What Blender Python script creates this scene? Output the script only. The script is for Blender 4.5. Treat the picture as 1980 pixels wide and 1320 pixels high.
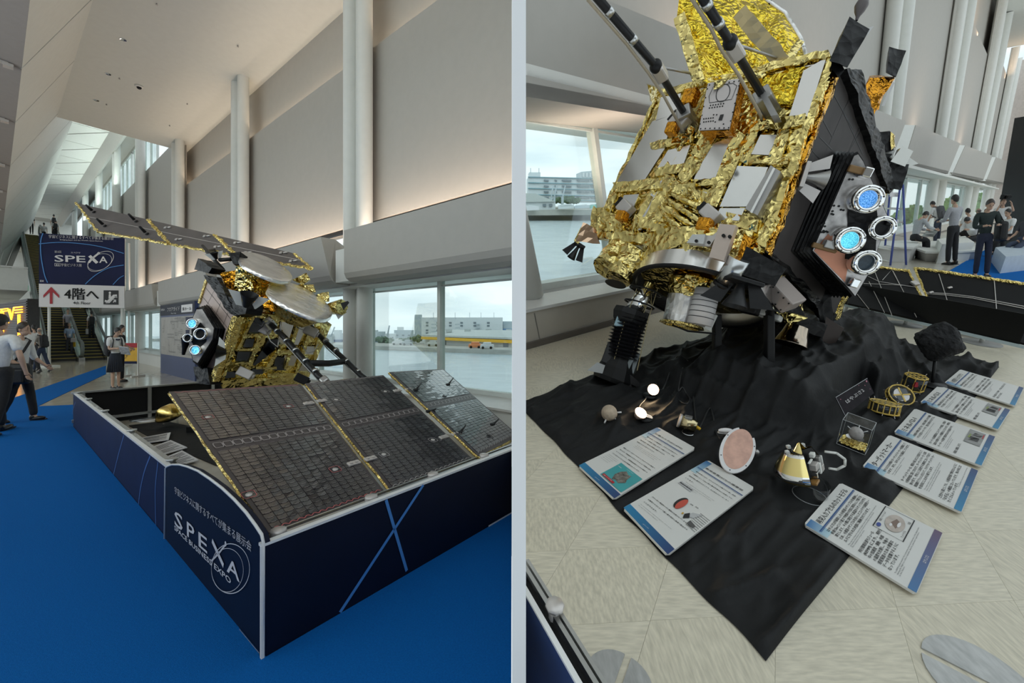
import bpy, bmesh, math, random
from mathutils import Vector, Matrix, noise
V = Vector
PI = math.pi
for o in list(bpy.data.objects):
    bpy.data.objects.remove(o)
SC = bpy.context.scene
COL = SC.collection
# ---------------------------------------------------------------- camera, sky, light, exposure
cam = bpy.data.cameras.new('camera')
cam_ob = bpy.data.objects.new('camera', cam)
COL.objects.link(cam_ob)
cam_ob.location = (0, 0, 1.6)
cam_ob.rotation_euler = (PI / 2, 0, 0)
cam.sensor_width = 36.0
cam.lens = 784.0 / 1980.0 * 36.0
cam.shift_y = -25.0 / 1980.0
cam.clip_start = 0.05
cam.clip_end = 2000
SC.camera = cam_ob
SC.view_settings.view_transform = 'Standard'
SC.view_settings.look = 'None'
SC.view_settings.gamma = 1.0
SC.view_settings.exposure = 0.52
SC.view_settings.use_curve_mapping = False
SC.cycles.use_denoising = True
SC.cycles.max_bounces = 10
SC.cycles.diffuse_bounces = 4
SC.cycles.glossy_bounces = 5
SC.cycles.transparent_max_bounces = 16
SC.cycles.caustics_reflective = False
SC.cycles.caustics_refractive = False
SC.cycles.sample_clamp_indirect = 6.0
W = bpy.data.worlds.new('overcast_sky')
SC.world = W
W.use_nodes = True
wn, wl = W.node_tree.nodes, W.node_tree.links
bg = wn['Background']
tc = wn.new('ShaderNodeTexCoord')
mp = wn.new('ShaderNodeMapping'); mp.inputs['Scale'].default_value = (1.5, 1.5, 9.0)
nz = wn.new('ShaderNodeTexNoise'); nz.inputs['Scale'].default_value = 2.2; nz.inputs['Detail'].default_value = 5
rp = wn.new('ShaderNodeValToRGB')
rp.color_ramp.elements[0].position = 0.36; rp.color_ramp.elements[0].color = (0.58, 0.68, 0.73, 1)
rp.color_ramp.elements[1].position = 0.62; rp.color_ramp.elements[1].color = (0.76, 0.83, 0.85, 1)
wl.new(tc.outputs['Generated'], mp.inputs['Vector']); wl.new(mp.outputs[0], nz.inputs['Vector'])
wl.new(nz.outputs['Fac'], rp.inputs['Fac']); wl.new(rp.outputs['Color'], bg.inputs['Color'])
bg.inputs['Strength'].default_value = 1.0


def area_light(name, loc, rot_to, sx, sy, power, color, spread=PI):
    l = bpy.data.lights.new(name, 'AREA'); l.shape = 'RECTANGLE'; l.size = sx; l.size_y = sy
    l.energy = power; l.color = color; l.spread = spread
    o = bpy.data.objects.new(name, l); COL.objects.link(o)
    o.location = loc
    o.rotation_euler = (V(rot_to) - V(loc)).to_track_quat('-Z', 'Y').to_euler()
    return o


# ---------------------------------------------------------------- the two halls' own axes
CAMP = V((0, 0, 1.6))
FP, PX, PY = 784.0, 990.0, 635.0
LA = V((-.789, .614, 0)).normalized()          # first hall: along the hall, away
LB = V((.614, .789, 0)).normalized()           # first hall: towards its windows
RN = V((0, -.298, .954)).normalized()          # second hall: up from its ramped floor
RFW = V((0, RN.z, -RN.y))                       # second hall: forward on its floor
RD = (V((1, 0, 0)) * .785 + RFW * .619).normalized()
RM = (V((1, 0, 0)) * -.619 + RFW * .785).normalized()
RUP = (RN + V((1, 0, 0)) * -.223 + RFW * -.077).normalized()   # the raked columns' direction
XX = V((1, 0, 0)); ZZ = V((0, 0, 1))


def L(s, t, z=0.0): return LA * s + LB * t + ZZ * z


def R(x, y, z=0.0): return CAMP + XX * x + RFW * y + RN * (z - 1.6)


def RS(s, t, z=0.0): return CAMP + RD * s + RM * t - RN * 1.6 + (RN + XX * -.223 + RFW * -.077) * z


def ray(x, y): return V(((x - PX) / FP, 1.0, (PY - y) / FP))


def AT(x, y, d): return CAMP + ray(x, y) * d


def on(x, y, p, n):
    r = ray(x, y)
    return CAMP + r * ((p - CAMP).dot(n) / r.dot(n))


def LZ(x, y, z=0.0): return on(x, y, V((0, 0, z)), ZZ)
def LT(x, y, t): return on(x, y, LB * t, LB)
def LS(x, y, s): return on(x, y, LA * s, LA)
def RZ(x, y, z=0.0): return on(x, y, R(0, 0, z), RN)
RTN = (RN + XX * -.223 + RFW * -.077).cross(RD).normalized()
def RT(x, y, t): return on(x, y, RS(0, t, 0), RTN)


def frame(o, x, y, z):
    m = Matrix.Identity(4)
    for i, a in enumerate((x, y, z)):
        for k in range(3): m[k][i] = a[k]
    for k in range(3): m[k][3] = o[k]
    return m


LF = frame(V((0, 0, 0)), LA, LB, ZZ)


def facing(o, zdir, xhint=None):
    z = V(zdir).normalized()
    x = V(xhint) if xhint is not None else (XX if abs(z.x) < .9 else ZZ)
    x = (x - z * x.dot(z)).normalized()
    return frame(V(o), x, z.cross(x), z)


# ---------------------------------------------------------------- materials
MATS = {}


def mat(name, col=(.5, .5, .5), rough=.6, metal=0.0, var=.06, vscale=6.0, bump=0.0, bscale=40.0, emit=None, estr=1.0, alpha=None, spec=.5, stretch=None, coat=0.0, coat_ior=1.5):
    if name in MATS: return MATS[name]
    m = bpy.data.materials.new(name); m.use_nodes = True
    nt = m.node_tree; N, K = nt.nodes, nt.links
    p = N['Principled BSDF']
    p.inputs['Roughness'].default_value = rough; p.inputs['Metallic'].default_value = metal
    p.inputs['Specular IOR Level'].default_value = spec
    if coat: p.inputs['Coat Weight'].default_value = coat; p.inputs['Coat Roughness'].default_value = .05; p.inputs['Coat IOR'].default_value = coat_ior
    c = N.new('ShaderNodeTexCoord')
    src = c.outputs['Object']
    if stretch:
        q = N.new('ShaderNodeMapping'); q.inputs['Scale'].default_value = stretch
        K.new(src, q.inputs['Vector']); src = q.outputs[0]
    n = N.new('ShaderNodeTexNoise'); n.inputs['Scale'].default_value = vscale; n.inputs['Detail'].default_value = 4
    K.new(src, n.inputs['Vector'])
    r = N.new('ShaderNodeValToRGB')
    lo = tuple(max(0, x * (1 - var)) for x in col); hi = tuple(min(1, x * (1 + var)) for x in col)
    r.color_ramp.elements[0].position = .3; r.color_ramp.elements[1].position = .7
    r.color_ramp.elements[0].color = lo + (1,); r.color_ramp.elements[1].color = hi + (1,)
    K.new(n.outputs['Fac'], r.inputs['Fac']); K.new(r.outputs['Color'], p.inputs['Base Color'])
    if bump:
        b = N.new('ShaderNodeTexNoise'); b.inputs['Scale'].default_value = bscale; b.inputs['Detail'].default_value = 3
        K.new(src, b.inputs['Vector'])
        u = N.new('ShaderNodeBump'); u.inputs['Strength'].default_value = bump; u.inputs['Distance'].default_value = .02
        K.new(b.outputs['Fac'], u.inputs['Height']); K.new(u.outputs[0], p.inputs['Normal'])
    if emit:
        p.inputs['Emission Color'].default_value = tuple(emit) + (1,); p.inputs['Emission Strength'].default_value = estr
        if var > .2:
            q2 = N.new('ShaderNodeValToRGB'); q2.color_ramp.elements[0].position = .4; q2.color_ramp.elements[1].position = .62
            q2.color_ramp.elements[0].color = tuple(x * .45 for x in emit) + (1,); q2.color_ramp.elements[1].color = tuple(min(1, x * 1.1 + .12) for x in emit) + (1,)
            K.new(n.outputs['Fac'], q2.inputs['Fac']); K.new(q2.outputs['Color'], p.inputs['Emission Color'])
    if alpha is not None: p.inputs['Alpha'].default_value = alpha
    MATS[name] = m
    return m


def foil(name, col, rough=.2, scale=9.0, strength=.9, dist=.03, metal=1.0):
    if name in MATS: return MATS[name]
    m = mat(name, col, rough, metal, var=.12, vscale=5)
    N, K = m.node_tree.nodes, m.node_tree.links
    p = N['Principled BSDF']
    c = N.new('ShaderNodeTexCoord')
    w = N.new('ShaderNodeTexNoise'); w.inputs['Scale'].default_value = scale * .6; w.inputs['Detail'].default_value = 2
    K.new(c.outputs['Object'], w.inputs['Vector'])
    mx = N.new('ShaderNodeMixRGB'); mx.inputs['Fac'].default_value = .12
    K.new(c.outputs['Object'], mx.inputs[1]); K.new(w.outputs['Color'], mx.inputs[2])
    v1 = N.new('ShaderNodeTexVoronoi'); v1.inputs['Scale'].default_value = scale
    v2 = N.new('ShaderNodeTexVoronoi'); v2.inputs['Scale'].default_value = scale * 2.7
    K.new(mx.outputs[0], v1.inputs['Vector']); K.new(mx.outputs[0], v2.inputs['Vector'])
    ad = N.new('ShaderNodeMath'); ad.operation = 'MULTIPLY_ADD'; ad.inputs[1].default_value = .4
    K.new(v2.outputs['Distance'], ad.inputs[0]); K.new(v1.outputs['Distance'], ad.inputs[2])
    b = N.new('ShaderNodeBump'); b.inputs['Strength'].default_value = strength; b.inputs['Distance'].default_value = dist
    K.new(ad.outputs[0], b.inputs['Height']); K.new(b.outputs[0], p.inputs['Normal'])
    return m


def flat(mb):
    mb.sm = [False] * len(mb.f); return mb


def clear_glass(name, tint=(.93, .98, .97), gloss=.07, rough=.0):
    if name in MATS: return MATS[name]
    m = bpy.data.materials.new(name); m.use_nodes = True
    N, K = m.node_tree.nodes, m.node_tree.links
    N.remove(N['Principled BSDF'])
    t = N.new('ShaderNodeBsdfTransparent'); t.inputs[0].default_value = tint + (1,)
    g = N.new('ShaderNodeBsdfGlossy'); g.inputs['Roughness'].default_value = rough
    f = N.new('ShaderNodeFresnel'); f.inputs['IOR'].default_value = 1.35
    a = N.new('ShaderNodeMath'); a.operation = 'MULTIPLY_ADD'; a.inputs[1].default_value = .28; a.inputs[2].default_value = gloss * .2; a.use_clamp = True
    K.new(f.outputs[0], a.inputs[0])
    x = N.new('ShaderNodeMixShader')
    K.new(a.outputs[0], x.inputs[0]); K.new(t.outputs[0], x.inputs[1]); K.new(g.outputs[0], x.inputs[2])
    K.new(x.outputs[0], N['Material Output'].inputs[0])
    MATS[name] = m
    return m


# ---------------------------------------------------------------- mesh collecting
TXT = {}


def smooth_line(pts, n=6):
    pts = [V((p[0], p[1], p[2] if len(p) > 2 else 0)) for p in pts]; out = []
    for i in range(len(pts) - 1):
        p0, p1, p2, p3 = pts[max(i - 1, 0)], pts[i], pts[i + 1], pts[min(i + 2, len(pts) - 1)]
        for k in range(n):
            t = k / n; out.append(.5 * ((2 * p1) + (p2 - p0) * t + (2 * p0 - 5 * p1 + 4 * p2 - p3) * t * t + (3 * p1 - p0 - 3 * p2 + p3) * t ** 3))
    return out + [pts[-1]]


def text_geo(body, bold=0.0, res=2):
    if any(ord(c) > 255 for c in body): bold = 0.0      # stroke widening spoils dense characters
    k = (body, bold, res)
    if k not in TXT:
        c = bpy.data.curves.new('lettering', 'FONT'); c.body = body; c.resolution_u = res; c.offset = bold; c.fill_mode = 'FRONT'
        o = bpy.data.objects.new('lettering', c); COL.objects.link(o)
        me = bpy.data.meshes.new_from_object(o.evaluated_get(bpy.context.evaluated_depsgraph_get()))
        vs = [(v.co.x, v.co.y) for v in me.vertices]; fs = [tuple(p.vertices) for p in me.polygons]
        bpy.data.objects.remove(o); bpy.data.curves.remove(c); bpy.data.meshes.remove(me)
        x0 = min(v[0] for v in vs); x1 = max(v[0] for v in vs)
        TXT[k] = (vs, fs, x0, x1)
    return TXT[k]


class MB:
    def __init__(s): s.v = []; s.f = []; s.m = []; s.sm = []; s.k = 0; s.smooth = False

    def add(s, vs, fs):
        b = len(s.v); s.v.extend(V(v) for v in vs)
        for f in fs: s.f.append(tuple(i + b for i in f)); s.m.append(s.k); s.sm.append(s.smooth)
        return s

    def hexa(s, p):   # bottom 0-3, top 4-7
        return s.add(p, [(3, 2, 1, 0), (4, 5, 6, 7), (0, 1, 5, 4), (1, 2, 6, 5), (2, 3, 7, 6), (3, 0, 4, 7)])

    def box(s, c, d, M=None):
        x, y, z = c; a, b, e = d[0] / 2, d[1] / 2, d[2] / 2
        p = [V((x + i * a, y + j * b, z + k * e)) for k in (-1, 1) for i, j in ((-1, -1), (1, -1), (1, 1), (-1, 1))]
        if M is not None: p = [M @ q for q in p]
        return s.hexa(p)

    def bbox(s, c, d, M=None, r=.01):   # box with chamfered edges
        bm = bmesh.new(); bmesh.ops.create_cube(bm, size=1.0)
        for v in bm.verts: v.co = V((v.co.x * d[0], v.co.y * d[1], v.co.z * d[2]))
        bmesh.ops.bevel(bm, geom=bm.edges[:], offset=r, segments=2, affect='EDGES', profile=.5)
        vs = [(v.co + V(c)) for v in bm.verts]
        for i, v in enumerate(bm.verts): v.index = i
        fs = [tuple(v.index for v in f.verts) for f in bm.faces]; bm.free()
        if M is not None: vs = [M @ q for q in vs]
        return s.add(vs, fs)

    def prism(s, pts, vec):
        n = len(pts); pts = [V(p) for p in pts]; vec = V(vec)
        return s.add(pts + [p + vec for p in pts], [tuple(range(n))[::-1], tuple(range(n, 2 * n))] + [(i, (i + 1) % n, (i + 1) % n + n, i + n) for i in range(n)])

    def poly(s, pts): return s.add(pts, [tuple(range(len(pts)))])

    def ring(s, c, x, y, n, r, r2=None):
        r2 = r if r2 is None else r2
        return [c + x * (math.cos(2 * PI * i / n) * r) + y * (math.sin(2 * PI * i / n) * r2) for i in range(n)]

    def tube(s, path, r, n=8, caps=True, up=None):
        path = [V(p) for p in path]
        rs = r if isinstance(r, (list, tuple)) else [r] * len(path)
        t0 = (path[1] - path[0]).normalized()
        x = V(up) if up is not None else (ZZ if abs(t0.z) < .9 else XX)
        vs = []
        for i, p in enumerate(path):
            a = path[max(i - 1, 0)]; b = path[min(i + 1, len(path) - 1)]
            t = (b - a).normalized()
            x = (x - t * x.dot(t)).normalized(); y = t.cross(x)
            rr = rs[i]
            if isinstance(rr, (list, tuple)): vs += s.ring(p, x, y, n, rr[0], rr[1])
            else: vs += s.ring(p, x, y, n, rr)
        fs = []
        for i in range(len(path) - 1):
            for j in range(n):
                k = (j + 1) % n
                fs.append((i * n + j, i * n + k, (i + 1) * n + k, (i + 1) * n + j))
        sm = s.smooth; s.smooth = n > 5
        s.add(vs, fs)
        s.smooth = False
        if caps:
            b = len(s.v) - len(vs)
            s.f.append(tuple(b + j for j in range(n))[::-1]); s.m.append(s.k); s.sm.append(False)
            e = b + (len(path) - 1) * n
            s.f.append(tuple(e + j for j in range(n))); s.m.append(s.k); s.sm.append(False)
        s.smooth = sm
        return s

    def cyl(s, p, q, r, r2=None, n=14, caps=True): return s.tube([p, q], [r, r if r2 is None else r2], n, caps)

    def lathe(s, prof, M, n=20, a0=0, a1=2 * PI):   # profile of (radius, height) about M's z axis
        full = abs(a1 - a0 - 2 * PI) < 1e-6; m = n if full else n + 1
        vs = [M @ V((r * math.cos(a0 + (a1 - a0) * j / n), r * math.sin(a0 + (a1 - a0) * j / n), h)) for r, h in prof for j in range(m)]
        fs = []
        for i in range(len(prof) - 1):
            for j in range(n):
                k = (j + 1) % m
                fs.append((i * m + j, i * m + k, (i + 1) * m + k, (i + 1) * m + j))
        sm = s.smooth; s.smooth = True; s.add(vs, fs); s.smooth = sm
        return s

    def disc(s, M, r, n=24, r2=None): return s.add(s.ring(M.translation, M.col[0].xyz, M.col[1].xyz, n, r, r2), [tuple(range(n))])

    def ell(s, c, r, M=None, nu=14, nv=9, nz=0.0, seed=0):
        c = V(c); vs = []; fs = []
        for i in range(nv + 1):
            th = PI * i / nv
            for j in range(nu):
                ph = 2 * PI * j / nu
                d = V((math.sin(th) * math.cos(ph), math.sin(th) * math.sin(ph), math.cos(th)))
                if nz: d = d * (1 + nz * noise.noise(d * 2.3 + V((seed, seed * 2, 0))) + nz * .4 * noise.noise(d * 6 + V((seed, 0, 7))))
                q = V((d.x * r[0], d.y * r[1], d.z * r[2])) + c
                vs.append(M @ q if M is not None else q)
        for i in range(nv):
            for j in range(nu):
                k = (j + 1) % nu
                fs.append((i * nu + j, (i + 1) * nu + j, (i + 1) * nu + k, i * nu + k))
        sm = s.smooth; s.smooth = not nz or nz < .15; s.add(vs, fs); s.smooth = sm
        return s

    def grid(s, nu, nv, fn, smooth=True):
        vs = [fn(i / nu, j / nv) for j in range(nv + 1) for i in range(nu + 1)]
        fs = [(j * (nu + 1) + i, j * (nu + 1) + i + 1, (j + 1) * (nu + 1) + i + 1, (j + 1) * (nu + 1) + i) for j in range(nv) for i in range(nu)]
        sm = s.smooth; s.smooth = smooth; s.add(vs, fs); s.smooth = sm
        return s

    def text(s, body, o, ux, uy, h=None, w=None, bold=0.0, align='l', res=2):
        """lettering laid flat: o the left end of its baseline, ux and uy unit directions, h the letter size, w the width it fills"""
        vs, fs, x0, x1 = text_geo(body, bold, res)
        sy = h if h else w / (x1 - x0); sx = w / (x1 - x0) if w else sy
        dx = -x0 if align == 'l' else -(x0 + x1) / 2 if align == 'c' else -x1
        if bold and any(ord(c) > 255 for c in body):
            for kx, ky in ((bold * 1.2, 0), (-bold * 1.2, 0), (0, bold)):
                s.add([V(o) + V(ux) * ((x + dx + kx) * sx) + V(uy) * ((y + ky) * sy) for x, y in vs], fs)
        return s.add([V(o) + V(ux) * ((x + dx) * sx) + V(uy) * (y * sy) for x, y in vs], fs)

    def stroke(s, pts, w, nrm, closed=False):
        """a flat band of width w along a polyline on a surface with normal nrm"""
        pts = [V(p) for p in pts]; n = len(pts); vs = []
        for i, p in enumerate(pts):
            a = pts[(i - 1) % n] if closed or i else pts[0]; b = pts[(i + 1) % n] if closed or i < n - 1 else pts[-1]
            d = (b - a).normalized(); e = V(nrm).cross(d).normalized() * (w / 2)
            vs += [p - e, p + e]
        m = n if closed else n - 1
        return s.add(vs, [(2 * i, 2 * ((i + 1) % n), 2 * ((i + 1) % n) + 1, 2 * i + 1) for i in range(m)])

    def mesh(s, name, mats, base):
        me = bpy.data.meshes.new(name)
        me.from_pydata([v - base for v in s.v], [], s.f)
        for q in (mats if isinstance(mats, (list, tuple)) else [mats]): me.materials.append(q)
        if any(s.m): me.polygons.foreach_set('material_index', s.m)
        me.polygons.foreach_set('use_smooth', s.sm)
        me.update()
        return me


def fix_normals(me):
    bm = bmesh.new(); bm.from_mesh(me); bmesh.ops.recalc_face_normals(bm, faces=bm.faces[:]); bm.to_mesh(me); bm.free()


def base_of(vs):
    lo = [min(v[i] for v in vs) for i in range(3)]; hi = [max(v[i] for v in vs) for i in range(3)]
    return V(((lo[0] + hi[0]) / 2, (lo[1] + hi[1]) / 2, lo[2]))


class Thing:
    def __init__(s, name, label, cat, group=None, kind=None):
        s.root = bpy.data.objects.new(name, None); COL.objects.link(s.root); s.root.empty_display_size = .1
        if label: s.root['label'] = label
        if cat: s.root['category'] = cat
        if group: s.root['group'] = group
        if kind: s.root['kind'] = kind
        s.q = []; s.base = None

    def part(s, name, mb, mats, parent=None, label=None, kind=None):
        o = bpy.data.objects.new(name, None) if mb is None else None
        ob = bpy.data.objects.new(name, bpy.data.meshes.new(name))
        COL.objects.link(ob)
        ob.parent = parent or s.root
        if label: ob['label'] = label
        if kind: ob['kind'] = kind
        s.q.append((ob, mb, mats))
        return ob

    def piece(s, name, me, M, parent=None, label=None):     # a copy that shares the mesh me
        ob = bpy.data.objects.new(name, me); COL.objects.link(ob); ob.parent = parent or s.root
        if label: ob['label'] = label
        s.q.append((ob, None, M))
        return ob

    def done(s, base=None):
        if base is None:
            vs = [v for _, mb, _ in s.q if mb is not None for v in mb.v]
            base = base_of(vs) if vs else s.q[0][2].translation
        s.root.location = base
        for ob, mb, mm in s.q:
            if mb is None: ob.matrix_local = Matrix.Translation(-base) @ mm
            else:
                old = ob.data; nm = ob.name
                ob.data = mb.mesh(nm, mm, base); bpy.data.meshes.remove(old)
                fix_normals(ob.data)
        return s.root


def single(name, mb, mats, label=None, cat=None, group=None, kind=None, parent=None, fix=True):
    if not mb.v: return None
    base = base_of(mb.v)
    me = mb.mesh(name, mats, base)
    if fix: fix_normals(me)
    o = bpy.data.objects.new(name, me); COL.objects.link(o); o.location = base
    if parent is not None:
        o.parent = parent; o.location = base - parent.location
    for k, v in (('label', label), ('category', cat), ('group', group), ('kind', kind)):
        if v: o[k] = v
    return o


def struct(name, mb, mats, parent=None): return single(name, mb, mats, kind=None if parent else 'structure', parent=parent)


def lerp(a, b, t): return a + (b - a) * t


def bil(q, u, v): return lerp(lerp(q[0], q[1], u), lerp(q[3], q[2], u), v)   # q: 0 origin, 1 along u, 2 far, 3 along v


rnd = random.Random(7)
# ---------------------------------------------------------------- people
def skin_mesh(nodes, edges, radii, root=0, sub=1):
    me = bpy.data.meshes.new('skin'); me.from_pydata([V(n) for n in nodes], edges, [])
    o = bpy.data.objects.new('skin', me); COL.objects.link(o)
    md = o.modifiers.new('s', 'SKIN'); md.use_smooth_shade = True
    lay = me.skin_vertices[0].data if me.skin_vertices else None
    if lay is None:
        bm = bmesh.new(); bm.from_mesh(me); bm.verts.layers.skin.verify(); bm.to_mesh(me); bm.free(); lay = me.skin_vertices[0].data
    for i, r in enumerate(radii):
        lay[i].radius = r if isinstance(r, tuple) else (r, r); lay[i].use_root = (i == root)
    if sub: sb = o.modifiers.new('u', 'SUBSURF'); sb.levels = sub; sb.render_levels = sub
    m2 = bpy.data.meshes.new_from_object(o.evaluated_get(bpy.context.evaluated_depsgraph_get()))
    vs = [v.co.copy() for v in m2.vertices]; fs = [tuple(p.vertices) for p in m2.polygons]
    bpy.data.objects.remove(o); bpy.data.meshes.remove(me); bpy.data.meshes.remove(m2)
    return vs, fs


def rx(v, a): c, s = math.cos(a), math.sin(a); return V((v.x, v.y * c - v.z * s, v.y * s + v.z * c))
def ry(v, a): c, s = math.cos(a), math.sin(a); return V((v.x * c + v.z * s, v.y, -v.x * s + v.z * c))
def rz(v, a): c, s = math.cos(a), math.sin(a); return V((v.x * c - v.y * s, v.x * s + v.y * c, v.z))


D2 = PI / 180
CLOTHM = {}


def cloth(name, col, rough=.85): return mat('fabric_' + name, col, rough, var=.08, vscale=30, bump=.25, bscale=60)


def person(label, base, up, fwd, h=1.7, squash=1.0, legs=((0, 0), (0, 0)), arms=((0, 8, 10, 0), (0, 8, 10, 0)), lean=0, head=(0, 0),
           shirt=(.8, .8, .8), sleeve='short', trousers=(.03, .03, .035), skirt=False, hair=(.02, .018, .016), bald=False, longhair=False, shoes=(.015, .015, .015),
           skin=(.55, .35, .25), extras=(), group=None, held=None, shirtname=None):
    T = Thing('person', label, 'person', group)
    up = V(up).normalized(); f = V(fwd); f = (f - up * f.dot(up)).normalized(); r = f.cross(up)
    # ---- joints, unit body height
    J = {}
    J['pel'] = V((0, 0, .52))
    tl = lambda v: rx(v, -lean * D2)
    J['waist'] = J['pel'] + tl(V((0, 0, .09))); J['chest'] = J['pel'] + tl(V((0, .005, .22))); J['neck'] = J['pel'] + tl(V((0, -.005, .31)))
    hp = -(lean + head[0]) * D2
    hd = lambda v: rz(rx(v, hp), 0)
    J['hb'] = J['neck'] + hd(V((0, .008, .055)))
    HC = J['neck'] + hd(V((0, .022, .105)))
    zs = []
    for k, sx in ((0, -1), (1, 1)):
        a, b = legs[k]
        hip = J['pel'] + V((sx * .05, 0, -.01)); J['hip', k] = hip
        kn = hip + rx(V((sx * .006, 0, -.235)), a * D2); J['kn', k] = kn
        an = kn + rx(V((0, 0, -.235)), (a - b) * D2); J['an', k] = an
        zs.append(an.z - .04)
        p, ab, el, inw = arms[k]
        sh = J['pel'] + tl(V((sx * .108, -.005, .285))); J['sh', k] = sh
        d = rx(ry(V((0, 0, -.165)), -sx * ab * D2), (p - 0) * D2); elb = sh + d; J['el', k] = elb
        e = rx(rz(rx(V((0, 0, -.14)), el * D2), sx * inw * D2), 0); e = rx(ry(e, -sx * ab * D2 * .3), p * D2); J['wr', k] = elb + e; J['hand', k] = elb + e * 1.5
        J['hdir', k] = e.normalized()
    z0 = min(zs)
    q = squash

    def tw(v): return V(base) + r * (v.x * h * q) + f * (v.y * h * q) + up * ((v.z - z0) * h)
    mskin = mat('skin_%.2f' % skin[0], skin, .55, var=.05, vscale=20)
    mhair = mat('hair_%.2f' % hair[0], hair, .5, var=.2, vscale=60)
    mdark = mat('eye_dark', (.02, .015, .012), .3)
    mlip = mat('lip', (.42, .2, .17), .5)
    # ---- body
    n = []; e = []; rr = []
    def nd(p, ra, link=None):
        n.append(p); rr.append(ra if isinstance(ra, tuple) else (ra, ra)); i = len(n) - 1
        if link is not None: e.append((link, i))
        return i
    a = nd(J['pel'], (.055, .04)); w = nd(J['waist'], (.05, .036), a); c = nd(J['chest'], (.058, .038), w); k = nd(J['neck'], (.034, .034), c); hb = nd(J['hb'], (.03, .032), k)
    for s_ in (0, 1):
        hi = nd(J['hip', s_], .042, a); kn = nd(J['kn', s_], .031, hi); cf = nd(lerp(J['kn', s_], J['an', s_], .3), .03, kn); an = nd(J['an', s_], .021, cf); nd(J['an', s_] + V((0, .06, -.022)), .016, an)
        sh = nd(J['sh', s_], .022, c); el = nd(J['el', s_], .021, sh); fa = nd(lerp(J['el', s_], J['wr', s_], .3), .021, el); wr = nd(J['wr', s_], .014, fa)
        nd(J['wr', s_] + J['hdir', s_] * .035, (.02, .012), wr)
    vs, fs = skin_mesh(n, e, rr)
    mb = MB(); mb.smooth = True; mb.add([tw(v) for v in vs], fs)
    HM = lambda v: tw(HC + hd(V(v)))
    class _HM:
        def __matmul__(s_, v): return tw(HC + rx(rz(V(v), head[1] * D2), hp))
    HMm = _HM()
    def headsh(c_, r_, nu=14, nv=10): mb.ell(c_, r_, HMm, nu, nv)
    headsh((0, 0, .008), (.043, .052, .058)); headsh((0, .012, -.03), (.034, .038, .036))
    headsh((0, .052, -.008), (.0065, .009, .012), 8, 6)
    for sx in (-1, 1):
        headsh((sx * .044, -.004, -.006), (.006, .012, .017), 8, 6)
        mb.k = 1; headsh((sx * .017, .0485, .006), (.007, .004, .0035), 8, 5); headsh((sx * .017, .049, .019), (.011, .004, .002), 6, 4); mb.k = 0
    mb.k = 2; headsh((0, .048, -.035), (.013, .005, .004), 8, 5); mb.k = 0
    for s_ in (0, 1):     # fingers curl round from the palm, thumb from its side
        wd = J['hdir', s_]; p0 = J['wr', s_] + wd * .048
        sx = -1 if s_ == 0 else 1
        side = V((0, 1, 0)) - wd * wd.y; side = side.normalized() if side.length > .1 else V((1, 0, 0)); nn = wd.cross(side).normalized() * (-sx)
        for i, ln in enumerate((.034, .04, .037, .028)):
            b0 = p0 + side * ((1.5 - i) * .0085); b1 = b0 + wd * ln * .5 - nn * .004; b2 = b1 + wd * ln * .36 - nn * .014
            mb.tube([tw(b0 - wd * .012), tw(b0), tw(b1), tw(b2)], [.0052 * h, .0052 * h, .0048 * h, .0036 * h], 6)
        t0 = J['wr', s_] + wd * .016 + side * .014; t1 = t0 + wd * .018 + side * .012; t2 = t1 + wd * .02 + side * .002 - nn * .006
        mb.tube([tw(t0), tw(t1), tw(t2)], [.0062 * h, .0056 * h, .004 * h], 6)
    T.part('body', mb, [mskin, mdark, mlip])
    # ---- hair
    mb = MB()
    def hairy(v):
        return v
    nu, nv = 18, 10; vv = []; ff = []
    lim = (.80 if longhair else .76) * PI
    for i in range(nv + 1):
        for j in range(nu):
            ph = 2 * PI * j / nu; back = (1 - math.sin(ph)) / 2
            th = lerp(.29 * PI if not bald else .5 * PI, lim, back ** .7) * i / nv if not bald else lerp(.42 * PI, .66 * PI, (i / nv)) * 1
            d = V((math.sin(th) * math.cos(ph), math.sin(th) * math.sin(ph), math.cos(th)))
            if bald and math.sin(ph) > .25: d = d * .9
            k_ = 1.02 + .06 * noise.noise(d * 5 + V((h, 0, 0))) + .03 * noise.noise(d * 14)
            vv.append(HMm @ V((d.x * .0485 * k_, d.y * .0575 * k_ - .003, d.z * .064 * k_ + .009)))
    for i in range(nv):
        for j in range(nu):
            kk = (j + 1) % nu
            ff.append((i * nu + j, (i + 1) * nu + j, (i + 1) * nu + kk, i * nu + kk))
    mb.smooth = True; mb.add(vv, ff)
    if longhair: mb.ell((0, -.045, -.02), (.03, .026, .05), HMm, 10, 8)
    T.part('hair', mb, mhair)
    # ---- shirt
    n.clear(); e.clear(); rr.clear()
    a = nd(J['pel'] + V((0, 0, .0)), (.072, .054)); w = nd(J['waist'] + tl(V((0, 0, .01))), (.082, .061), a); c = nd(J['chest'], (.095, .068), w); k = nd(J['neck'] + V((0, 0, .004)), (.046, .044), c)
    for s_ in (0, 1):
        sh = nd(J['sh', s_] + V((0, 0, .004)), .047, c)
        if sleeve == 'short': el = nd(lerp(J['sh', s_], J['el', s_], .8), .035, sh)
        elif sleeve == 'rolled': el = nd(J['el', s_], .032, sh); nd(lerp(J['el', s_], J['wr', s_], .3), .03, el)
        else: el = nd(J['el', s_], .031, sh); nd(lerp(J['el', s_], J['wr', s_], .92), .024, el)
    vs, fs = skin_mesh(n, e, rr)
    mb = MB(); mb.smooth = True
    mb.add([tw(v + v.normalized() * (.004 * noise.noise(v * 28))) for v in vs], fs)
    T.part('shirt', mb, cloth(shirtname or '%d_%d_%d' % tuple(int(x * 99) for x in shirt), shirt))
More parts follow.
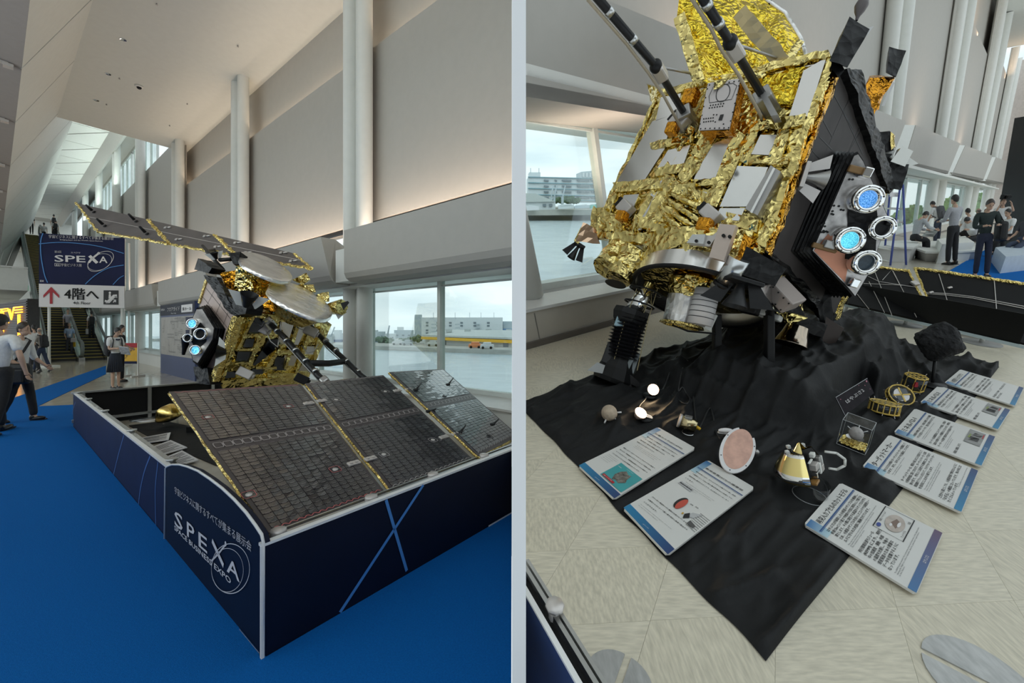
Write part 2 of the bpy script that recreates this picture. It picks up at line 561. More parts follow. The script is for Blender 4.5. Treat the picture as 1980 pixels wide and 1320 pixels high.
    # ---- trousers or skirt
    mt = cloth('%d_%d_%d' % tuple(int(x * 99) for x in trousers), trousers)
    if skirt:
        mb = MB()
        def sk(u, v):
            ph = 2 * PI * u; rad = lerp(.078, .125, v ** .8); k_ = 1 + .10 * v * (1 if int(u * 48) % 2 else -1)
            return tw(J['pel'] + V((math.cos(ph) * rad * k_, math.sin(ph) * rad * k_ * .85, .055 - .3 * v)))
        mb.grid(48, 6, sk, smooth=False); T.part('pleated_skirt', mb, mt)
    else:
        n.clear(); e.clear(); rr.clear()
        a = nd(J['pel'] + tl(V((0, 0, .07))), (.090, .069)); a = nd(J['pel'] + V((0, 0, .012)), (.086, .066), a)
        for s_ in (0, 1):
            hi = nd(J['hip', s_] + V((0, 0, -.012)), .054, a); kn = nd(J['kn', s_], .043, hi); nd(lerp(J['kn', s_], J['an', s_], .5), .04, kn); nd(lerp(J['kn', s_], J['an', s_], .97), .034, len(n) - 1)
        vs, fs = skin_mesh(n, e, rr)
        mb = MB(); mb.smooth = True; mb.add([tw(v + V((noise.noise(v * 22), noise.noise(v * 22 + V((5, 0, 0))), 0)) * .004) for v in vs], fs)
        T.part('trousers', mb, mt)
    ms = mat('shoe_%.2f' % shoes[0], shoes, .35)
    for s_ in (0, 1):
        a_, b_ = legs[s_]; an = J['an', s_]; ang = (a_ - b_) * D2 * .6
        class _S:
            def __matmul__(q_, v): return tw(an + rx(V(v), ang))
        mb = MB(); mb.ell((0, .028, -.02), (.03, .078, .022), _S(), 12, 8); mb.ell((0, -.012, -.005), (.027, .034, .034), _S(), 10, 7); mb.box((0, .028, -.037), (.052, .15, .01), _S())
        T.part('shoe', mb, ms)
    # ---- what hangs on the body
    class _B:
        def __matmul__(q_, v): return tw(J['pel'] + tl(V(v)))
    B = _B()
    for x in extras:
        if x == 'belt':
            mb = MB(); mb.smooth = True
            mb.grid(20, 1, lambda u, v: tw(J['pel'] + V((math.cos(2 * PI * u) * .089, math.sin(2 * PI * u) * .069, .052 + .02 * v)))); T.part('belt', mb, mat('leather_black', (.015, .015, .015), .4))
        if x == 'bow':
            mb = MB(); mb.ell((-.02, .075, .27), (.02, .008, .014), B, 8, 6); mb.ell((.02, .075, .27), (.02, .008, .014), B, 8, 6); mb.ell((0, .078, .262), (.008, .008, .01), B, 8, 6)
            T.part('bow_tie', mb, cloth('navy', (.015, .02, .05)))
        if x == 'vest': 
            n.clear(); e.clear(); rr.clear()
            a = nd(J['pel'] + V((0, 0, .05)), (.086, .064)); w = nd(J['waist'], (.085, .065), a); nd(J['chest'] + V((0, 0, .01)), (.094, .068), w)
            vs, fs = skin_mesh(n, e, rr); mb = MB(); mb.smooth = True; mb.add([tw(v) for v in vs], fs); T.part('knit_vest', mb, cloth('knit', (.62, .6, .55)))
        if x == 'tag':
            mb = MB(); mb.box((.0, .09, .12), (.05, .006, .065), B); mb.tube([B @ V((-.03, .04, .3)), B @ V((0, .088, .155)), B @ V((.03, .04, .3))], .004, 5); T.part('name_badge', mb, mat('badge', (.75, .72, .7), .4))
    T.hooks = dict(J=J, tw=tw, B=B, HC=HC)
    return T


def backpack(T, label, col=(.012, .012, .014), size=1.0, group=None):
    """a rucksack worn by the person T, a thing of its own"""
    B = T.hooks['B']; tw = T.hooks['tw']
    K = Thing('backpack', label, 'backpack', group)
    m = cloth('pack_%d' % int(col[2] * 999), col, .7); s = size
    def soft(c, d):
        mb = MB()
        def one(u, v): return None
        bm = bmesh.new(); bmesh.ops.create_cube(bm, size=1); bmesh.ops.bevel(bm, geom=bm.edges[:], offset=.22, segments=3, affect='EDGES', profile=.5)
        for i, v in enumerate(bm.verts): v.index = i
        mb.smooth = True
        mb.add([B @ V((c[0] + v.co.x * d[0], c[1] + v.co.y * d[1], c[2] + v.co.z * d[2] + .004 * noise.noise(v.co * 5))) for v in bm.verts], [tuple(v.index for v in f.verts) for f in bm.faces]); bm.free()
        return mb
    K.part('main_pouch', soft((0, -.105 * s, .17), (.17 * s, .1 * s, .27 * s)), m)
    K.part('front_pocket', soft((0, -.158 * s, .11), (.14 * s, .05 * s, .13 * s)), m)
    for sx in (-1, 1):
        mb = MB(); mb.tube([B @ V((sx * .055, -.07, .3)), B @ V((sx * .07, 0, .325)), B @ V((sx * .07, .066, .26)), B @ V((sx * .085, .06, .16)), B @ V((sx * .09, -.03, .08))], [(.02, .008)] * 5, 8)
        K.part('shoulder_strap', mb, m)
    mb = MB(); mb.tube([B @ V((-.02, -.09, .3)), B @ V((0, -.095, .325)), B @ V((.02, -.09, .3))], .006, 6); K.part('grab_handle', mb, m)
    return K
def clip_mb(mb, p, n):
    """cut away what lies behind the plane (p, n), closing the cut"""
    bm = bmesh.new(); vs = [bm.verts.new(v) for v in mb.v]
    for f, m, s in zip(mb.f, mb.m, mb.sm):
        try:
            q = bm.faces.new([vs[i] for i in f]); q.material_index = m; q.smooth = s
        except ValueError: pass
    bmesh.ops.remove_doubles(bm, verts=bm.verts[:], dist=1e-6)
    g = bmesh.ops.bisect_plane(bm, geom=bm.verts[:] + bm.edges[:] + bm.faces[:], plane_co=p, plane_no=n, clear_inner=True)
    ed = [e for e in g['geom_cut'] if isinstance(e, bmesh.types.BMEdge)]
    try: bmesh.ops.edgeloop_fill(bm, edges=ed)
    except Exception: pass
    for i, v in enumerate(bm.verts): v.index = i
    mb.v = [v.co.copy() for v in bm.verts]; mb.f = [tuple(v.index for v in f.verts) for f in bm.faces]
    mb.m = [f.material_index for f in bm.faces]; mb.sm = [f.smooth for f in bm.faces]
    bm.free(); return mb


def clipL(mb): return clip_mb(mb, V((-.003, 0, 0)), V((-1, 0, 0)))
def clipR(mb): return clip_mb(mb, V((.0375, 0, 0)), V((1, 0, 0)))


def MBP(): return MB()


def ptext(mb, body, a, b, hpx, P, N, off=.003, bold=0.0, cap=.73, res=2):
    """lettering on the plane (P, N) from picture point a to b, capitals hpx tall"""
    N = V(N).normalized()
    O = on(a[0], a[1], P, N); E = on(b[0], b[1], P, N)
    ux = (E - O).normalized(); uy = N.cross(ux).normalized()
    if uy.z < 0: uy = -uy
    H_ = on(a[0], a[1] - hpx, P, N); h = abs((H_ - O).dot(uy))
    mb.text(body, O + N * off, ux, uy, h=h / cap, w=(E - O).length, bold=bold, res=res)


def pplane(q4, toward=CAMP):
    n = (q4[1] - q4[0]).cross(q4[3] - q4[0]).normalized()
    if n.dot(toward - q4[0]) < 0: n = -n
    return q4[0], n


def onp(pl, pts, off=0.0): return [on(x, y, pl[0], pl[1]) + pl[1] * off for x, y in pts]


def pslab(mb, pl, pts, th, off=0.0):
    """a slab of thickness th standing on the plane, outlined by picture points"""
    return mb.prism(onp(pl, pts, off), pl[1] * th)


def chex(mb, p, cell=.05, amp=.012, seed=0):
    """a box of eight corners whose skin is crumpled like foil"""
    F6 = [(3, 2, 1, 0), (4, 5, 6, 7), (0, 1, 5, 4), (1, 2, 6, 5), (2, 3, 7, 6), (3, 0, 4, 7)]
    ctr = sum((V(q) for q in p), V()) / 8
    for f in F6:
        a, b, c, d = (V(p[i]) for i in f)
        nu = max(1, min(40, int(max((b - a).length, (c - d).length) / cell))); nv = max(1, min(40, int(max((d - a).length, (c - b).length) / cell)))
        def fn(u, v):
            q = lerp(lerp(a, b, u), lerp(d, c, u), v)
            k = V((seed, seed * 1.7, 0))
            return q + noise.noise_vector(q * (.35 / cell) + k) * amp + noise.noise_vector(q * (1.1 / cell) + k) * amp * .6
        mb.grid(nu, nv, fn, smooth=False)
    return mb


def cslab(mb, pl, pts, th, off=0.0, cell=.05, amp=.012, seed=0):
    """four picture points on the plane, as a crumpled foil slab"""
    q = onp(pl, pts, off)
    return chex(mb, q + [v + pl[1] * th for v in q], cell, amp, seed)


def cbeam(mb, pl, a, b, wpx, th, off=0.0, cell=.04, amp=.012, seed=0):
    """a foil wrapped beam along the picture line a-b"""
    dx, dy = b[0] - a[0], b[1] - a[1]; l = math.hypot(dx, dy); ox, oy = -dy / l * wpx / 2, dx / l * wpx / 2
    return cslab(mb, pl, [(a[0] + ox, a[1] + oy), (b[0] + ox, b[1] + oy), (b[0] - ox, b[1] - oy), (a[0] - ox, a[1] - oy)], th, off, cell, amp, seed)


def ccyl(mb, p, q, r, r2=None, n=22, m=8, amp=.012, seed=0, caps=True):
    """a foil wrapped drum"""
    p, q = V(p), V(q); M = facing(p, q - p); h = (q - p).length; r2 = r if r2 is None else r2
    def fn(u, v):
        a = 2 * PI * u; rr = lerp(r, r2, v)
        w = M @ V((math.cos(a) * rr, math.sin(a) * rr, h * v))
        return w + noise.noise_vector(w * 14 + V((seed, 0, 0))) * amp
    mb.grid(n, m, fn, smooth=False)
    if caps:
        mb.disc(M, r, n); mb.disc(facing(q, q - p), r2, n)
    return mb


def PT(T, parent, name, m, *a, **k):
    mb = MB(); ptext(mb, *a, **k); return T.part(name, mb, m, parent)


# shared materials
M_white = mat('white_paint', (.74, .74, .70), .55, var=.02)
M_panel = mat('pale_wall_panel', (.43, .41, .375), .6, var=.02)
M_ceil = mat('ceiling_paint', (.66, .67, .63), .7, var=.02)
M_alu = mat('aluminium', (.62, .63, .63), .32, 1.0, var=.04)
M_steel = mat('stainless_steel', (.55, .56, .56), .25, 1.0, var=.05)
M_chrome = mat('polished_metal', (.85, .85, .84), .06, 1.0, var=.02)
M_gold = foil('gold_foil', (.80, .65, .25), .12, 8, 1.0, .04)
M_goldfine = foil('gold_foil_fine', (.85, .66, .23), .14, 22, .9, .02)
M_amber = foil('amber_foil', (.75, .33, .03), .2, 16, .8, .02)
M_silver = foil('silver_foil', (.80, .78, .76), .34, 6, .5, .03)
M_mirror = mat('silver_radiator', (.80, .78, .76), .12, 1.0, var=.03, vscale=2)
M_blackblanket = foil('black_blanket', (.006, .006, .0065), .42, 6, .7, .03, 0.0)
M_blackblanket.node_tree.nodes['Principled BSDF'].inputs['Specular IOR Level'].default_value = .25
M_blackcloth = mat('black_cloth', (.0095, .0098, .0105), .7, var=.15, vscale=9, bump=.25, bscale=14, spec=.3)
M_black = mat('black_paint', (.007, .007, .0075), .45, var=.1, spec=.3)
M_carbon = mat('carbon_tube', (.011, .011, .012), .4, var=.2, vscale=30, spec=.35)
M_grey = mat('grey_metal', (.42, .41, .40), .38, .8, var=.05)
M_lgrey = mat('pale_metal_plate', (.62, .58, .55), .4, .5, var=.04)
M_navy = mat('navy_print', (.009, .014, .055), .5, var=.15, vscale=3, spec=.2)
M_navyd = mat('dark_navy_print', (.0035, .007, .022), .5, var=.15, vscale=3, spec=.2)
M_print = mat('white_print', (.78, .76, .76), .5, var=.01)
M_ink = mat('black_print', (.02, .02, .022), .5, var=.02)
M_lblue = mat('light_blue_print', (.07, .26, .62), .5, var=.02)
M_whiteedge = mat('white_edge', (.80, .80, .78), .45, var=.02)
M_glass = clear_glass('window_glass')
M_acryl = clear_glass('clear_acrylic', (.97, .98, .98), .25)
M_carpet = mat('blue_carpet', (.0035, .118, .41), .95, var=.13, vscale=120, bump=.35, bscale=260, spec=.1)
M_carpet2 = M_carpet
M_beige = mat('beige_floor', (.50, .45, .36), .14, var=.10, vscale=5, stretch=(1, .25, 1))
M_red = mat('red_print', (.42, .02, .03), .5, var=.03)
M_yellow = mat('yellow_paint', (.85, .50, .03), .5, var=.04)
# ================================================================ FIRST HALL (solar wing behind the blue barrier)
# ---- lamps the hall has: warm cove strips and uplights on the bulkhead; the ceiling fill is added
COLS_S = [1.05, 7.82, 14.4, 21.2, 28.1, 34.6, 41.2, 48.0, 55.0]
for i in range(4):
    s0, s1 = COLS_S[i], COLS_S[i + 1]
    area_light('cove_lamp', L((s0 + s1) / 2, 5.16, 7.5), L((s0 + s1) / 2, 5.22, 8.2), s1 - s0 - .5, .06, 15, (1, .77, .55), 2.6)
    area_light('bulkhead_lamp', L((s0 + s1) / 2, 4.62, 3.42), L((s0 + s1) / 2, 4.85, 5.0), s1 - s0 - .8, .12, 40, (1, .80, .64))
for i in range(4, 7):
    s0, s1 = COLS_S[i], COLS_S[i + 1]
    area_light('clerestory_lamp', L((s0 + s1) / 2, 4.4, 10.3), L((s0 + s1) / 2, 4.0, 12.9), s1 - s0 - .8, .3, 60, (.85, 1, .93))

area_light('ceiling_fill_light', L(9, -4.5, 4.6), L(12, 2.6, 9.3), 16, 1.2, 240, (.90, 1, .95))  # unseen fill light added to brighten the ceiling and slanting wall
# ---- floor and carpet
mb = MB(); mb.prism([L(-3, -9, -.06), L(75, -9, -.06), L(75, 5.2, -.06), L(-3, 5.2, -.06)], (0, 0, .06)); clipL(mb)
struct('floor', mb, M_beige)
a, b_, c, d = LZ(22, 771), LZ(205, 707), LZ(205, 723), LZ(72, 786)
e = LZ(143, 783)
far = e.dot(LA)
mb = MB(); mb.prism([L(-2, -8, .001), L(-2, 4.1, .001), L(2.15, 4.1, .001), L(2.15, .82, .001), L(9.72, .82, .001), L(9.72, 1.3, .001), L(far, d.dot(LB) + .5, .001), d + ZZ * .001, c + ZZ * .001, b_ + ZZ * .001, a + ZZ * .001, L(far + 2, -.3, .001), L(far + 4, -8, .001)], (0, 0, .008)); clipL(mb)
single('blue_carpet', mb, M_carpet, 'bright blue exhibition carpet with a strip leading to the escalators', 'carpet')

# ---- window side: ledge, columns, bulkhead, wall panels
mb = MB(); mb.box((37, 4.75, .25), (80, 1.0, .5), LF); clipL(mb); wr = struct('wall_right', mb, M_white)
mb = MB(); mb.box((37, 4.7, .515), (80, 1.06, .03), LF); clipL(mb); struct('ledge_top', mb, mat('ledge_stone', (.62, .61, .58), .35, var=.05), wr)
mb = MB(); mb.box((37, 4.66, 2.46), (80, .5, .05), LF); clipL(mb); struct('window_soffit', mb, M_white, wr)
mb = MB()
mb.box((10, 5.33, 6.6), (25, .14, 5.5), LF); mb.box((44, 5.56, 7.1), (43, .12, 6.4), LF); mb.box((44, 5.56, 13.2), (43, .12, .8), LF); clipL(mb)
struct('wall_back', mb, M_panel)
wp = []
root = bpy.data.objects.new('wall_upper', None); COL.objects.link(root); root['kind'] = 'structure'; root.location = L(10, 5, 4)
for i in range(8):
    s0, s1 = COLS_S[i] + .04, COLS_S[i + 1] - .04
    if i == 0: s0 = 1.0
    mb = MB(); mb.bbox(((s0 + s1) / 2, 5.03, 5.75 if i < 3 else 6.9), (s1 - s0, .05, 3.7 if i < 3 else 6.0), LF, .012)
    if i == 0: clipL(mb)
    struct('wall_panel', mb, M_panel, root)
    mb = MB(); mb.box(((s0 + s1) / 2, 5.1, 3.86), (s1 - s0 + .5, .08, .07), LF); mb.box(((s0 + s1) / 2, 5.1, 3.42), (s1 - s0 + .5, .08, .05), LF)
    mb.box(((s0 + s1) / 2, 5.1, 3.64), (.06, .06, .4), LF)
    if i == 0: clipL(mb)
    struct('window_frame', mb, M_black, root)
    mb = MB()
    for z in ((6.9, 4.6) if i else ()):
        p = L(COLS_S[i] + .40, 4.99, z); mb.box((COLS_S[i] + .36, 4.97, z), (.22, .06, .07), LF)
    if i: mb.box((COLS_S[i] + .42, 5.0, 5.9), (.03, .04, 3.3), LF)
    struct('panel_bracket', mb, M_grey, root)
for i, s in enumerate(COLS_S):
    if i == 0: continue
    top = 9.35 if s < 22 else 13.0
    t = Thing('column', None, None, kind='structure')
    for k in (-1, 1):
        mb = MB(); mb.smooth = True; mb.cyl(L(s + k * .27, 4.75, .5), L(s + k * .27, 4.75, top), .155, n=24, caps=False); t.part('column_tube', mb, M_white)
    mb = MB(); mb.box((s, 4.82, (top + .5) / 2), (.5, .10, top - .5), LF); t.part('column_web', mb, M_white)
    t.done(L(s, 4.75, .5))
mods = [(-2, 7.04, 7.04), (7.55, 13.9, 13.9), (14.6, 20.6, 20.6), (21.3, 27.2, 27.2), (27.9, 33.8, 33.8), (34.5, 40.5, 40.5), (41.3, 47, 47), (48, 54, 54)]
for i, (s0, s1, _) in enumerate(mods):
    prof = [(4.0, 3.41), (4.0, 2.62), (4.04, 2.53), (4.12, 2.475), (4.3, 2.45), (4.88, 2.5), (4.88, 2.9), (4.3, 3.41)]
    mb = MB(); n = len(prof)
    sk = .35 if i else 0
    A_ = [L(s0 + (sk if z > 3 else 0), t, z) for t, z in prof]; B_ = [L(s1 - .0, t, z) for t, z in prof]
    mb.add(A_ + B_, [tuple(range(n)), tuple(range(n, 2 * n))[::-1]] + [(k, (k + 1) % n, (k + 1) % n + n, k + n) for k in range(n)])
    if i == 0: clipL(mb)
    tr = struct('trim_%d' % (i + 1), mb, M_panel)
    if i:
        mb = MB(); mb.box((s0 - .28, 4.35, 2.8), (.5, .5, .62), LF); struct('beam_cover', mb, M_white, tr)
# ---- windows: frames, panes, sill rail and the canopy outside
k = 0
ms = [3.3 + 2.15 * i for i in range(0, 24)]
for i, s in enumerate(ms[:-1]):
    k += 1; s1 = ms[i + 1]
    mb = MB(); mb.box((s, 4.94, 1.5), (.075, .12, 2.0), LF); mb.box(((s + s1) / 2, 4.94, 2.52), (2.15, .1, .1), LF); mb.box(((s + s1) / 2, 4.94, 2.36), (2.15, .05, .03), LF); mb.box(((s + s1) / 2, 4.94, .56), (2.15, .1, .08), LF)
    if s < 5: clipL(mb)
    w_ = struct('window_%d' % k, mb, mat('window_alloy', (.66, .70, .67), .4, .2))
    mb = MB(); mb.box(((s + s1) / 2, 4.94, 1.5), (2.08, .012, 1.9), LF)
    if s < 5: clipL(mb)
    struct('pane', mb, M_glass, w_)
t = Thing('canopy', None, None, kind='structure')
for i in range(14):
    mb = MB(); s = -1 + 4.3 * i; mb.box((s + 2.15, 5.9, 2.66), (4.27, 1.6, .08), LF)
    if i < 3: clipL(mb)
    if mb.v: t.part('soffit_panel', mb, M_white)
t.done()
# ---- clerestory windows high up beyond the ceiling
for i in range(4, 8):
    s0, s1 = COLS_S[i] + .4, COLS_S[i + 1] - .4
    k += 1; mb = MB(); m = (s0 + s1) / 2
    mb.box((m, 5.52, 12.72), (s1 - s0, .1, .1), LF); mb.box((m, 5.52, 10.35), (s1 - s0, .1, .1), LF)
    for q in range(5): mb.box((lerp(s0, s1, q / 4), 5.52, 11.5), (.07, .1, 2.5), LF)
    w_ = struct('window_%d' % k, mb, mat('window_alloy', (.66, .70, .67), .4, .2))
    mb = MB(); mb.box((m, 5.54, 11.5), (s1 - s0, .012, 2.3), LF); struct('pane', mb, M_glass, w_)
# ---- ceiling, its fittings, and the higher ceiling beyond
mb = MB(); mb.box((9, 3.5, 9.42), (26.3, 4.08, .24), LF); clipL(mb); struct('ceiling', mb, M_ceil)
def on_ceil(x, y): return LZ(x, y, 9.3)
for lab, (x, y) in (('recessed ceiling downlight with shiny reflector, highest of the three in the white ceiling', (238, 77)), ('recessed ceiling downlight with shiny reflector, middle one of the three in the white ceiling', (209, 143)), ('recessed ceiling downlight with shiny reflector, lowest of the three in the white ceiling', (186, 194))):
    p = on_ceil(x, y); t = Thing('ceiling_downlight', lab, 'light', 'downlights in the white ceiling')
    M = facing(p, (0, 0, -1)); mb = MB(); mb.lathe([(.07, 0), (.085, .008), (.085, .0)], M, 16); t.part('trim_ring', mb, M_white)
    mb = MB(); mb.lathe([(.07, .004), (.05, .002), (.02, .001)], M, 16); t.part('reflector', mb, M_chrome); t.done()
p = on_ceil(269, 166); t = Thing('dome_camera', 'white dome security camera on the ceiling with dark lens', 'camera')
mb = MB(); mb.lathe([(.0, 0), (.11, 0), (.11, .03), (.09, .05), (0, .05)], facing(p, (0, 0, -1)), 18); t.part('housing', mb, M_white)
mb = MB(); mb.ell((0, 0, .05), (.065, .065, .06), facing(p, (0, 0, -1))); t.part('lens_dome', mb, M_black); t.done()
for i, (lab, (x, y)) in enumerate((('beside the lit ceiling edge, highest', (460, 88)), ('second from the top along the lit ceiling edge', (362, 200)), ('third along the lit ceiling edge, lowest', (328, 242)), ('beside the middle downlight', (231, 151)), ('beside the lowest downlight', (206, 201)), ('at the top by the frame edge, above the downlights', (303, 7)))):
    p = on_ceil(x, y); mb = MB(); mb.cyl(p, p + V((0, 0, -.03)), .014); mb.cyl(p + V((0, 0, -.03)), p + V((0, 0, -.038)), .024)
    single('sprinkler', mb, M_grey, 'small ceiling sprinkler head ' + lab, 'sprinkler', 'ceiling sprinklers')
root = bpy.data.objects.new('ceiling_far', None); COL.objects.link(root); root['kind'] = 'structure'; root.location = L(35, 3, 12.9)
for i in range(12):
    s0 = 22.5 + i * 3.4
    for tri in (((s0, 1.9), (s0 + 3.36, 1.9), (s0, 4.15)), ((s0 + 3.4, 1.95), (s0 + 3.4, 4.2), (s0 + .04, 4.2))):
        mb = MB(); c0 = (sum(q[0] for q in tri) / 3, sum(q[1] for q in tri) / 3)
        mb.prism([L(lerp(c0[0], q[0], .975), lerp(c0[1], q[1], .975), 12.9) for q in tri], (0, 0, .08)); struct('ceiling_panel', mb, M_white, root)
mb = MB(); mb.prism([L(22.2, 1.5, 13.0), L(66, 1.5, 13.0), L(66, 5.6, 13.0), L(22.2, 5.6, 13.0)], (0, 0, .15)); struct('ceiling_slab', mb, M_panel, root)
mb = MB(); mb.prism([L(22.2, 4.15, 12.95), L(22.2, 4.55, 12.35), L(22.2, 4.7, 12.45), L(22.2, 4.5, 12.95)], LA * 42); struct('ceiling_beam', mb, M_panel, root)
# ---- slanting wall of large white panels, its soffit and the far end
root = bpy.data.objects.new('wall_left', None); COL.objects.link(root); root['kind'] = 'structure'; root.location = L(10, 0, 7)
js = [1.5, 5.5, 9.5, 13.45, 17.1, 21.8, 26, 30, 34, 38, 43, 48, 54, 60]
for i in range(len(js) - 1):
    s0, s1 = js[i] + .035, js[i + 1] - .035
    tz = (1.49, 9.34) if s1 < 22 else (2.25, 10.9)
    p = [L(s0, .4, 7.1), L(s1, .4, 7.1), L(s1, *tz), L(s0, *tz)]; n = (p[1] - p[0]).cross(p[3] - p[0]).normalized()
    mb = MB(); mb.prism(p, n * .1 if n.dot(LB) < 0 else n * -.1); struct('wall_panel', mb, M_white, root)
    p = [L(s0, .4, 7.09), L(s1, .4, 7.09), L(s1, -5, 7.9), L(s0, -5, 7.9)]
    mb = MB(); mb.prism(p, (0, 0, .1)); struct('soffit_panel', mb, mat('soffit_shade_brown', (.27, .235, .215), .7, var=.03), root)  # the brown puts the underside's shade into the colour
    mb = MB(); mb.box((s1 + .03, .22, 7.06), (.16, .14, .06), LF); mb.box((s1 + .03, .07, 7.1), (.12, .3, .03), LF); struct('soffit_bracket', mb, M_lgrey, root)
mb = MB(); mb.prism([L(1, .45, 7.25), L(60, .45, 7.25), L(60, 2.2, 11.0), L(22, 2.2, 11), L(22, 1.5, 9.5), L(1, 1.5, 9.5)], LB * -.06); struct('wall_backing', mb, M_grey, root)
low = [[(-12, 470), (12, 402), (18, 402), (-12, 510)], [(-12, 514), (20, 402), (30, 400), (-12, 548)], [(-12, 551), (32, 400), (46, 398), (44, 430), (-12, 572)], [(-12, 575), (44, 432), (58, 410), (47, 458), (38, 482), (-12, 600)]]
for q in low:
    pts = [AT(x, y, 30 + x * .12) for x, y in q]
    mb = MB(); mb.prism(pts, LA * .3); struct('wall_panel', mb, M_white, root)
mb = MB(); mb.box((66, -1, 6.5), (.2, 13, 13.2), LF); struct('wall_far', mb, M_white)
mb = MB(); mb.box((48, -1.2, 3.9), (24, 5.0, .3), LF); mb.box((36.2, -1.2, 4.5), (.05, 5, 1.0), LF); mb.box((36, -1.2, 5.05), (.1, 5, .08), LF); struct('mezzanine_floor', mb, M_white)

# ---- partition between the two halls
mb = MB(); mb.box((.0172, 7.5, 6), (.0344, 13.0, 15)); struct('wall_partition', mb, mat('partition_white', (.985, .975, .955), .7, var=.002))

# unseen dark wall behind the viewer, added to cut sky light and reflections
mb = MB(); mb.prism([V((-40, -13, -1)), V((45, -13, -1)), V((45, -13, 8.5)), V((-40, -13, 8.5))], (0, -.2, 0)); struct('wall_blocker', mb, mat('blocker_dark', (.20, .185, .17), .8))
# ---------------------------------------------------------------- blue barrier round the exhibit
TB, S0 = .823, 2.157          # the barrier's long side and its near corner
NB = -LB                      # the long side faces this way
PB = (LB * TB, NB)
HB = .55
T = Thing('barrier', 'low dark navy barrier wall with light blue lines round the satellite exhibit', 'barrier')
mb = MB(); mb.prism([L(3.97, TB, 0), L(9.68, TB, 0), L(9.68, TB, HB), L(3.97, TB, HB)], LB * .03); T.part('side_panel', mb, M_navy)
for pts in ([(240, 841), (229, 880), (220, 917)], [(291, 881), (280, 910), (272, 945), (268, 978)], [(306, 893), (301, 940), (301, 980), (302, 1017)], [(146, 777), (142, 790), (140, 800)]):
    mb = MB(); q = onp(PB, [p.xy for p in smooth_line(pts)], .002); mb.stroke(q, .022, NB); T.part('printed_line', mb, mat('dim_blue_print', (.05, .13, .36), .5))
mb = MB(); mb.prism([L(3.97, TB - .002, HB - .012), L(9.7, TB - .002, HB - .012), L(9.7, TB - .002, HB + .004), L(3.97, TB - .002, HB + .004)], LB * .034); T.part('top_edge', mb, M_whiteedge)
mb = MB(); mb.box((6.83, TB + .055, HB - .02), (5.7, .04, .035), LF); mb.box((6.83, TB + .055, .10), (5.7, .04, .035), LF); T.part('rail', mb, M_alu)
for s in (4.1, 5.6, 7.2, 8.6, 9.6):
    mb = MB(); mb.cyl(L(s, TB + .06, 0), L(s, TB + .06, HB + .01), .026); mb.cyl(L(s, TB + .06, HB + .01), L(s, TB + .06, HB + .022), .04); T.part('post', mb, M_alu)
for s in (4.8, 6.4, 8.9):
    mb = MB(); mb.lathe([(0, .012), (.2, .012), (.2, .0)], facing(L(s, TB + .22, .0), ZZ), 20); T.part('base_plate', mb, M_alu)
# far side panel
t1 = 4.0
mb = MB(); mb.prism([L(9.68, TB, 0), L(9.68, t1, 0), L(9.68, t1, HB), L(9.68, TB, HB)], LA * .03); T.part('end_panel', mb, M_black)
mb = MB(); mb.box((9.66, 2.4, HB + .005), (.09, 3.2, .025), LF); mb.box((9.62, 2.4, .10), (.05, 3.2, .045), LF); T.part('end_rail', mb, M_alu)
for t in (TB + .1, 1.75, 2.7): 
    mb = MB(); mb.box((9.62, t, HB / 2), (.05, .05, HB), LF); T.part('post', mb, M_alu)
mb = MB(); mb.lathe([(0, .014), (.28, .012), (.28, 0)], facing(L(9.5, 1.75, 0), ZZ), 24); T.part('base_plate', mb, M_alu)
# near side panel with the crossing lines
NR_ = -LA; PR = (LA * (S0 - .002), NR_)
mb = MB(); mb.prism([L(S0, TB - .02, 0), L(S0, 3.9, 0), L(S0, 3.9, HB), L(S0, TB - .02, HB)], LA * .03); clipL(mb); T.part('near_panel', mb, M_navyd)
for a_, b_ in (((657, 1183), (818, 937)), ((746, 966), (786, 1103))):
    mb = MB(); mb.stroke(onp(PR, [a_, b_], .003), .02, NR_); T.part('printed_line', mb, M_lblue)
mb = MB(); mb.box((S0 + .012, 2.4, HB + .002), (.034, 3.2, .014), LF); clipL(mb); T.part('top_edge', mb, M_whiteedge)
mb = MB(); mb.box((S0 + .0, TB - .018, HB / 2), (.016, .014, HB), LF); T.part('corner_edge', mb, M_whiteedge)
mb = MB(); mb.box((S0 + .075, 2.4, HB - .03), (.035, 3.0, .04), LF); mb.box((S0 + .12, 2.4, HB - .02), (.012, 3.0, .03), LF); clipL(mb); T.part('rail', mb, M_alu)
for s, t in ((S0 + .085, TB + .09), (S0 + .08, 1.45), (S0 + .08, 1.95), (S0 + .08, 2.5)):
    mb = MB(); M = facing(L(s, t, HB - .02), ZZ); mb.cyl(L(s, t, 0), L(s, t, HB - .01), .024, n=10); mb.lathe([(.0, .035), (.038, .033), (.04, .02), (.04, .0)], M, 10); T.part('post', mb, M_lgrey)
mb = MB(); mb.stroke([L(S0 - .012, 2.45, .012), L(S0 - .012, 3.6, .012)], .02, NR_); clipL(mb); T.part('bottom_edge', mb, M_whiteedge)
T.done()
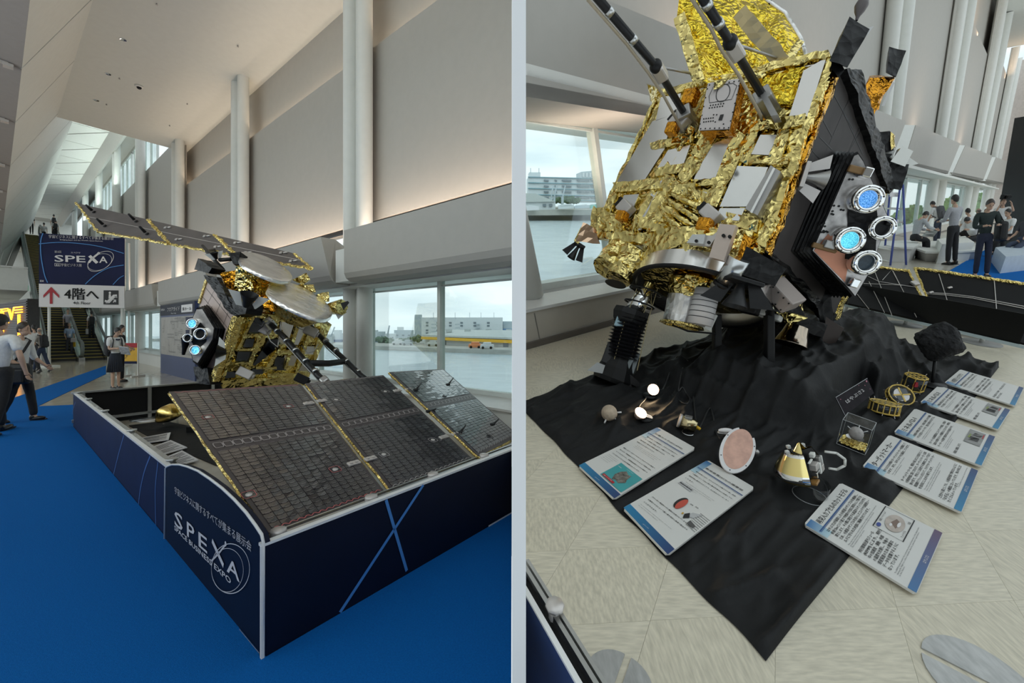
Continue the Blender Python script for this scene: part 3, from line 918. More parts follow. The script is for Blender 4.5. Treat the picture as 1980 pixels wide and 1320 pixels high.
# the arched title panel
T = Thing('title_panel', 'arched black panel with white expo lettering at the corner of the barrier', 'sign')
arc = [(325, 904), (329, 900), (338, 897), (352, 897), (368, 901), (388, 909), (411, 924), (435, 942), (459, 964), (482, 989), (500, 1013), (512, 1031), (515.5, 1047)]
q = onp(PB, arc, .012)
mb = MB(); mb.prism([L(3.965, TB - .012, .0), *[p for p in q], L(S0, TB - .012, 0)][::1], LB * .028); T.part('board', mb, M_navyd)
mb = MB(); mb.tube([L(3.965, TB - .014, .0)] + [p + NB * .002 for p in q] + [L(S0, TB - .014, .0)], .0075, 6); T.part('white_edging', mb, M_whiteedge)
mb = MB(); mb.stroke([L(S0 + .3, TB - .016, .006), L(S0 + .02, TB - .016, .006)], .012, NB); T.part('worn_bottom_edge', mb, mat('raw_board', (.5, .42, .32)))
P2 = (LB * (TB - .012), NB)
mb = MB()
PT(T, None, 'lettering', M_print, '宇宙ビジネスに関するすべてが集まる展示会', (339, 952), (487.5, 1065), 11, P2[0], NB, .004, .012)
def bl(x): return (x, 1013 + (x - 338.5) * .885)
for ch, x0, x1 in (('S', 339, 354.5), ('P', 363, 377.5), ('E', 385.5, 402), ('A', 440, 465)): PT(T, None, 'lettering', M_print, ch, bl(x0), bl(x1), 29, P2[0], NB, .004, .010)
PT(T, None, 'lettering', M_print, 'SPACE BUSINESS EXPO', (338.5, 1023), (448, 1129), 9, P2[0], NB, .004, .012)
def seg(pts, w): mb.stroke(onp(P2, pts, .005), w, NB)
seg([(412, 1044), (434, 1093)], .03); seg([(438, 1052), (424, 1070), (411, 1083)], .012)
T.part('crossed_letter', mb, M_print)
mb = MB()
pc = on(446, 1097, P2[0], NB); u_, v_ = -LA, ZZ
def ringp(cx, cy, rx_, ry_, tilt, n=40):
    o = on(cx, cy, P2[0], NB)
    return [o + NB * .006 + u_ * (math.cos(a) * rx_ * math.cos(tilt) - math.sin(a) * ry_ * math.sin(tilt)) + v_ * (math.cos(a) * rx_ * math.sin(tilt) + math.sin(a) * ry_ * math.cos(tilt)) for a in [2 * PI * i / n for i in range(n)]]
def ring2(cx, cy, a_, b_, n=44): return [on(cx + a_ * math.cos(2 * PI * i / n), cy + b_ * math.sin(2 * PI * i / n), P2[0], NB) + NB * .006 for i in range(n)]
mb.stroke(ring2(448, 1098, 37, 48), .0045, NB, True); T.part('orbit_ring', mb, M_print); mb = MB(); mb.stroke(ring2(442, 1101, 31, 42), .003, NB, True); T.part('orbit_ring', mb, M_print); mb = MB()
mb.poly(ringp(438.5, 1050, .014, .014, 0, 14)); T.part('orbit_emblem', mb, M_print)
T.done()

# ---------------------------------------------------------------- solar wing in front: three panels of cells
def wing_pt(x, y, o=0.0):
    return on(x, y, WPL[0], WPL[1]) + WPL[1] * o
wq = V((2.25, .9, .53)), V((4.28, .9, 1.08))
WPL = (L(*wq[0]), (L(*wq[1]) - L(*wq[0])).cross(LB).normalized())
if WPL[1].z < 0: WPL = (WPL[0], -WPL[1])
M_cell = mat('solar_cell', (.013, .013, .019), .25, 0, var=.35, vscale=5, spec=.2, coat=1.0, coat_ior=1.68)
M_cellb = mat('cell_backing', (.055, .045, .048), .35, var=.1)
M_redwire = mat('red_wire', (.5, .12, .12), .4); M_whitewire = mat('pale_wire', (.40, .37, .36), .4)
T = Thing('solar_wing', 'big dark solar wing of three celled panels leaning over the blue barrier', 'solar panel')
wings = [([(327, 757), (581, 742), (746, 953), (525, 1036)], 13, 46, .28), ([(591, 741), (741, 725), (916, 889), (758, 950)], 12, 46, .28), ([(752, 722), (857, 713), (1003, 842), (925, 886)], 11, 44, .28)]
for wi, (px, nu, nv, pb) in enumerate(wings):
    Q = [wing_pt(x, y) for x, y in px]
    up = WPL[1]
    if wi == 2:      # this panel is folded a little flatter about its hinge line
        Q = [p + up * .02 for p in Q]; ed = (Q[3] - Q[0]).normalized(); up = Matrix.Rotation(-.15, 3, ed) @ up
        if up.dot(LB) < WPL[1].dot(LB): up = Matrix.Rotation(.30, 3, ed) @ up
        Q[1] = on(*px[1], Q[0], up); Q[2] = on(*px[2], Q[0], up)
    mb = MB(); mb.prism(Q, up * -.03); clipL(mb) if wi == 2 else None
    pn = T.part('panel', mb, M_cellb, label=['panel beside the curved title board', 'middle panel', 'panel that mirrors the bright window'][wi])
    mb = MB(); chex(mb, [p - up * .031 for p in Q] + [p - up * .012 for p in Q], .06, .008)
    for a, b in ((0, 1), (1, 2), (2, 3), (3, 0)):
        mb.tube([lerp(Q[a], Q[b], i / 24) + noise.noise_vector(Q[a] + V((i * 3.1, 0, 0))) * .008 - up * .015 for i in range(25)], .012, 5)
    if wi == 2: clipL(mb)
    T.part('foil_edge', mb, M_goldfine, pn)
    # cells
    QC = [bil(Q, .03, .025), bil(Q, .97, .025), bil(Q, .97, .975), bil(Q, .03, .975)]
    lst = []
    for j in range(nv):
        v0, v1 = j / nv, (j + 1) / nv
        if abs((j + .5) / nv - .5) < .035: continue
        for i in range(nu):
            g = .012 if (i + 1) % 4 else .05
            lst.append((i / nu + .0022, (i + 1) / nu - .0022, v0 + .0012, v1 - .0012))
    def cellmb(m, c):
        u0, u1, v0, v1 = c
        p = [bil(QC, u0, v0), bil(QC, u1, v0), bil(QC, u1, v1), bil(QC, u0, v1)]
        k = .06
        a, b, c2, d = p
        j = up * (.003 + .0012 * rnd.random()); tl_ = [up * (.0012 * rnd.uniform(-1, 1)) for _ in range(4)]
        p6 = [a + tl_[0], b + tl_[1], lerp(b, c2, .88) + tl_[2], lerp(c2, d, k) + tl_[2], lerp(c2, d, 1 - k) + tl_[3], lerp(a, d, .88) + tl_[3]]
        m.prism([q_ + up * .0005 for q_ in p6], j)
    lst.sort(key=lambda c: -c[3])
    rest = MB(); n = 0
    for c in lst:
        if n < (300 if wi == 0 else 0):
            m = MB(); cellmb(m, c)
            if min(v.x for v in m.v) < -.01: T.part('solar_cell', m, M_cell, pn); n += 1
        else: cellmb(rest, c)
    if wi == 2: clipL(rest)
    T.part('solar_cells', rest, M_cell, pn, kind='stuff')
    # wiring: pale bars between the rows, scallops along the edges, the chain across the middle
    mb = MB()
    for j in range(0, nv):
        v0 = (j + .0) / nv
        if abs((j + .5) / nv - .5) < .035 : continue
        for i in range(nu):
            a = bil(QC, (i + .25) / nu, v0 + .0008); b = bil(QC, (i + .72) / nu, v0 + .0008)
            mb.stroke([a + up * .0078, b + up * .0078], .0018, up)
    if wi == 2: clipL(mb)
    T.part('busbars', mb, M_whitewire, pn, kind='stuff')
    mb = MB()
    nc = 14
    for i in range(nc):
        u0, u1 = (i + .06) / nc, (i + .94) / nc
        pts = [bil(QC, lerp(u0, u1, q), .5 + s * .018) for q, s in ((.1, -1), (.9, -1), (1, -.5), (1, .5), (.9, 1), (.1, 1), (0, .5), (0, -.5))]
        mb.stroke([p + up * .006 for p in pts], .005, up, True)
    if wi == 2: clipL(mb)
    T.part('wire_chain', mb, M_whitewire, pn)
    for vv in (-.012, 1.008):
        mb = MB(); pts = []
        for i in range(81):
            u = i / 80; pts.append(bil(QC, u, vv + (.008 * abs(math.sin(u * PI * 16))) * (1 if vv < 0 else -1)) + up * .006)
        mb.stroke(pts, .006, up)
        if wi == 2: clipL(mb)
        T.part('edge_wiring', mb, M_redwire if wi == 0 else M_whitewire, pn)
# bolts with white washers and a wire loop round each
for x, y, w in ((402, 807, 0), (558, 786, 0), (481, 957, 0), (648, 908, 0), (650, 773, 1), (742, 879, 1), (837, 851, 1), (745, 757, 1)):
    p = wing_pt(x, y); mb = MB(); mb.lathe([(0, .010), (.008, .009), (.009, .007), (.018, .0065), (.018, .0)], facing(p, WPL[1]), 14)
    T.part('bolt', mb, M_lgrey)
    mb = MB(); f = facing(p + WPL[1] * .006, WPL[1], LB)
    mb.stroke([f @ V((a * .034, b * .034, 0)) for a, b in ((-1, -.7), (-.7, -1), (.7, -1), (1, -.7), (1, .7), (.7, 1), (-.7, 1), (-1, .7))], .004, WPL[1], True)
    T.part('wire_loop', mb, M_redwire if not w else M_whitewire)
# hinges across the gaps
for (x, y), (x2, y2) in (((597, 781), (622, 776)), ((684, 897), (716, 888)), ((768, 756), (790, 754)), ((858, 846), (881, 840))):
    for q in ((x, y), (x2, y2)):
        p = wing_pt(*q); f = facing(p, WPL[1], LB); mb = MB(); mb.bbox((0, 0, .008), (.09, .045, .014), f, .004); mb.cyl(f @ V((-.02, 0, .015)), f @ V((-.02, 0, .022)), .012); mb.cyl(f @ V((.02, 0, .015)), f @ V((.02, 0, .022)), .012)
        T.part('hinge', mb, M_lgrey)
for (x, y), (dx, dy) in (((803, 756), (14, -15)), ((866, 745), (12, -13)), ((888, 838), (14, -13)), ((952, 822), (14, -9)), ((828, 797), (18, -2))):
    p = wing_pt(x, y); q = wing_pt(x + dx * .8, y + dy * .8, .03); mb = MB(); mb.tube([p + WPL[1] * .01, lerp(p, q, .5), q], [.011, .009, .007], 8); mb.bbox((0, 0, .012), (.05, .03, .024), facing(p, WPL[1], LB), .005); T.part('latch', mb, M_carbon)
T.done()

# ---------------------------------------------------------------- inside the barrier: cloth, small models and boards
mb = MB(); q = [LZ(x, y, .012) for x, y in ((249, 822), (318, 813), (400, 830), (420, 900), (300, 850))]; mb.prism(q, ZZ * -.01)
single('floor_cloth', mb, M_blackcloth, 'black cloth on the floor under the small gold capsule behind the barrier', 'cloth')
def board(q, label, title=None):
    T = Thing('information_board', label, 'sign', 'information boards behind the solar wing')
    P = [LZ(x, y, .03) for x, y in q]
    mb = MB(); mb.prism(P, ZZ * .012); T.part('panel', mb, M_print)
    mb = MB()
    for i in range(9):
        v = .16 + i * .085 + (.05 if i > 4 else 0); mb.stroke([bil(P, .1, v) + ZZ * .0135, bil(P, .9 - .25 * (i % 4 == 3), v) + ZZ * .0135], .018, ZZ)
    T.part('print', mb, M_ink)
    T.done()
board([(265, 849), (330, 837), (326, 851), (275, 858)], 'white information board farthest from the arched title panel')
board([(286, 868), (330, 852), (362, 866), (304, 883)], 'white information board in the middle of three behind the barrier')
board([(310, 889), (352, 872), (384, 890), (330, 905)], 'white information board just behind the arched title panel')
T = Thing('capsule_model', 'small gold and black cutaway capsule on a clear stand behind the solar wing', 'model')
c = LZ(330, 824, .02); M = facing(c + ZZ * .16, V((-.2, -.3, 1)))
mb = MB(); mb.lathe([(.0, .0), (.19, .0), (.2, .02), (.13, .17), (.06, .2), (0, .2)], M, 24, -2.2, 1.2); T.part('gold_shell', mb, mat('gold_plate', (.85, .62, .2), .2, 1.0))
mb = MB(); mb.lathe([(.0, -.07), (.1, -.05), (.19, -.005), (.19, .0), (0, .0)], M, 24); mb.lathe([(.2, .0), (.15, .14), (.05, .19)], M, 14, 1.2, 4.08); mb.box((-.08, .06, .07), (.16, .12, .12), M); T.part('dark_frame', mb, M_black)
mb = MB(); mb.smooth = True; mb.cyl(c, c + ZZ * .14, .1, n=20, caps=False); T.part('clear_stand', mb, M_acryl); T.done()
# ---------------------------------------------------------------- the satellite model, seen over the wing
def c4(x, y): return (x / 3.473 + 330, y / 3.473 + 380)
A = AT(420, 741, 5.8); Bv = AT(598, 727, 7.2); Cv = AT(467, 604, 5.55); Dv = AT(641, 628, 7.0); Ev = AT(406, 538, 6.15); Gv = AT(366, 648, 6.4)
e2 = Ev - Cv
FM = pplane([A, Bv, Dv, Cv]); FD = pplane([A, Cv, Ev, Gv]); FTn = (Dv - Cv).cross(Ev - Cv).normalized()
if FTn.z < 0: FTn = -FTn
FT = (Cv, FTn)
T = Thing('satellite_model', 'gold foil satellite model with two silver dishes standing behind the solar wing', 'satellite')
SAT_L = T
ins = lambda p: p
mb = MB(); chex(mb, [A, Bv, Bv + e2, Gv, Cv, Dv, Dv + e2, Ev], .06, .012, 3); T.part('body', mb, M_gold)
# dark radiator panes and silver panes of the face towards the windows
for i, q in enumerate(([(545, 800), (640, 795), (600, 915), (515, 915)], [(500, 950), (560, 950), (545, 1005), (478, 1005)], [(650, 955), (725, 950), (700, 1020), (560, 1130), (545, 1125)], [(445, 1035), (555, 1035), (530, 1098), (430, 1100)], [(700, 1070), (760, 1075), (770, 1160), (680, 1160)], [(545, 1150), (630, 1148), (610, 1185), (520, 1190)], [(370, 1170), (440, 1170), (420, 1210), (360, 1215)])):
    mb = MB(); pslab(mb, FM, [c4(*p) for p in q], .012, .015); T.part('dark_radiator', mb, mat('dark_mirror', (.10, .11, .14), .08, 1.0, var=.1))
for i, q in enumerate(([(740, 835), (825, 840), (780, 975), (705, 1000)], [(850, 850), (905, 870), (850, 990), (800, 985)], [(890, 1000), (985, 1000), (965, 1055), (865, 1050)], [(760, 1060), (850, 1060), (820, 1130), (735, 1125)], [(880, 1115), (960, 1120), (925, 1190), (840, 1188)])):
    mb = MB(); pslab(mb, FM, [c4(*p) for p in q], .012, .015); T.part('silver_radiator', mb, M_mirror)
beams = [((480, 770), (890, 835), 34), ((470, 930), (745, 900), 22), ((430, 1020), (590, 1015), 16), ((420, 1110), (540, 1105), 14), ((690, 1040), (830, 1030), 22), ((590, 930), (520, 1120), 26), ((740, 980), (620, 1170), 20), ((840, 850), (760, 1150), 22), ((930, 880), (830, 1180), 22), ((470, 800), (335, 1235), 22), ((550, 790), (440, 1010), 16), ((640, 1190), (920, 1185), 30), ((1000, 880), (940, 1180), 20), ((560, 1140), (700, 1140), 16), ((340, 1250), (900, 1225), 60)]
for i, (a, b, w) in enumerate(beams):
    mb = MB(); cbeam(mb, FM, c4(*a), c4(*b), w / 3.473, .05, .0, .045, .014, i); T.part('foil_beam', mb, M_gold)
# the engine face: pinkish tiles, black blankets and the engine pod
nD = FD[1]
mb = MB(); pslab(mb, FD, [(407, 541), (465, 612), (419, 738), (371, 655)], .03, .0); tile = T.part('tiled_panel', mb, mat('pink_tile', (.52, .40, .35), .5))
mb = MB()
for a, b in (((395, 572), (455, 646)), ((388, 590), (449, 662)), ((402, 556), (460, 628)), ((420, 560), (400, 600)), ((432, 585), (415, 625)), ((446, 604), (430, 645)), ((440, 640), (428, 680)), ((415, 592), (405, 615))):
    mb.stroke(onp(FD, [a, b], .034), .006, nD)
T.part('tile_joint', mb, M_black, tile)
mb = MB(); cbeam(mb, FD, c4(466, 805), c4(312, 1238), 9, .07, .0, .04, .012, 5); T.part('gold_edging', mb, M_goldfine)
mb = MB(); cbeam(mb, FD, c4(262, 560), c4(210, 720), 3.5, .05, .0, .04, .01, 6); T.part('gold_edging', mb, M_goldfine)
mb = MB(); cslab(mb, FD, [c4(265, 535), c4(360, 545), c4(480, 790), c4(445, 795)], .06, .03, .06, .02, 3); T.part('black_blanket', mb, M_blackblanket)
base = [(403.4, 588.8), (409, 591.6), (441, 636.3), (435, 656.4), (399, 719.8), (392, 711), (379, 656), (384.7, 624.7)]
front = [(380.4, 594.5), (392, 593.7), (416.4, 633.4), (413, 656.4), (382.4, 705.4), (373, 699.6), (364, 659.3), (367.4, 624.7)]
OFF = .26
pc_ = on(390, 648, FD[0] + nD * OFF, nD); nP = (nD * .5 + (CAMP - pc_).normalized() * .6).normalized(); FP_ = (pc_, nP)
qa = onp(FD, base, .03); qb = onp(FP_, front)
mb = MB(); rings = []
for i in range(9):
    t = i / 8; c_ = sum(qa, V()) / 8; cb_ = sum(qb, V()) / 8; cc = lerp(c_, cb_, t); k = .94 if i % 2 else 1.0
    rings.append([cc + (lerp(x, y, t) - cc) * k for x, y in zip(qa, qb)])
vs = [v for r in rings for v in r]
mb.add(vs, [(i * 8 + j, i * 8 + (j + 1) % 8, (i + 1) * 8 + (j + 1) % 8, (i + 1) * 8 + j) for i in range(8) for j in range(8)] + [tuple(range(64, 72))])
pod = T.part('engine_pod', mb, M_blackblanket)
mb = MB(); pslab(mb, FP_, [(x * .93 + 390 * .07, y * .93 + 648 * .07) for x, y in front], .012, .0); T.part('pod_plate', mb, mat('worn_silver_plate', (.55, .52, .50), .35, .8, var=.35, vscale=9), pod)
mb = MB(); pslab(mb, FP_, [(376, 615), (391, 625), (403, 640), (400, 660), (381, 678), (372, 660), (372, 630)], .006, .013); T.part('pod_blanket', mb, M_blackblanket, pod)
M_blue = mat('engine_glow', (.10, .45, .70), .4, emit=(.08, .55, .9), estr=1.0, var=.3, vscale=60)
for i, (x, y, rp, blue) in enumerate(((168, 855, 36, 1), (222, 922, 42, 0), (190, 1030, 36, 1), (138, 950, 30, 0))):
    px = c4(x, y); o = on(px[0], px[1], *FP_); r = rp / 3.473 / 784 * (o - CAMP).y * .95
    M = facing(o, nP); g = T.part('ion_engine', None, None) if False else None
    mb = MB(); mb.lathe([(r, .01), (r * 1.05, .05), (r, .085), (r * .78, .085), (r * .72, .06), (r * .72, .02)], M, 22); T.part('engine_ring', mb, M_chrome)
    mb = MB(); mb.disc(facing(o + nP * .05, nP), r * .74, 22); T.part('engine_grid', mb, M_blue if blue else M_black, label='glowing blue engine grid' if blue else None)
def bbx(q, th, off, m, name, cr=.06, amp=.01, pl=None, parent=None):
    mb = MB(); cslab(mb, pl or FD, [c4(*p) for p in q], th, off, cr, amp, len(T.q)); return T.part(name, mb, m, parent)
bbx([(250, 425), (345, 490), (320, 525), (228, 500)], .18, -.05, M_blackblanket, 'corner_box')
bbx([(385, 660), (560, 720), (545, 790), (470, 805)], .2, -.12, M_blackblanket, 'corner_box')
bbx([(205, 1140), (300, 1150), (320, 1260), (230, 1255)], .15, -.05, M_blackblanket, 'corner_box')
def thruster(pxa, pxb, d, r, m=M_white, wings=True, m2=M_black):
    a = AT(pxa[0], pxa[1], d); b = AT(pxb[0], pxb[1], d - .05)
    mb = MB(); mb.smooth = True; mb.lathe([(r * .25, 0), (r * .4, (b - a).length * .4), (r * .8, (b - a).length)], facing(a, b - a), 14); T.part('thruster_nozzle', mb, m2)
    if wings:
        ax = (b - a).normalized(); sd = ax.cross(ray(*pxa)).normalized()
        mb = MB()
        for k in (-1, 1): mb.prism([a + sd * k * r * .3, a + sd * k * r * .8, b + sd * k * r * 1.7, b + sd * k * r * .75], ray(*pxa).normalized() * .01)
        T.part('thruster_shield', mb, m)
thruster(c4(505, 740), c4(530, 655), 5.35, .14, M_white)
thruster(c4(375, 1045), c4(310, 1040), 5.6, .12, M_white)
thruster(c4(85, 1060), c4(105, 955), 6.0, .08, M_black, False)
thruster(c4(310, 420), c4(290, 375), 6.1, .07)
mb = MB(); cslab(mb, (AT(*c4(430, 410), 6.0), V((.1, -1, .2)).normalized()), [c4(388, 382), c4(468, 370), c4(455, 455), c4(420, 450)], -.2, 0, .06, .01, 4); T.part('antenna_cone', mb, M_blackblanket)
mb = MB(); mb.tube([AT(*c4(330, 425), 6.1), AT(*c4(410, 420), 6.05)], .03, 8); T.part('black_arm', mb, M_black)
mb = MB(); mb.tube([AT(*c4(215, 330), 6.9), AT(*c4(275, 400), 6.4), AT(*c4(350, 490), 6.2)], .025, 8); T.part('wing_boom', mb, M_black)
# crumpled gold and amber under the dishes
for i, (q, m, d) in enumerate((([(330, 510), (440, 500), (430, 620), (385, 625)], M_amber, 6.0), ([(440, 470), (520, 450), (560, 640), (430, 640)], M_gold, 5.95), ([(520, 520), (700, 600), (680, 720), (540, 650)], M_gold, 6.1), ([(560, 650), (740, 700), (720, 770), (560, 750)], M_amber, 5.8), ([(820, 560), (910, 510), (940, 560), (890, 590)], M_gold, 6.9), ([(860, 590), (960, 600), (970, 640), (900, 630)], M_gold, 6.8), ([(980, 660), (1060, 640), (1065, 700), (1010, 700)], M_gold, 6.7), ([(640, 690), (880, 790), (870, 830), (640, 780)], M_gold, 5.9))):
    mb = MB(); P = [AT(*c4(*p), d) for p in q]; w = ray(*c4(*q[0])).normalized() * .22; chex(mb, P + [p + w for p in P], .05, .028, i); T.part('foil_bundle', mb, m)
bbx([(1080, 740), (1150, 705), (1190, 770), (1125, 825)], .02, 0, M_white, 'star_tracker', pl=(AT(*c4(1130, 765), 6.7), V((.5, -1, .4)).normalized()))
mb = MB(); mb.tube([AT(*c4(1075, 750), 6.75), AT(*c4(1150, 740), 6.65)], [.1, .13], 8); T.part('foil_drum', mb, M_gold)
mb = MB(); mb.prism([AT(*c4(*p), 6.5) for p in ((1140, 715), (1190, 700), (1200, 712), (1160, 762))], ray(640, 590) * .03); T.part('thruster_shield', mb, M_black)
# dishes
def cat(pts, n=4):
    out = []; m = len(pts)
    for i in range(m):
        p0, p1, p2, p3 = (V(pts[(i + k) % m] + (0,)) for k in (-1, 0, 1, 2))
        for j in range(n):
            t = j / n; out.append(tuple((.5 * ((2 * p1) + (p2 - p0) * t + (2 * p0 - 5 * p1 + 4 * p2 - p3) * t * t + (3 * p1 - p0 - 3 * p2 + p3) * t ** 3)).xy))
    return out
for i, (pts, d, lab) in enumerate((([(465, 378), (520, 372), (600, 388), (690, 425), (770, 480), (815, 530), (808, 562), (770, 570), (720, 562), (640, 537), (560, 500), (500, 468), (466, 430)], 6.25, 'silver dish beside the upper wing'), ([(648, 620), (670, 590), (730, 572), (830, 585), (930, 630), (1020, 690), (1075, 750), (1085, 795), (1050, 822), (980, 820), (880, 785), (780, 735), (700, 690), (655, 645)], 6.0, 'silver dish nearest the boom'))):
    cx = sum(p[0] for p in pts) / len(pts); cy = sum(p[1] for p in pts) / len(pts)
    pl = (AT(*c4(cx, cy), d), FTn); q = onp(pl, cat([c4(*p) for p in pts])); n = len(q); ctr = sum(q, V()) / n
    mb = MB(); mb.smooth = True
    rr = []
    for k, (sc, h) in enumerate(((1.0, -.05), (1.0, .0), (.97, .006), (.8, .0), (.55, -.004), (.28, .0), (.05, .002))): rr.append([ctr + (p - ctr) * sc + FTn * h for p in q])
    mb.add([v for r_ in rr for v in r_], [(a * n + b, a * n + (b + 1) % n, (a + 1) * n + (b + 1) % n, (a + 1) * n + b) for a in range(6) for b in range(n)] + [tuple(range(6 * n, 7 * n))])
    ds = T.part('dish', mb, M_silver, label=lab)
    mb = MB(); mb.smooth = False
    lo = [ctr + (p - ctr) * .5 - FTn * .3 for p in q]
    mb.add([ctr + (p - ctr) * .98 - FTn * .04 for p in q] + [p + noise.noise_vector(p * 9) * .03 for p in lo], [(b, (b + 1) % n, (b + 1) % n + n, b + n) for b in range(n)]); T.part('dish_back', mb, M_gold, ds)
# boom: two black bars with a cross bar, silver bands and cables
b1 = [(665, 850, 5.85), (770, 950, 5.7), (890, 1090, 5.5), (1000, 1210, 5.3), (1035, 1235, 5.25)]
b2 = [(920, 850, 6.6), (1050, 985, 6.35), (1170, 1095, 6.1), (1285, 1205, 5.85), (1330, 1240, 5.8)]
for b in (b1, b2):
    P = [AT(*c4(x, y), d) for x, y, d in b]; mb = MB(); mb.tube(P, .038, 8); T.part('boom_bar', mb, M_carbon)
    for t in (.15, .33, .5, .68, .85):
        p = lerp(P[0], P[-1], t); ax = (P[-1] - P[0]).normalized(); mb = MB(); mb.cyl(p - ax * .02, p + ax * .02, .043); T.part('silver_band', mb, M_alu)
    mb = MB(); mb.bbox((0, 0, 0), (.1, .1, .1), facing(P[-1], P[-1] - P[0]), .02); T.part('end_fitting', mb, M_grey)
    mb = MB(); mb.bbox((0, 0, 0), (.13, .16, .12), facing(P[0], P[-1] - P[0]), .02); T.part('hinge_block', mb, M_alu)
    mb = MB(); mb.tube([P[0] + V((0, 0, .05)), lerp(P[0], P[1], .5) + V((.05, 0, -.1)), P[1] + V((0, 0, -.08)), P[2] + V((0, 0, -.07)), P[3] + V((0, 0, -.06))], .008, 6); T.part('cable', mb, M_grey)
mb = MB(); mb.tube([AT(*c4(920, 1118), 5.45), AT(*c4(1060, 1120), 5.8), AT(*c4(1175, 1105), 6.08)], .045, 8); T.part('cross_bar', mb, M_carbon)
for i, (x, y) in enumerate(((610, 885), (940, 905), (500, 1185), (880, 1225))):
    p = AT(*c4(x, y), 5.95 + .45 * (x > 700)); M = facing(p, V((.5, -1, .2)), V((1, .4, -.6))); mb = MB(); mb.bbox((0, 0, 0), (.2, .13, .13), M, .012); mb.cyl(M @ V((.1, 0, 0)), M @ V((.13, 0, 0)), .04); T.part('instrument_box', mb, M_lgrey if i != 3 else M_black)
for i, pts in enumerate((((560, 840), (610, 870), (640, 820), (700, 850)), ((640, 900), (670, 970), (720, 1010), (725, 960)), ((840, 850), (850, 880), (890, 895)), ((880, 1000), (920, 1050), (960, 1040), (990, 990)), ((740, 840), (735, 880), (745, 920)))):
    mb = MB(); mb.tube([AT(*c4(*p), 5.75 + .4 * (p[0] > 750)) for p in pts], .007, 6); T.part('cable', mb, M_grey)
# stand under the body
mb = MB()
p = lerp(lerp(A, Bv, .4), lerp(Gv, Bv + e2, .4), .45)
for dx in (-.25, .25): mb.cyl(V((p.x + dx, p.y, 0)), V((p.x + dx, p.y, p.z + .2)), .04)
mb.box((p.x, p.y, .05), (1.2, .9, .1)); T.part('stand', mb, M_black)
T.done()

# ---------------------------------------------------------------- the far wing, seen from below
T = Thing('upper_solar_wing', 'dark solar wing held up behind the satellite, gold edged, seen from below', 'solar panel')
q = [AT(147, 392, 9.0), AT(566, 489, 7.2), AT(603, 519, 6.8), AT(189, 447, 8.3)]
nW = (q[1] - q[0]).cross(q[3] - q[0]).normalized()
if nW.dot(CAMP - q[0]) < 0: nW = -nW
M_wback = mat('wing_back', (.12, .105, .10), .38, var=.12, vscale=3, spec=.6)
for i, (u0, u1) in enumerate(((0, .375), (.385, .685), (.695, 1))):
    P = [bil(q, u0, 0), bil(q, u1, 0), bil(q, u1, 1), bil(q, u0, 1)]
    mb = MB(); mb.prism(P, -nW * .03); pn = T.part('wing_panel', mb, M_wback)
    mb = MB()
    for a, b in ((2, 3), (1, 2), (3, 0)): mb.tube([lerp(P[a], P[b], k / 30) - nW * .01 + noise.noise_vector(P[a] + V((k * 2.7, 0, 0))) * .03 for k in range(31)], .026, 5)
    T.part('foil_edge', mb, M_goldfine, pn)
    mb = MB(); mb.stroke([lerp(P[0], P[3], .5) + nW * .003, lerp(P[1], P[2], .5) + nW * .003], .012, nW); T.part('wire_run', mb, M_lgrey, pn)
    for u in (.2, .8):
        for v in (.25, .75):
            p = bil(P, u, v); f = facing(p, nW); mb = MB(); mb.bbox((0, 0, .012), (.05, .05, .024), f, .006); mb.tube([f @ V((0, 0, .06)), f @ V((.02, 0, .2))], [.03, .02], 8) if i == 0 else mb.cyl(f @ V((.05, 0, .01)), f @ V((.12, 0, .01)), .015)
            T.part('latch' if i == 0 else 'clip', mb, M_carbon if i == 0 else M_lgrey, pn)
mb = MB(); mb.tube([bil(q, .6, .95) + nW * .02, AT(400, 486, 6.8), AT(*c4(350, 490), 6.2)], .03, 8); T.part('yoke', mb, M_carbon)
T.done()
# ---------------------------------------------------------------- hanging sign to the fourth floor
def c3(x, y): return (x / 3.474, 380 + y / 3.474)
def c6(x, y): return (x / 4.123, 540 + y / 4.125)
T = Thing('direction_sign', 'large navy sign with white floor arrow strip before the escalators', 'sign')
q = [AT(75.4, 450.5, 16.5), AT(240, 460.6, 17.5), AT(240.5, 595.5, 17.5), AT(75, 593.2, 16.5)]
P, N = pplane(q); q[2] = on(240.5, 595.5, P, N); m1, m2 = bil(q, 0, .685), bil(q, 1, .685)
mb = MB(); mb.prism([q[0], q[1], m2, m1], -N * .06); up_ = T.part('upper_board', mb, mat('deep_blue_print', (.008, .012, .055), .5, var=.25, vscale=.5, spec=.2))
mb = MB(); mb.prism([m1, m2, q[2], q[3]], -N * .06); T.part('lower_board', mb, M_print)
mb = MB()
PT(T, up_, 'lettering', M_print, '宇宙ビジネスに関するすべてが集まる展示会', c3(330, 277), c3(765, 291), 5.2, P, N, .02, .015)
PT(T, up_, 'lettering', M_print, "Bridging Japan and the World's Space Business", c3(405, 293), c3(692, 303), 2.4, P, N, .02, .0)
PT(T, up_, 'lettering', M_print, '第2回', c3(368, 377), c3(413, 378), 3.6, P, N, .02, .01); PT(T, up_, 'lettering', M_print, 'スペクサ', c3(478, 381), c3(542, 383), 2.6, P, N, .02)
PT(T, up_, 'lettering', M_print, 'SPE', c3(369, 436), c3(577, 441), 13, P, N, .02, .012); PT(T, up_, 'lettering', M_print, 'A', c3(668, 444), c3(724, 446), 13, P, N, .02, .012)
PT(T, up_, 'lettering', M_print, '宇宙ビジネス展', c3(413, 467), c3(551, 470), 4.6, P, N, .02, .012); PT(T, up_, 'lettering', M_print, 'IDX', c3(271, 572), c3(297, 573), 3.6, P, N, .02, .02)
def sg(pts, w, m_=None): (m_ or mb).stroke(onp((P, N), [c3(*p) for p in pts], .022), w, N)
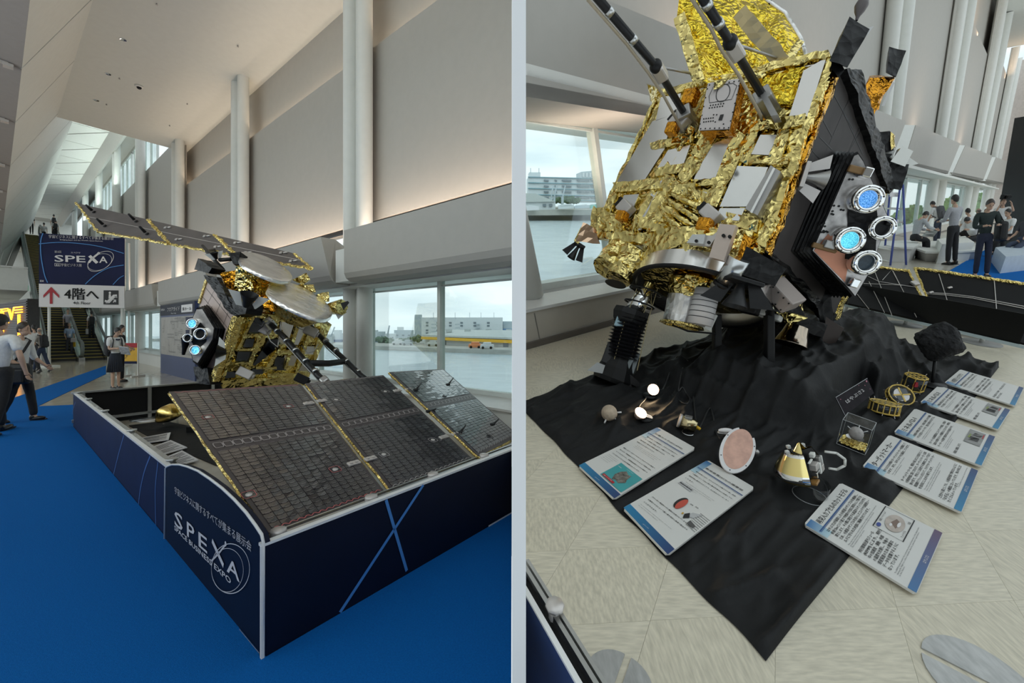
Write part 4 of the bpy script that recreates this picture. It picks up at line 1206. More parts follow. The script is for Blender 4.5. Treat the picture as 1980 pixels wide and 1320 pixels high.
sg([(603, 398), (655, 446)], .11); T.part('emblem', mb, M_print, up_); mb = MB(); sg([(660, 385), (625, 412), (598, 444)], .07); T.part('emblem', mb, M_print, up_); mb = MB()
sg([(370, 448), (408, 448), (408, 467), (370, 466), (370, 448)], .012); PT(T, up_, 'lettering', M_print, '東京', c3(376, 464), c3(403, 465), 3, P, N, .02)
def ell3(cx, cy, rx_, ry_, tilt, w, n=44):
    mb.stroke(onp((P, N), [c3(cx + rx_ * math.cos(a) * math.cos(tilt) - ry_ * math.sin(a) * math.sin(tilt), cy + rx_ * math.cos(a) * math.sin(tilt) + ry_ * math.sin(a) * math.cos(tilt)) for a in [2 * PI * i / n for i in range(n)]], .024), w, N, True)
T.part('outline_box', mb, M_print, up_); mb = MB()
ell3(678, 435, 96, 54, -.55, .016); T.part('orbit_ring', mb, M_print, up_); mb = MB(); ell3(672, 440, 84, 52, -.35, .012); T.part('orbit_ring', mb, M_print, up_); mb = MB(); ell3(665, 381, 6, 6, 0, .03, 12)
T.part('emblem', mb, M_print, up_)
mb = MB()
for pts, w in (([(262, 318), (400, 308), (560, 318), (700, 342), (833, 382)], .028), ([(291, 246), (276, 300), (278, 400), (300, 520), (322, 578)], .03), ([(575, 588), (640, 530), (730, 480), (833, 460)], .028), ([(760, 592), (800, 550), (833, 530)], .025)): mb = MB(); sg([p.xy for p in smooth_line(pts)], w, mb); T.part('orbit_line', mb, M_lblue, up_)
mb = MB()
PT(T, None, 'lettering', M_ink, '4階へ', c3(434, 684), c3(664, 690), 18, P, N, .02, .02); PT(T, None, 'lettering', M_ink, '4th Floor', c3(493, 722), c3(611, 724), 5.4, P, N, .02, .012)
mb.poly(onp((P, N), [c3(*p) for p in ((697, 629), (797, 630), (796, 726), (696, 724))], .015)); T.part('symbol_ground', mb, M_ink)
mb = MB(); mb.poly(onp((P, N), [c3(*p) for p in ((345, 606), (399, 662), (399, 681), (355, 640), (355, 720), (336, 720), (336, 640), (293, 680), (293, 662))], .02)); T.part('red_arrow', mb, M_red)
mb = MB(); sg([(706, 700), (728, 704), (768, 664), (788, 664)], .09); sg([(712, 713), (735, 713), (772, 676), (790, 676)], .03); mb.poly(onp((P, N), [c3(*p) for p in ((733, 655), (746, 655), (748, 676), (731, 686))], .024))
mb.poly(onp((P, N), [c3(740 + 8 * math.cos(a), 646 + 8 * math.sin(a)) for a in [PI * i / 6 for i in range(12)]], .024)); sg([(762, 710), (776, 697)], .04); sg([(764, 694), (778, 694), (778, 709)], .035)
T.part('escalator_symbol', mb, M_print)
for x, y0, y1, d in ((95, 593, 704, 16.9), (236, 595, 690, 17.6)):
    a_, b_ = AT(x, y0 - 40, d), AT(x, y1, d); b_.z = .0; mb = MB(); mb.cyl(a_, b_, .045); mb.box((b_.x, b_.y, .03), (.5, .4, .06)); T.part('post', mb, M_white)
T.done()

# ---------------------------------------------------------------- dark kiosk with glowing lettering, exit sign, glass screen
T = Thing('kiosk', 'dark kiosk with orange glowing letters behind the queue of people', 'kiosk')
e0, e1, e2_ = AT(53, 577, 18), AT(-60, 600, 24), AT(77, 578, 18.4)
def down(p): return V((p.x, p.y, 0))
mb = MB(); back = e1 + (e2_ - e0)
mb.hexa([down(e0), down(e1), down(back), down(e2_), e0, e1, back, e2_]); T.part('body', mb, mat('dark_slats', (.03, .026, .025), .5, var=.2, vscale=12))
KP, KN = pplane([e0, e1, down(e1), down(e0)]); 
for i in range(26):
    z = .15 + i * .105; mb = MB(); a_ = down(e0) + ZZ * z + KN * .02; b_ = down(e1) + ZZ * z * 1.0 + KN * .02; mb.prism([a_, b_, b_ + ZZ * .06, a_ + ZZ * .06], KN * .02); T.part('slat', mb, mat('slat_brown', (.035, .018, .013), .5))
M_neon = mat('orange_neon', (.9, .4, .05), .4, emit=(1, .36, .03), estr=2.2)
for pts in ([(-6, 915), (12, 770), (34, 915)], [(4, 900), (14, 810), (26, 900)], [(12, 758), (66, 752)], [(25, 758), (25, 912)], [(33, 770), (62, 767)], [(35, 774), (35, 910)], [(68, 756), (90, 826), (106, 748)], [(78, 756), (90, 800)], [(106, 745), (163, 740)], [(108, 763), (163, 758)], [(116, 780), (163, 775)], [(136, 792), (138, 940)], [(146, 790), (147, 935)], [(40, 850), (70, 846)]):
    mb = MB(); mb.tube([on(*c3(*p), KP, KN) + KN * .06 for p in pts], .03, 6); T.part('neon_tube', mb, M_neon)
T.done()
T = Thing('exit_sign', 'small green emergency exit sign hanging above the dark kiosk', 'sign')
p = AT(47, 557, 26); mb = MB(); mb.bbox((p.x, p.y, p.z), (.42, .12, .36), None, .02); T.part('housing', mb, mat('exit_green', (.02, .22, .10), .4, emit=(.02, .3, .12), estr=.4))
mb = MB(); mb.tube([p, V((p.x, p.y, p.z + 2.0))], .02, 6); T.part('rod', mb, M_grey)
mb = MB(); mb.text('非常口', p + V((-.13, -.07, -.07)), XX, ZZ, h=.12); T.part('lettering', mb, M_print); T.done()
T = Thing('glass_screen', 'tall glass screen with thin pale posts just past the big sign', 'screen')
for x, y0, y1 in ((241.5, 462, 684), (249.5, 470, 682)):
    a_ = AT(x, y0, 20.3); mb = MB(); mb.box((a_.x, a_.y, a_.z / 2), (.06, .06, a_.z)); T.part('post', mb, M_white)
a_, b_ = AT(242, 466, 20.3), AT(249, 474, 20.3); mb = MB(); mb.prism([a_, b_, down(b_), down(a_)], (0, .02, 0)); T.part('pane', mb, M_glass)
T.done()

# ---------------------------------------------------------------- escalators
ES0, ES1, EH = 29.6, 56.0, 9.9
def esc_z(s): return max(0, min(EH, (s - ES0) / (ES1 - ES0) * EH))
def escalator(t0, t1, label):
    T = Thing('escalator', label, 'escalator')
    n = 66; sm = MB(); ds = (ES1 - ES0) / n; hz = EH / n
    sm.box((0, 0, -hz / 2), (ds, t1 - t0, hz), frame(V(), LA, LB, ZZ)); me = sm.mesh('step', mat('escalator_step', (.035, .035, .035), .45), V())
    ed = MB(); ed.box((-ds / 2 - .005, 0, -.012), (.03, t1 - t0, .03), frame(V(), LA, LB, ZZ)); me2 = ed.mesh('step_edge', mat('step_yellow', (.55, .42, .08), .5), V())
    for i in range(n):
        c = L(ES0 + (i + .5) * ds, (t0 + t1) / 2, (i + 1) * hz); st = T.piece('step', me, Matrix.Translation(c))
        T.q[-1] = (st, None, Matrix.Translation(c)); e_ = bpy.data.objects.new('step_edge', me2); COL.objects.link(e_); e_.parent = st
    mb = MB(); mb.prism([L(ES0, t0, -.05), L(ES1, t0, EH - .1), L(ES1, t0, EH - 1.2), L(ES0 + 2.6, t0, -.05)], LB * (t1 - t0)); T.part('truss', mb, M_steel)
    for t in (t0 - .11, t1 + .11):
        w = .09
        mb = MB(); mb.prism([L(ES0 - .9, t - w, 0), L(ES0 - .9, t - w, .18), L(ES0, t - w, .25), L(ES1, t - w, EH + .25), L(ES1, t - w, EH - .5), L(ES0 + 1, t - w, 0)], LB * w * 2); T.part('skirt', mb, M_steel)
        m = 12
        for i in range(m):
            s0, s1 = lerp(ES0 - .6, ES1, i / m) + .04, lerp(ES0 - .6, ES1, (i + 1) / m) - .04
            mb = MB(); mb.prism([L(s0, t, esc_z(s0) + .2), L(s1, t, esc_z(s1) + .2), L(s1, t, esc_z(s1) + .95), L(s0, t, esc_z(s0) + .95)], LB * .02); T.part('glass_panel', mb, M_glass)
        path = [L(ES0 - .5, t, .22), L(ES0 - .95, t, .3), L(ES0 - 1.12, t, .6), L(ES0 - .95, t, .9), L(ES0 - .5, t, .99), L(ES0, t, 1.0), L(ES1, t, EH + 1.0), L(ES1 + 1, t, EH + 1.0), L(ES1 + 1.4, t, EH + .7), L(ES1 + 1.2, t, EH + .3)]
        mb = MB(); mb.tube(path, .055, 8); T.part('handrail', mb, mat('handrail_grey', (.16, .18, .17), .4))
    T.done()
escalator(1.75, 2.6, 'escalator nearer the dark kiosk, carrying two people down')
escalator(2.85, 3.58, 'escalator nearer the windows, carrying people up')
mb = MB(); mb.box((61, 2.6, EH - .2), (10, 4.2, .4), LF); struct('floor_upper', mb, M_beige)

# ---------------------------------------------------------------- floor guide board and poster stand
T = Thing('guide_board', 'tall floor guide board with navy header and white floor plan', 'sign')
B0, B1 = 19.2, 15.15; TG = 3.85; zt = 2.44
GP = (LB * (TG - .05), -LB)
mb = MB(); mb.box(((B0 + B1) / 2, TG, zt / 2), (B0 - B1, .1, zt), LF); T.part('board', mb, mat('guide_blue', (.035, .055, .15), .45))
def gz(u, z): return L(lerp(B0, B1, u), TG - .056, z)
mb = MB(); mb.prism([gz(.02, .68), gz(.98, .68), gz(.98, 2.0), gz(.02, 2.0)], LB * .004); T.part('map_sheet', mb, mat('map_paper', (.42, .40, .37), .6))
mb = MB(); mb.prism([gz(0, 2.06), gz(1, 2.06), gz(1, 2.44), gz(0, 2.44)], LB * .004); T.part('header', mb, M_navyd)
mb = MB(); mb.text('フロアガイド', L(lerp(B0, B1, .24), TG - .062, 2.2), -LA, ZZ, h=.16, w=1.5, bold=.015); T.part('header_lettering', mb, M_print); mb = MB(); mb.text('SPEXA', L(lerp(B0, B1, .03), TG - .062, 2.24), -LA, ZZ, h=.1, w=.5); T.part('header_lettering', mb, M_print); mb = MB(); mb.text('Floor map', L(lerp(B0, B1, .36), TG - .062, 2.1), -LA, ZZ, h=.06, w=.6); T.part('header_lettering', mb, M_print); mb = MB(); mb.poly([gz(.66, 2.12) - LB * .006, gz(.95, 2.12) - LB * .006, gz(.95, 2.36) - LB * .006, gz(.66, 2.36) - LB * .006]); T.part('hall_plate', mb, M_print)
mb = MB(); mb.text('東ホール', L(lerp(B0, B1, .69), TG - .066, 2.18), -LA, ZZ, h=.12, w=.95, bold=.01); T.part('hall_name', mb, M_ink)
mb = MB(); r_ = random.Random(3)
for i in range(46):
    u, z = r_.uniform(.05, .85), r_.uniform(.75, 1.92); w, h = r_.choice(((.12, .06), (.06, .14), (.2, .03), (.03, .2))); mb.stroke([gz(u, z) - LB * .004, gz(min(u + w, .96), z) - LB * .004, gz(min(u + w, .96), min(z + h, 1.97)) - LB * .004, gz(u, min(z + h, 1.97)) - LB * .004], .012, -LB, True)
T.part('floor_plan', mb, mat('plan_grey', (.18, .17, .16)))
mb = MB()
for z in (1.7, 1.3): mb.poly([gz(.78, z) - LB * .008, gz(.97, z) - LB * .008, gz(.97, z + .26) - LB * .008, gz(.78, z + .26) - LB * .008])
T.part('plan_legend', mb, M_navy); T.done()
T = Thing('poster_stand', 'small standing poster with red top and yellow body beside the schoolgirl', 'sign')
a_ = AT(238, 735, 12.6); D_ = 13.5
q = [AT(239, 663, D_), AT(265, 663, D_), AT(265, 703, D_), AT(239, 703, D_)]; P, N = pplane(q)
mb = MB(); mb.prism([bil(q, 0, .0), bil(q, 1, 0), bil(q, 1, 1), bil(q, 0, 1)], (0, .03, 0)); pn = T.part('poster', mb, mat('poster_yellow', (.75, .43, .04), .5))
mb = MB(); mb.poly([p - V((0, .004, 0)) for p in (bil(q, 0, 0), bil(q, 1, 0), bil(q, 1, .22), bil(q, 0, .22))]); T.part('red_header', mb, M_red, pn)
mb = MB(); mb.poly([p - V((0, .004, 0)) for p in (bil(q, 0, .88), bil(q, 1, .88), bil(q, 1, 1), bil(q, 0, 1))]); T.part('navy_footer', mb, M_navy, pn)
mb = MB(); mb.text('Calender', bil(q, .1, .78) - V((0, .006, 0)), (XX + ZZ * 1.2).normalized(), (ZZ - XX * 1.2).normalized(), h=.14); mb.text('SPACE', bil(q, .08, .3) - V((0, .006, 0)), XX, ZZ, h=.05); T.part('lettering', mb, M_ink, pn)
mb = MB()
for u in (-.03, 1.03):
    p = bil(q, u, 0); mb.box((p.x, p.y + .02, p.z / 2), (.03, .03, p.z)); mb.box((p.x, p.y + .02, .02), (.05, .5, .04))
T.part('stand', mb, M_white); T.done()

# ---------------------------------------------------------------- people in the first hall
def LP(label, x, y, d=None, h=1.7, face=(1, 0), sq=.72, z=None, **k):
    if z is None: z = 0.0
    p = AT(x, y, d) if d else LZ(x, y, z)
    if d is None: p = LZ(x, y, z)
    T = person(label, p, ZZ, V((face[0], face[1], 0)), h, sq, **k); return T
W_ = (.74, .74, .73); BK = (.016, .016, .018)
t = LP('person in white short-sleeved shirt cut off by the picture edge, walking past', -3, 839, h=1.84, face=(-.3, 1), sq=.95, legs=((16, 4), (-14, 10)), arms=((-10, 10, 15, 0), (-16, 24, 30, 0)), shirt=W_, trousers=BK); t.done()
t = LP('person in white rolled-sleeve shirt with a black shoulder bag, striding over the blue carpet', 40, 816, h=1.72, face=(.92, .3), sq=.85, legs=((13, 5), (-13, 12)), arms=((14, 8, 40, 10), (-6, 10, 62, 10)), head=(4, 0), shirt=W_, sleeve='rolled', trousers=BK, hair=(.03, .018, .012))
B_ = t.hooks['B']; t.done()
K = Thing('shoulder_bag', 'black shoulder bag hanging at the hip of the striding person', 'bag')
mb = MB(); bm_ = (.14, .03, -.02); mb.bbox(bm_, (.11, .3, .2), B_, .04); K.part('bag_body', mb, cloth('bag', (.012, .012, .013), .6))
mb = MB(); mb.bbox((.2, .03, -.04), (.03, .24, .13), B_, .012); K.part('pocket', mb, cloth('bag', (.012, .012, .013), .6))
mb = MB(); mb.tube([B_ @ V(p) for p in ((.13, .0, .06), (.09, .085, .2), (-.02, .075, .3), (-.08, .0, .325), (-.06, -.08, .25), (.06, -.09, .12), (.12, -.04, .06))], [(.018, .006)] * 7, 8); K.part('strap', mb, cloth('bag', (.012, .012, .013), .6)); K.done()
t = LP('person in white shirt and black trousers leaning forward in the queue by the kiosk', 60, 722, h=1.78, face=(-1, .1), legs=((20, 6), (-18, 14)), arms=((12, 6, 30, 0), (20, 6, 20, 0)), lean=10, shirt=W_, trousers=BK); t.done()
t = LP('dark-haired person in white shirt half hidden behind the queue', 66, 716, h=1.75, face=(-1, .2), legs=((8, 4), (-8, 6)), shirt=W_, trousers=(.05, .05, .06)); t.done()
t = LP('balding person in grey T-shirt and jeans with a rucksack, walking to the kiosk', 80, 719, h=1.68, face=(-1, .0), legs=((24, 8), (-22, 14)), arms=((10, 6, 40, 0), (4, 6, 30, 0)), lean=6, bald=True, hair=(.2, .18, .16), shirt=(.38, .36, .33), trousers=(.03, .045, .09), shirtname='grey tee'); t.done()
backpack(t, 'black rucksack on the balding person in jeans').done()
def EP(label, x, yf, d, **k):
    p = AT(x, yf, d); T = person(label, p, ZZ, k.pop('face'), k.pop('h', 1.72), k.pop('sq', .74), **k); return T
t = EP('person in light blue shirt holding papers and a yellow bag at the escalator foot', 134, 690, 20.6, face=V((.8, -.55, 0)), h=1.75, legs=((8, 4), (-6, 6)), arms=((0, 6, 15, 0), (6, 6, 50, 10)), shirt=(.32, .43, .60), trousers=(.06, .06, .07), hair=(.25, .24, .23), extras=('tag',)); hk = t.hooks; t.done()
p = hk['tw'](hk['J']['hand', 0]); mb = MB(); mb.bbox((0, 0, -.12), (.10, .05, .26), Matrix.Translation(p), .01); single('carrier_bag', mb, M_yellow, 'yellow carrier bag hanging from the hand of the light blue shirt', 'bag')
mb = MB(); mb.bbox((0, 0, 0), (.30, .02, .21), frame(p + V((.05, -.1, .1)), XX, V((0, 1, .3)).normalized(), ZZ), .004); single('papers', mb, M_print, 'white papers held by the person in light blue shirt', 'papers')
t = EP('person in pale checked shirt with dark rucksack straps riding down the escalator', 131, 658, 22.2, face=V((.8, -.55, 0)), h=1.72, arms=((20, 6, 70, 20), (0, 6, 20, 0)), shirt=(.45, .45, .50), trousers=(.05, .05, .06), hair=(.05, .04, .035)); t.done()
t = EP('person in white shirt seen from behind riding up the escalator', 177, 661, 22.6, face=V((-.8, .6, 0)), h=1.72, arms=((0, 6, 8, 0), (0, 8, 10, 0)), shirt=W_, trousers=BK); hk = t.hooks; t.done(); backpack(t, 'black rucksack on the person riding up the escalator').done()
p = hk['tw'](hk['J']['hand', 0]); mb = MB(); mb.bbox((0, 0, -.16), (.12, .05, .3), Matrix.Translation(p), .01); single('paper_bag', mb, M_print, 'white paper bag held by the person riding up', 'bag')
t = EP('person in dark clothes whose legs show under the big sign on the escalator', 163, 626, 25.5, face=V((-.8, .6, 0)), shirt=(.04, .04, .045), trousers=BK); t.done()
for x, y, d, lab, sh in ((61, 452, 36.5, 'person in a dark jacket at the top of the escalators beside the slanting wall', (.03, .03, .035)), (104, 454, 34, 'person in white with a rucksack highest on the far escalator', W_), (107, 466, 33, 'person with a dark rucksack below the highest rider', (.5, .5, .5)), (85, 470, 34, 'person whose head just shows above the big sign', (.6, .6, .6))):
    t = EP(lab, x, y, d, face=V((-.8, .6, 0)), shirt=sh, trousers=BK); t.done()
    if x > 100: backpack(t, 'tiny dark rucksack on ' + ('the highest rider' if y < 460 else 'the second highest rider')).done()
t = LP('girl in school uniform with pleated skirt looking down at papers in her hands', 223, 752, h=1.66, face=(.95, -.25), sq=.78, arms=((12, 6, 82, 25), (12, 6, 82, 25)), head=(28, 0), legs=((0, 0), (4, 4)), shirt=W_, trousers=(.02, .024, .035), skirt=True, longhair=True, extras=('vest', 'bow'))
hk = t.hooks; t.done(); backpack(t, 'black rucksack on the girl in pleated skirt', size=1.15).done()
p = lerp(hk['tw'](hk['J']['hand', 0]), hk['tw'](hk['J']['hand', 1]), .5); mb = MB(); mb.bbox((0, 0, 0), (.2, .03, .28), facing(p + V((.06, -.02, -.06)), V((.3, -.5, .6)), V((1, 0, .2))), .006); single('leaflets', mb, mat('leaflet', (.5, .52, .56), .4, var=.3, vscale=20), 'printed leaflets held in the hands of the schoolgirl', 'papers')
t = LP('person in black T-shirt standing right behind the schoolgirl', 234, 738, h=1.7, face=(.9, .4), sq=.75, arms=((10, 8, 60, 20), (10, 8, 60, 20)), shirt=(.015, .015, .017), trousers=BK); t.done()
# ================================================================ THE HARBOUR OUTSIDE
M_water = mat('harbour_water', (.40, .48, .52), .25, 0, var=.12, vscale=.35, bump=.6, bscale=1.6, stretch=(1, 3, 1), spec=.35)
M_conc = mat('quay_concrete', (.42, .41, .38), .8, var=.15, vscale=.5)
M_bwhite = mat('building_white', (.66, .70, .72), .7, var=.03)
M_bgrey = mat('building_grey', (.45, .52, .56), .7, var=.05)
M_roof = mat('shed_roof', (.50, .53, .52), .6, var=.06)
M_bwin = mat('far_window', (.16, .20, .23), .4)
M_tree = mat('far_trees', (.10, .16, .10), .9, var=.5, vscale=1.2)
M_hull = mat('ship_hull', (.03, .08, .20), .5)
mb = MB(); mb.grid(40, 40, lambda u, v: V((lerp(-170, -.01, u), lerp(4.5, 260, v), -2.1))); mb.v = [p if p.dot(LB) > 5.2 else p + LB * (5.2 - p.dot(LB)) for p in mb.v]; clipL(mb)
struct('water_surface', mb, M_water)
def hz(x, d, z): p = AT(x, 635, d); return V((p.x, p.y, z))
qa, qb = AT(600, 664, 95), AT(990, 679, 57)
mb = MB(); mb.prism([V((qa.x - 60, qa.y + 25, -2.2)), V((qb.x, qb.y, -2.2)), V((qb.x, qb.y + 90, -2.2)), V((qa.x - 60, qa.y + 120, -2.2))], ZZ * .75); clipL(mb); struct('quay_ground', mb, M_conc)
def block(T, name, x0, x1, y0, y1, d, dep, m, d1=None, windows=None, wm=None):
    """a building block between picture columns, its face at distance d (d1 at its other end)"""
    d1 = d1 or d
    p = [AT(x0, y1, d), AT(x1, y1, d1), AT(x1, y0, d1), AT(x0, y0, d)]
    p[1].z = p[0].z; 
    mb = MB(); mb.prism(p, V((-.25 * dep if x0 < 990 else .3 * dep, dep, 0))); clipL(mb) if x0 < 990 else clipR(mb)
    b = T.part(name, mb, m)
    n = (p[1] - p[0]).cross(p[3] - p[0]).normalized(); n = n if n.dot(CAMP - p[0]) > 0 else -n
    for (u0, u1, v0, v1) in windows or []:
        mb = MB(); mb.prism([bil(p, u0, v0) + n * .01, bil(p, u1, v0) + n * .01, bil(p, u1, v1) + n * .01, bil(p, u0, v1) + n * .01], n * .06); T.part('window', mb, wm or M_bwin, b)
    return b
T = Thing('warehouse', 'long pale warehouse blocks behind the shed with yellow eaves', 'building')
win = [(u, u + .03, v, v + .07) for u in (.06, .20, .36, .50, .66, .82) for v in (.30, .42, .62, .74)]
block(T, 'main_block', 815, 972, 613.5, 659, 100, 14, M_bwhite, 92, win)
block(T, 'stair_tower', 802, 816, 608, 662, 101, 10, M_bgrey)
block(T, 'end_block', 973, 993, 621, 658, 95, 12, M_bgrey, 94, [(.0, .95, .5, .62)], mat('blue_band', (.12, .28, .5)))
for x in (838, 860, 880, 908, 930, 955):
    mb = MB(); a_ = AT(x, 617, 96); mb.cyl(a_, a_ + ZZ * 1.6, .05, n=5); T.part('aerial', mb, M_bgrey)
for x in (838, 884, 922):
    mb = MB(); 
    for k in range(4): mb.prism([AT(x - 4, 626 + k * 7, 93.5), AT(x + 4, 626 + k * 7, 93.5), AT(x + 4, 627.5 + k * 7, 93.5), AT(x - 4, 627.5 + k * 7, 93.5)], V((0, .8, 0)))
    T.part('stair_landings', mb, M_bgrey)
T.done()
T = Thing('quay_shed', 'low quay shed with a yellow eaves band beside the water', 'building')
block(T, 'wall', 822, 993, 652, 672, 78, 10, M_bwhite, 66, [(.22, .27, .1, .75), (.58, .63, .1, .75), (.9, .95, .1, .75)])
mb = MB(); a_, b_ = AT(814, 650.5, 77), AT(993, 657.5, 65); mb.prism([a_, b_, b_ - ZZ * .5, a_ - ZZ * .5], V((0, 1, 0))); clipL(mb); T.part('eaves_band', mb, mat('eaves_yellow', (.80, .45, .03), .5))
mb = MB(); mb.prism([AT(816, 650, 77), AT(993, 656, 65), AT(993, 641.5, 74), AT(868, 640, 84)], ZZ * .3); clipL(mb); T.part('roof', mb, M_roof)
for x in (868, 904, 945, 984):
    mb = MB(); p = AT(x, 641, 78); mb.box((p.x, p.y, p.z + .2), (1.1, .8, .6)); T.part('roof_vent', mb, M_roof)
T.done()
for i, (x0, x1, y0, y1, d, lab, m) in enumerate(((632, 662, 647, 664, 96, 'white harbour office at the water behind the satellite boom', M_bwhite), (726, 742, 641, 660, 120, 'pale grey harbour block beside the window post', M_bgrey), (744, 764, 645, 662, 105, 'low white block with railings near the cranes', M_bwhite), (762, 800, 638, 661, 130, 'hazy blue-grey hall behind the cranes', M_bgrey), (768, 780, 632, 650, 150, 'small pale tower in the haze', M_bwhite), (690, 722, 640, 660, 125, 'distant pale block glimpsed between the columns', M_bgrey))):
    T = Thing('harbour_building', lab, 'building'); block(T, 'body', x0, x1, y0, y1, d, 8, m, None, [(u, u + .12, v, v + .12) for u in (.1, .4, .7) for v in (.2, .5)]); T.done()
for x0, x1, lab in ((640, 661, 'blue ship hull at the quay behind the boom'), (708, 737, 'blue ship hull at the quay beside the columns')):
    T = Thing('ship', lab, 'ship'); mb = MB(); a_, b_ = AT(x0, 664, 92), AT(x1, 664.5, 90); mb.prism([V((a_.x, a_.y, -2.1)), V((b_.x - .4, b_.y, -2.1)), V((b_.x, b_.y, -.9)), V((a_.x - .3, a_.y, -.9))], V((0, 3, 0))); T.part('hull', mb, M_hull)
    mb = MB(); c_ = lerp(a_, b_, .4); mb.box((c_.x, c_.y + 1.4, -.2), (2.0, 2, 1.5)); mb.box((c_.x, c_.y + 1.4, .9), (1.3, 1.6, .7)); T.part('deckhouse', mb, M_bwhite); T.done()
for x, y, x2, y2, lab in ((799, 655, 809, 627, 'slanting harbour crane by the stair tower'), (749, 650, 753, 629, 'thin harbour crane above the low white block'), (709, 650, 717, 634, 'harbour crane glimpsed beside the column'), (640, 650, 647, 632, 'harbour crane behind the satellite boom')):
    T = Thing('crane', lab, 'crane'); a_, b_ = AT(x, y, 88), AT(x2, y2, 88); mb = MB(); mb.tube([a_, b_], .16, 5); T.part('jib', mb, M_bgrey); mb = MB(); mb.box((a_.x, a_.y, (a_.z - 1.5) / 2), (.9, .9, a_.z + 1.5)); T.part('base', mb, M_bwhite); T.done()
r_ = random.Random(5)
for i, (x, y, w) in enumerate(((738, 658, 12), (756, 660, 14), (778, 660, 12), (795, 658, 10), (806, 654, 9))):
    p = AT(x, y, 86 - i); mb = MB()
    for k in range(5): mb.ell((p.x + r_.uniform(-.6, .6) * w * .09, p.y + r_.uniform(-.5, .5), p.z + r_.uniform(-.3, .3)), (w * .06, .7, .55), None, 18, 12, .5, k)
    single('bush', mb, M_tree, ['green bush on the quay beside the blue hull', 'green bush before the low white block', 'green bush in the middle of the quay', 'green bush near the slanting crane', 'green bush beside the yellow eaves'][i], 'bush')
for i, (x, d, c_, lab) in enumerate(((770, 75, (.6, .6, .6), 'white van parked on the quay'), (790, 74, (.35, .38, .4), 'grey car on the quay by the shed end'), (838, 70, (.55, .55, .53), 'pale car parked before the shed'), (919, 63, (.7, .25, .1), 'orange vehicle before the shed'), (942, 61, (.6, .6, .6), 'white car before the shed door'))):
    T = Thing('car', lab, 'car'); p = hz(x, d, -1.45); mb = MB(); mb.bbox((p.x, p.y, -1.05), (2.0, 1.4, .55), None, .12); mb.bbox((p.x, p.y, -.65), (1.2, 1.2, .4), None, .1); T.part('body', mb, mat('car_%d' % i, c_, .4))
    mb = MB()
    for k in (-.6, .6): mb.cyl(V((p.x + k, p.y - .72, -1.25)), V((p.x + k, p.y - .6, -1.25)), .2)
    T.part('wheels', mb, M_black); T.done()
# ================================================================ SECOND HALL (the model seen close up, on a ramped floor)
UPZ = RN + XX * -.223 + RFW * -.077
RSF = frame(CAMP - RN * 1.6, RD, RM, UPZ)            # hall axes with the raked uprights
RFF = frame(CAMP - RN * 1.6, XX, RFW, RN)            # floor axes
RSI = RSF.inverted()
def rst(p): return RSI @ p
for s0, s1, t_, z_, zz_, pw, c_ in ((6, 9.5, 3.75, 3.68, 5, 14, (1, .74, .55)), (9, 19, 3.75, 3.75, 5, 34, (1, .74, .55)), (22.8, 30, 3.75, 4.2, 6, 40, (1, .78, .6)), (36.5, 45, 3.75, 4.6, 6, 60, (1, .8, .65)), (36.5, 45, 4.22, 10.8, 12, 60, (1, .66, .4)), (54, 68, 4.22, 11.8, 13, 80, (1, .66, .4))):
    area_light('uplight_lamp', RS((s0 + s1) / 2, t_, z_), RS((s0 + s1) / 2, t_ + .2, zz_), s1 - s0, .12, pw, c_)
# ---- floor of large streaked tiles
M_tile = mat('streaked_tile', (.66, .605, .48), .38, var=.15, vscale=85, stretch=(1, .16, 1), spec=.3, bump=.05, bscale=30)
M_tile2 = mat('streaked_tile_turned', (.68, .625, .50), .38, var=.14, vscale=85, stretch=(.16, 1, 1), spec=.3, bump=.05, bscale=30)
root = bpy.data.objects.new('floor_tiled', None); COL.objects.link(root); root['kind'] = 'structure'; root.location = R(3, 3, 0)
E1, E2 = V((.998, .055, 0)) * .52, V((.53, .848, 0)) * .44
tm = MB(); tm.prism([V((0, 0, -.02)), E1 * .998 + V((0, 0, -.02)), E1 * .998 + E2 * .998 + V((0, 0, -.02)), E2 * .998 + V((0, 0, -.02))], V((0, 0, .02)))
mA, mB = tm.mesh('floor_tile', M_tile, V()), tm.mesh('floor_tile', M_tile2, V())
fix_normals(mA); fix_normals(mB)
o0 = V((.555, 1.202, 0)); tiles = []
for i in range(-14, 14):
    for j in range(-3, 18):
        c = o0 + E1 * i + E2 * j
        cs = [c, c + E1, c + E1 + E2, c + E2]
        if max(q.x for q in cs) < .06 or c.y < -.1: continue
        if min(-.619 * q.x + .785 * q.y for q in cs) > 3.4: continue
        w_ = CAMP + XX * c.x + RFW * c.y - RN * 1.6
        if w_.y > .1 and PX + FP * w_.x / w_.y > 2150 or c.y > 7: continue
        tiles.append((c.y, i, j, c, min(q.x for q in cs) < .04))
tiles.sort(key=lambda q: q[0])
for k, (_, i, j, c, cut) in enumerate(tiles[:298]):
    if cut:
        m_ = MB(); m_.prism([R(*(c + d).xy, -.02) for d in (V(), E1 * .998, E1 * .998 + E2 * .998, E2 * .998)], RN * .02); clipR(m_)
        if m_.v: struct('floor_tile', m_, M_tile if (i + j) % 2 else M_tile2, root)
        continue
    ob = bpy.data.objects.new('floor_tile', mA if (i + j) % 2 else mB); COL.objects.link(ob); ob.parent = root
    ob.matrix_local = Matrix.Translation(-root.location) @ RFF @ Matrix.Translation(c)
mb = MB(); mb.prism([R(.0, .2, -.06), R(14, .2, -.06), R(60, 44, -.06), RS(72, 3.4, -.06), RS(2.5, 3.4, -.06), R(0, 4.3, -.06)], RN * .039); clipR(mb); struct('floor_base', mb, M_tile, root)
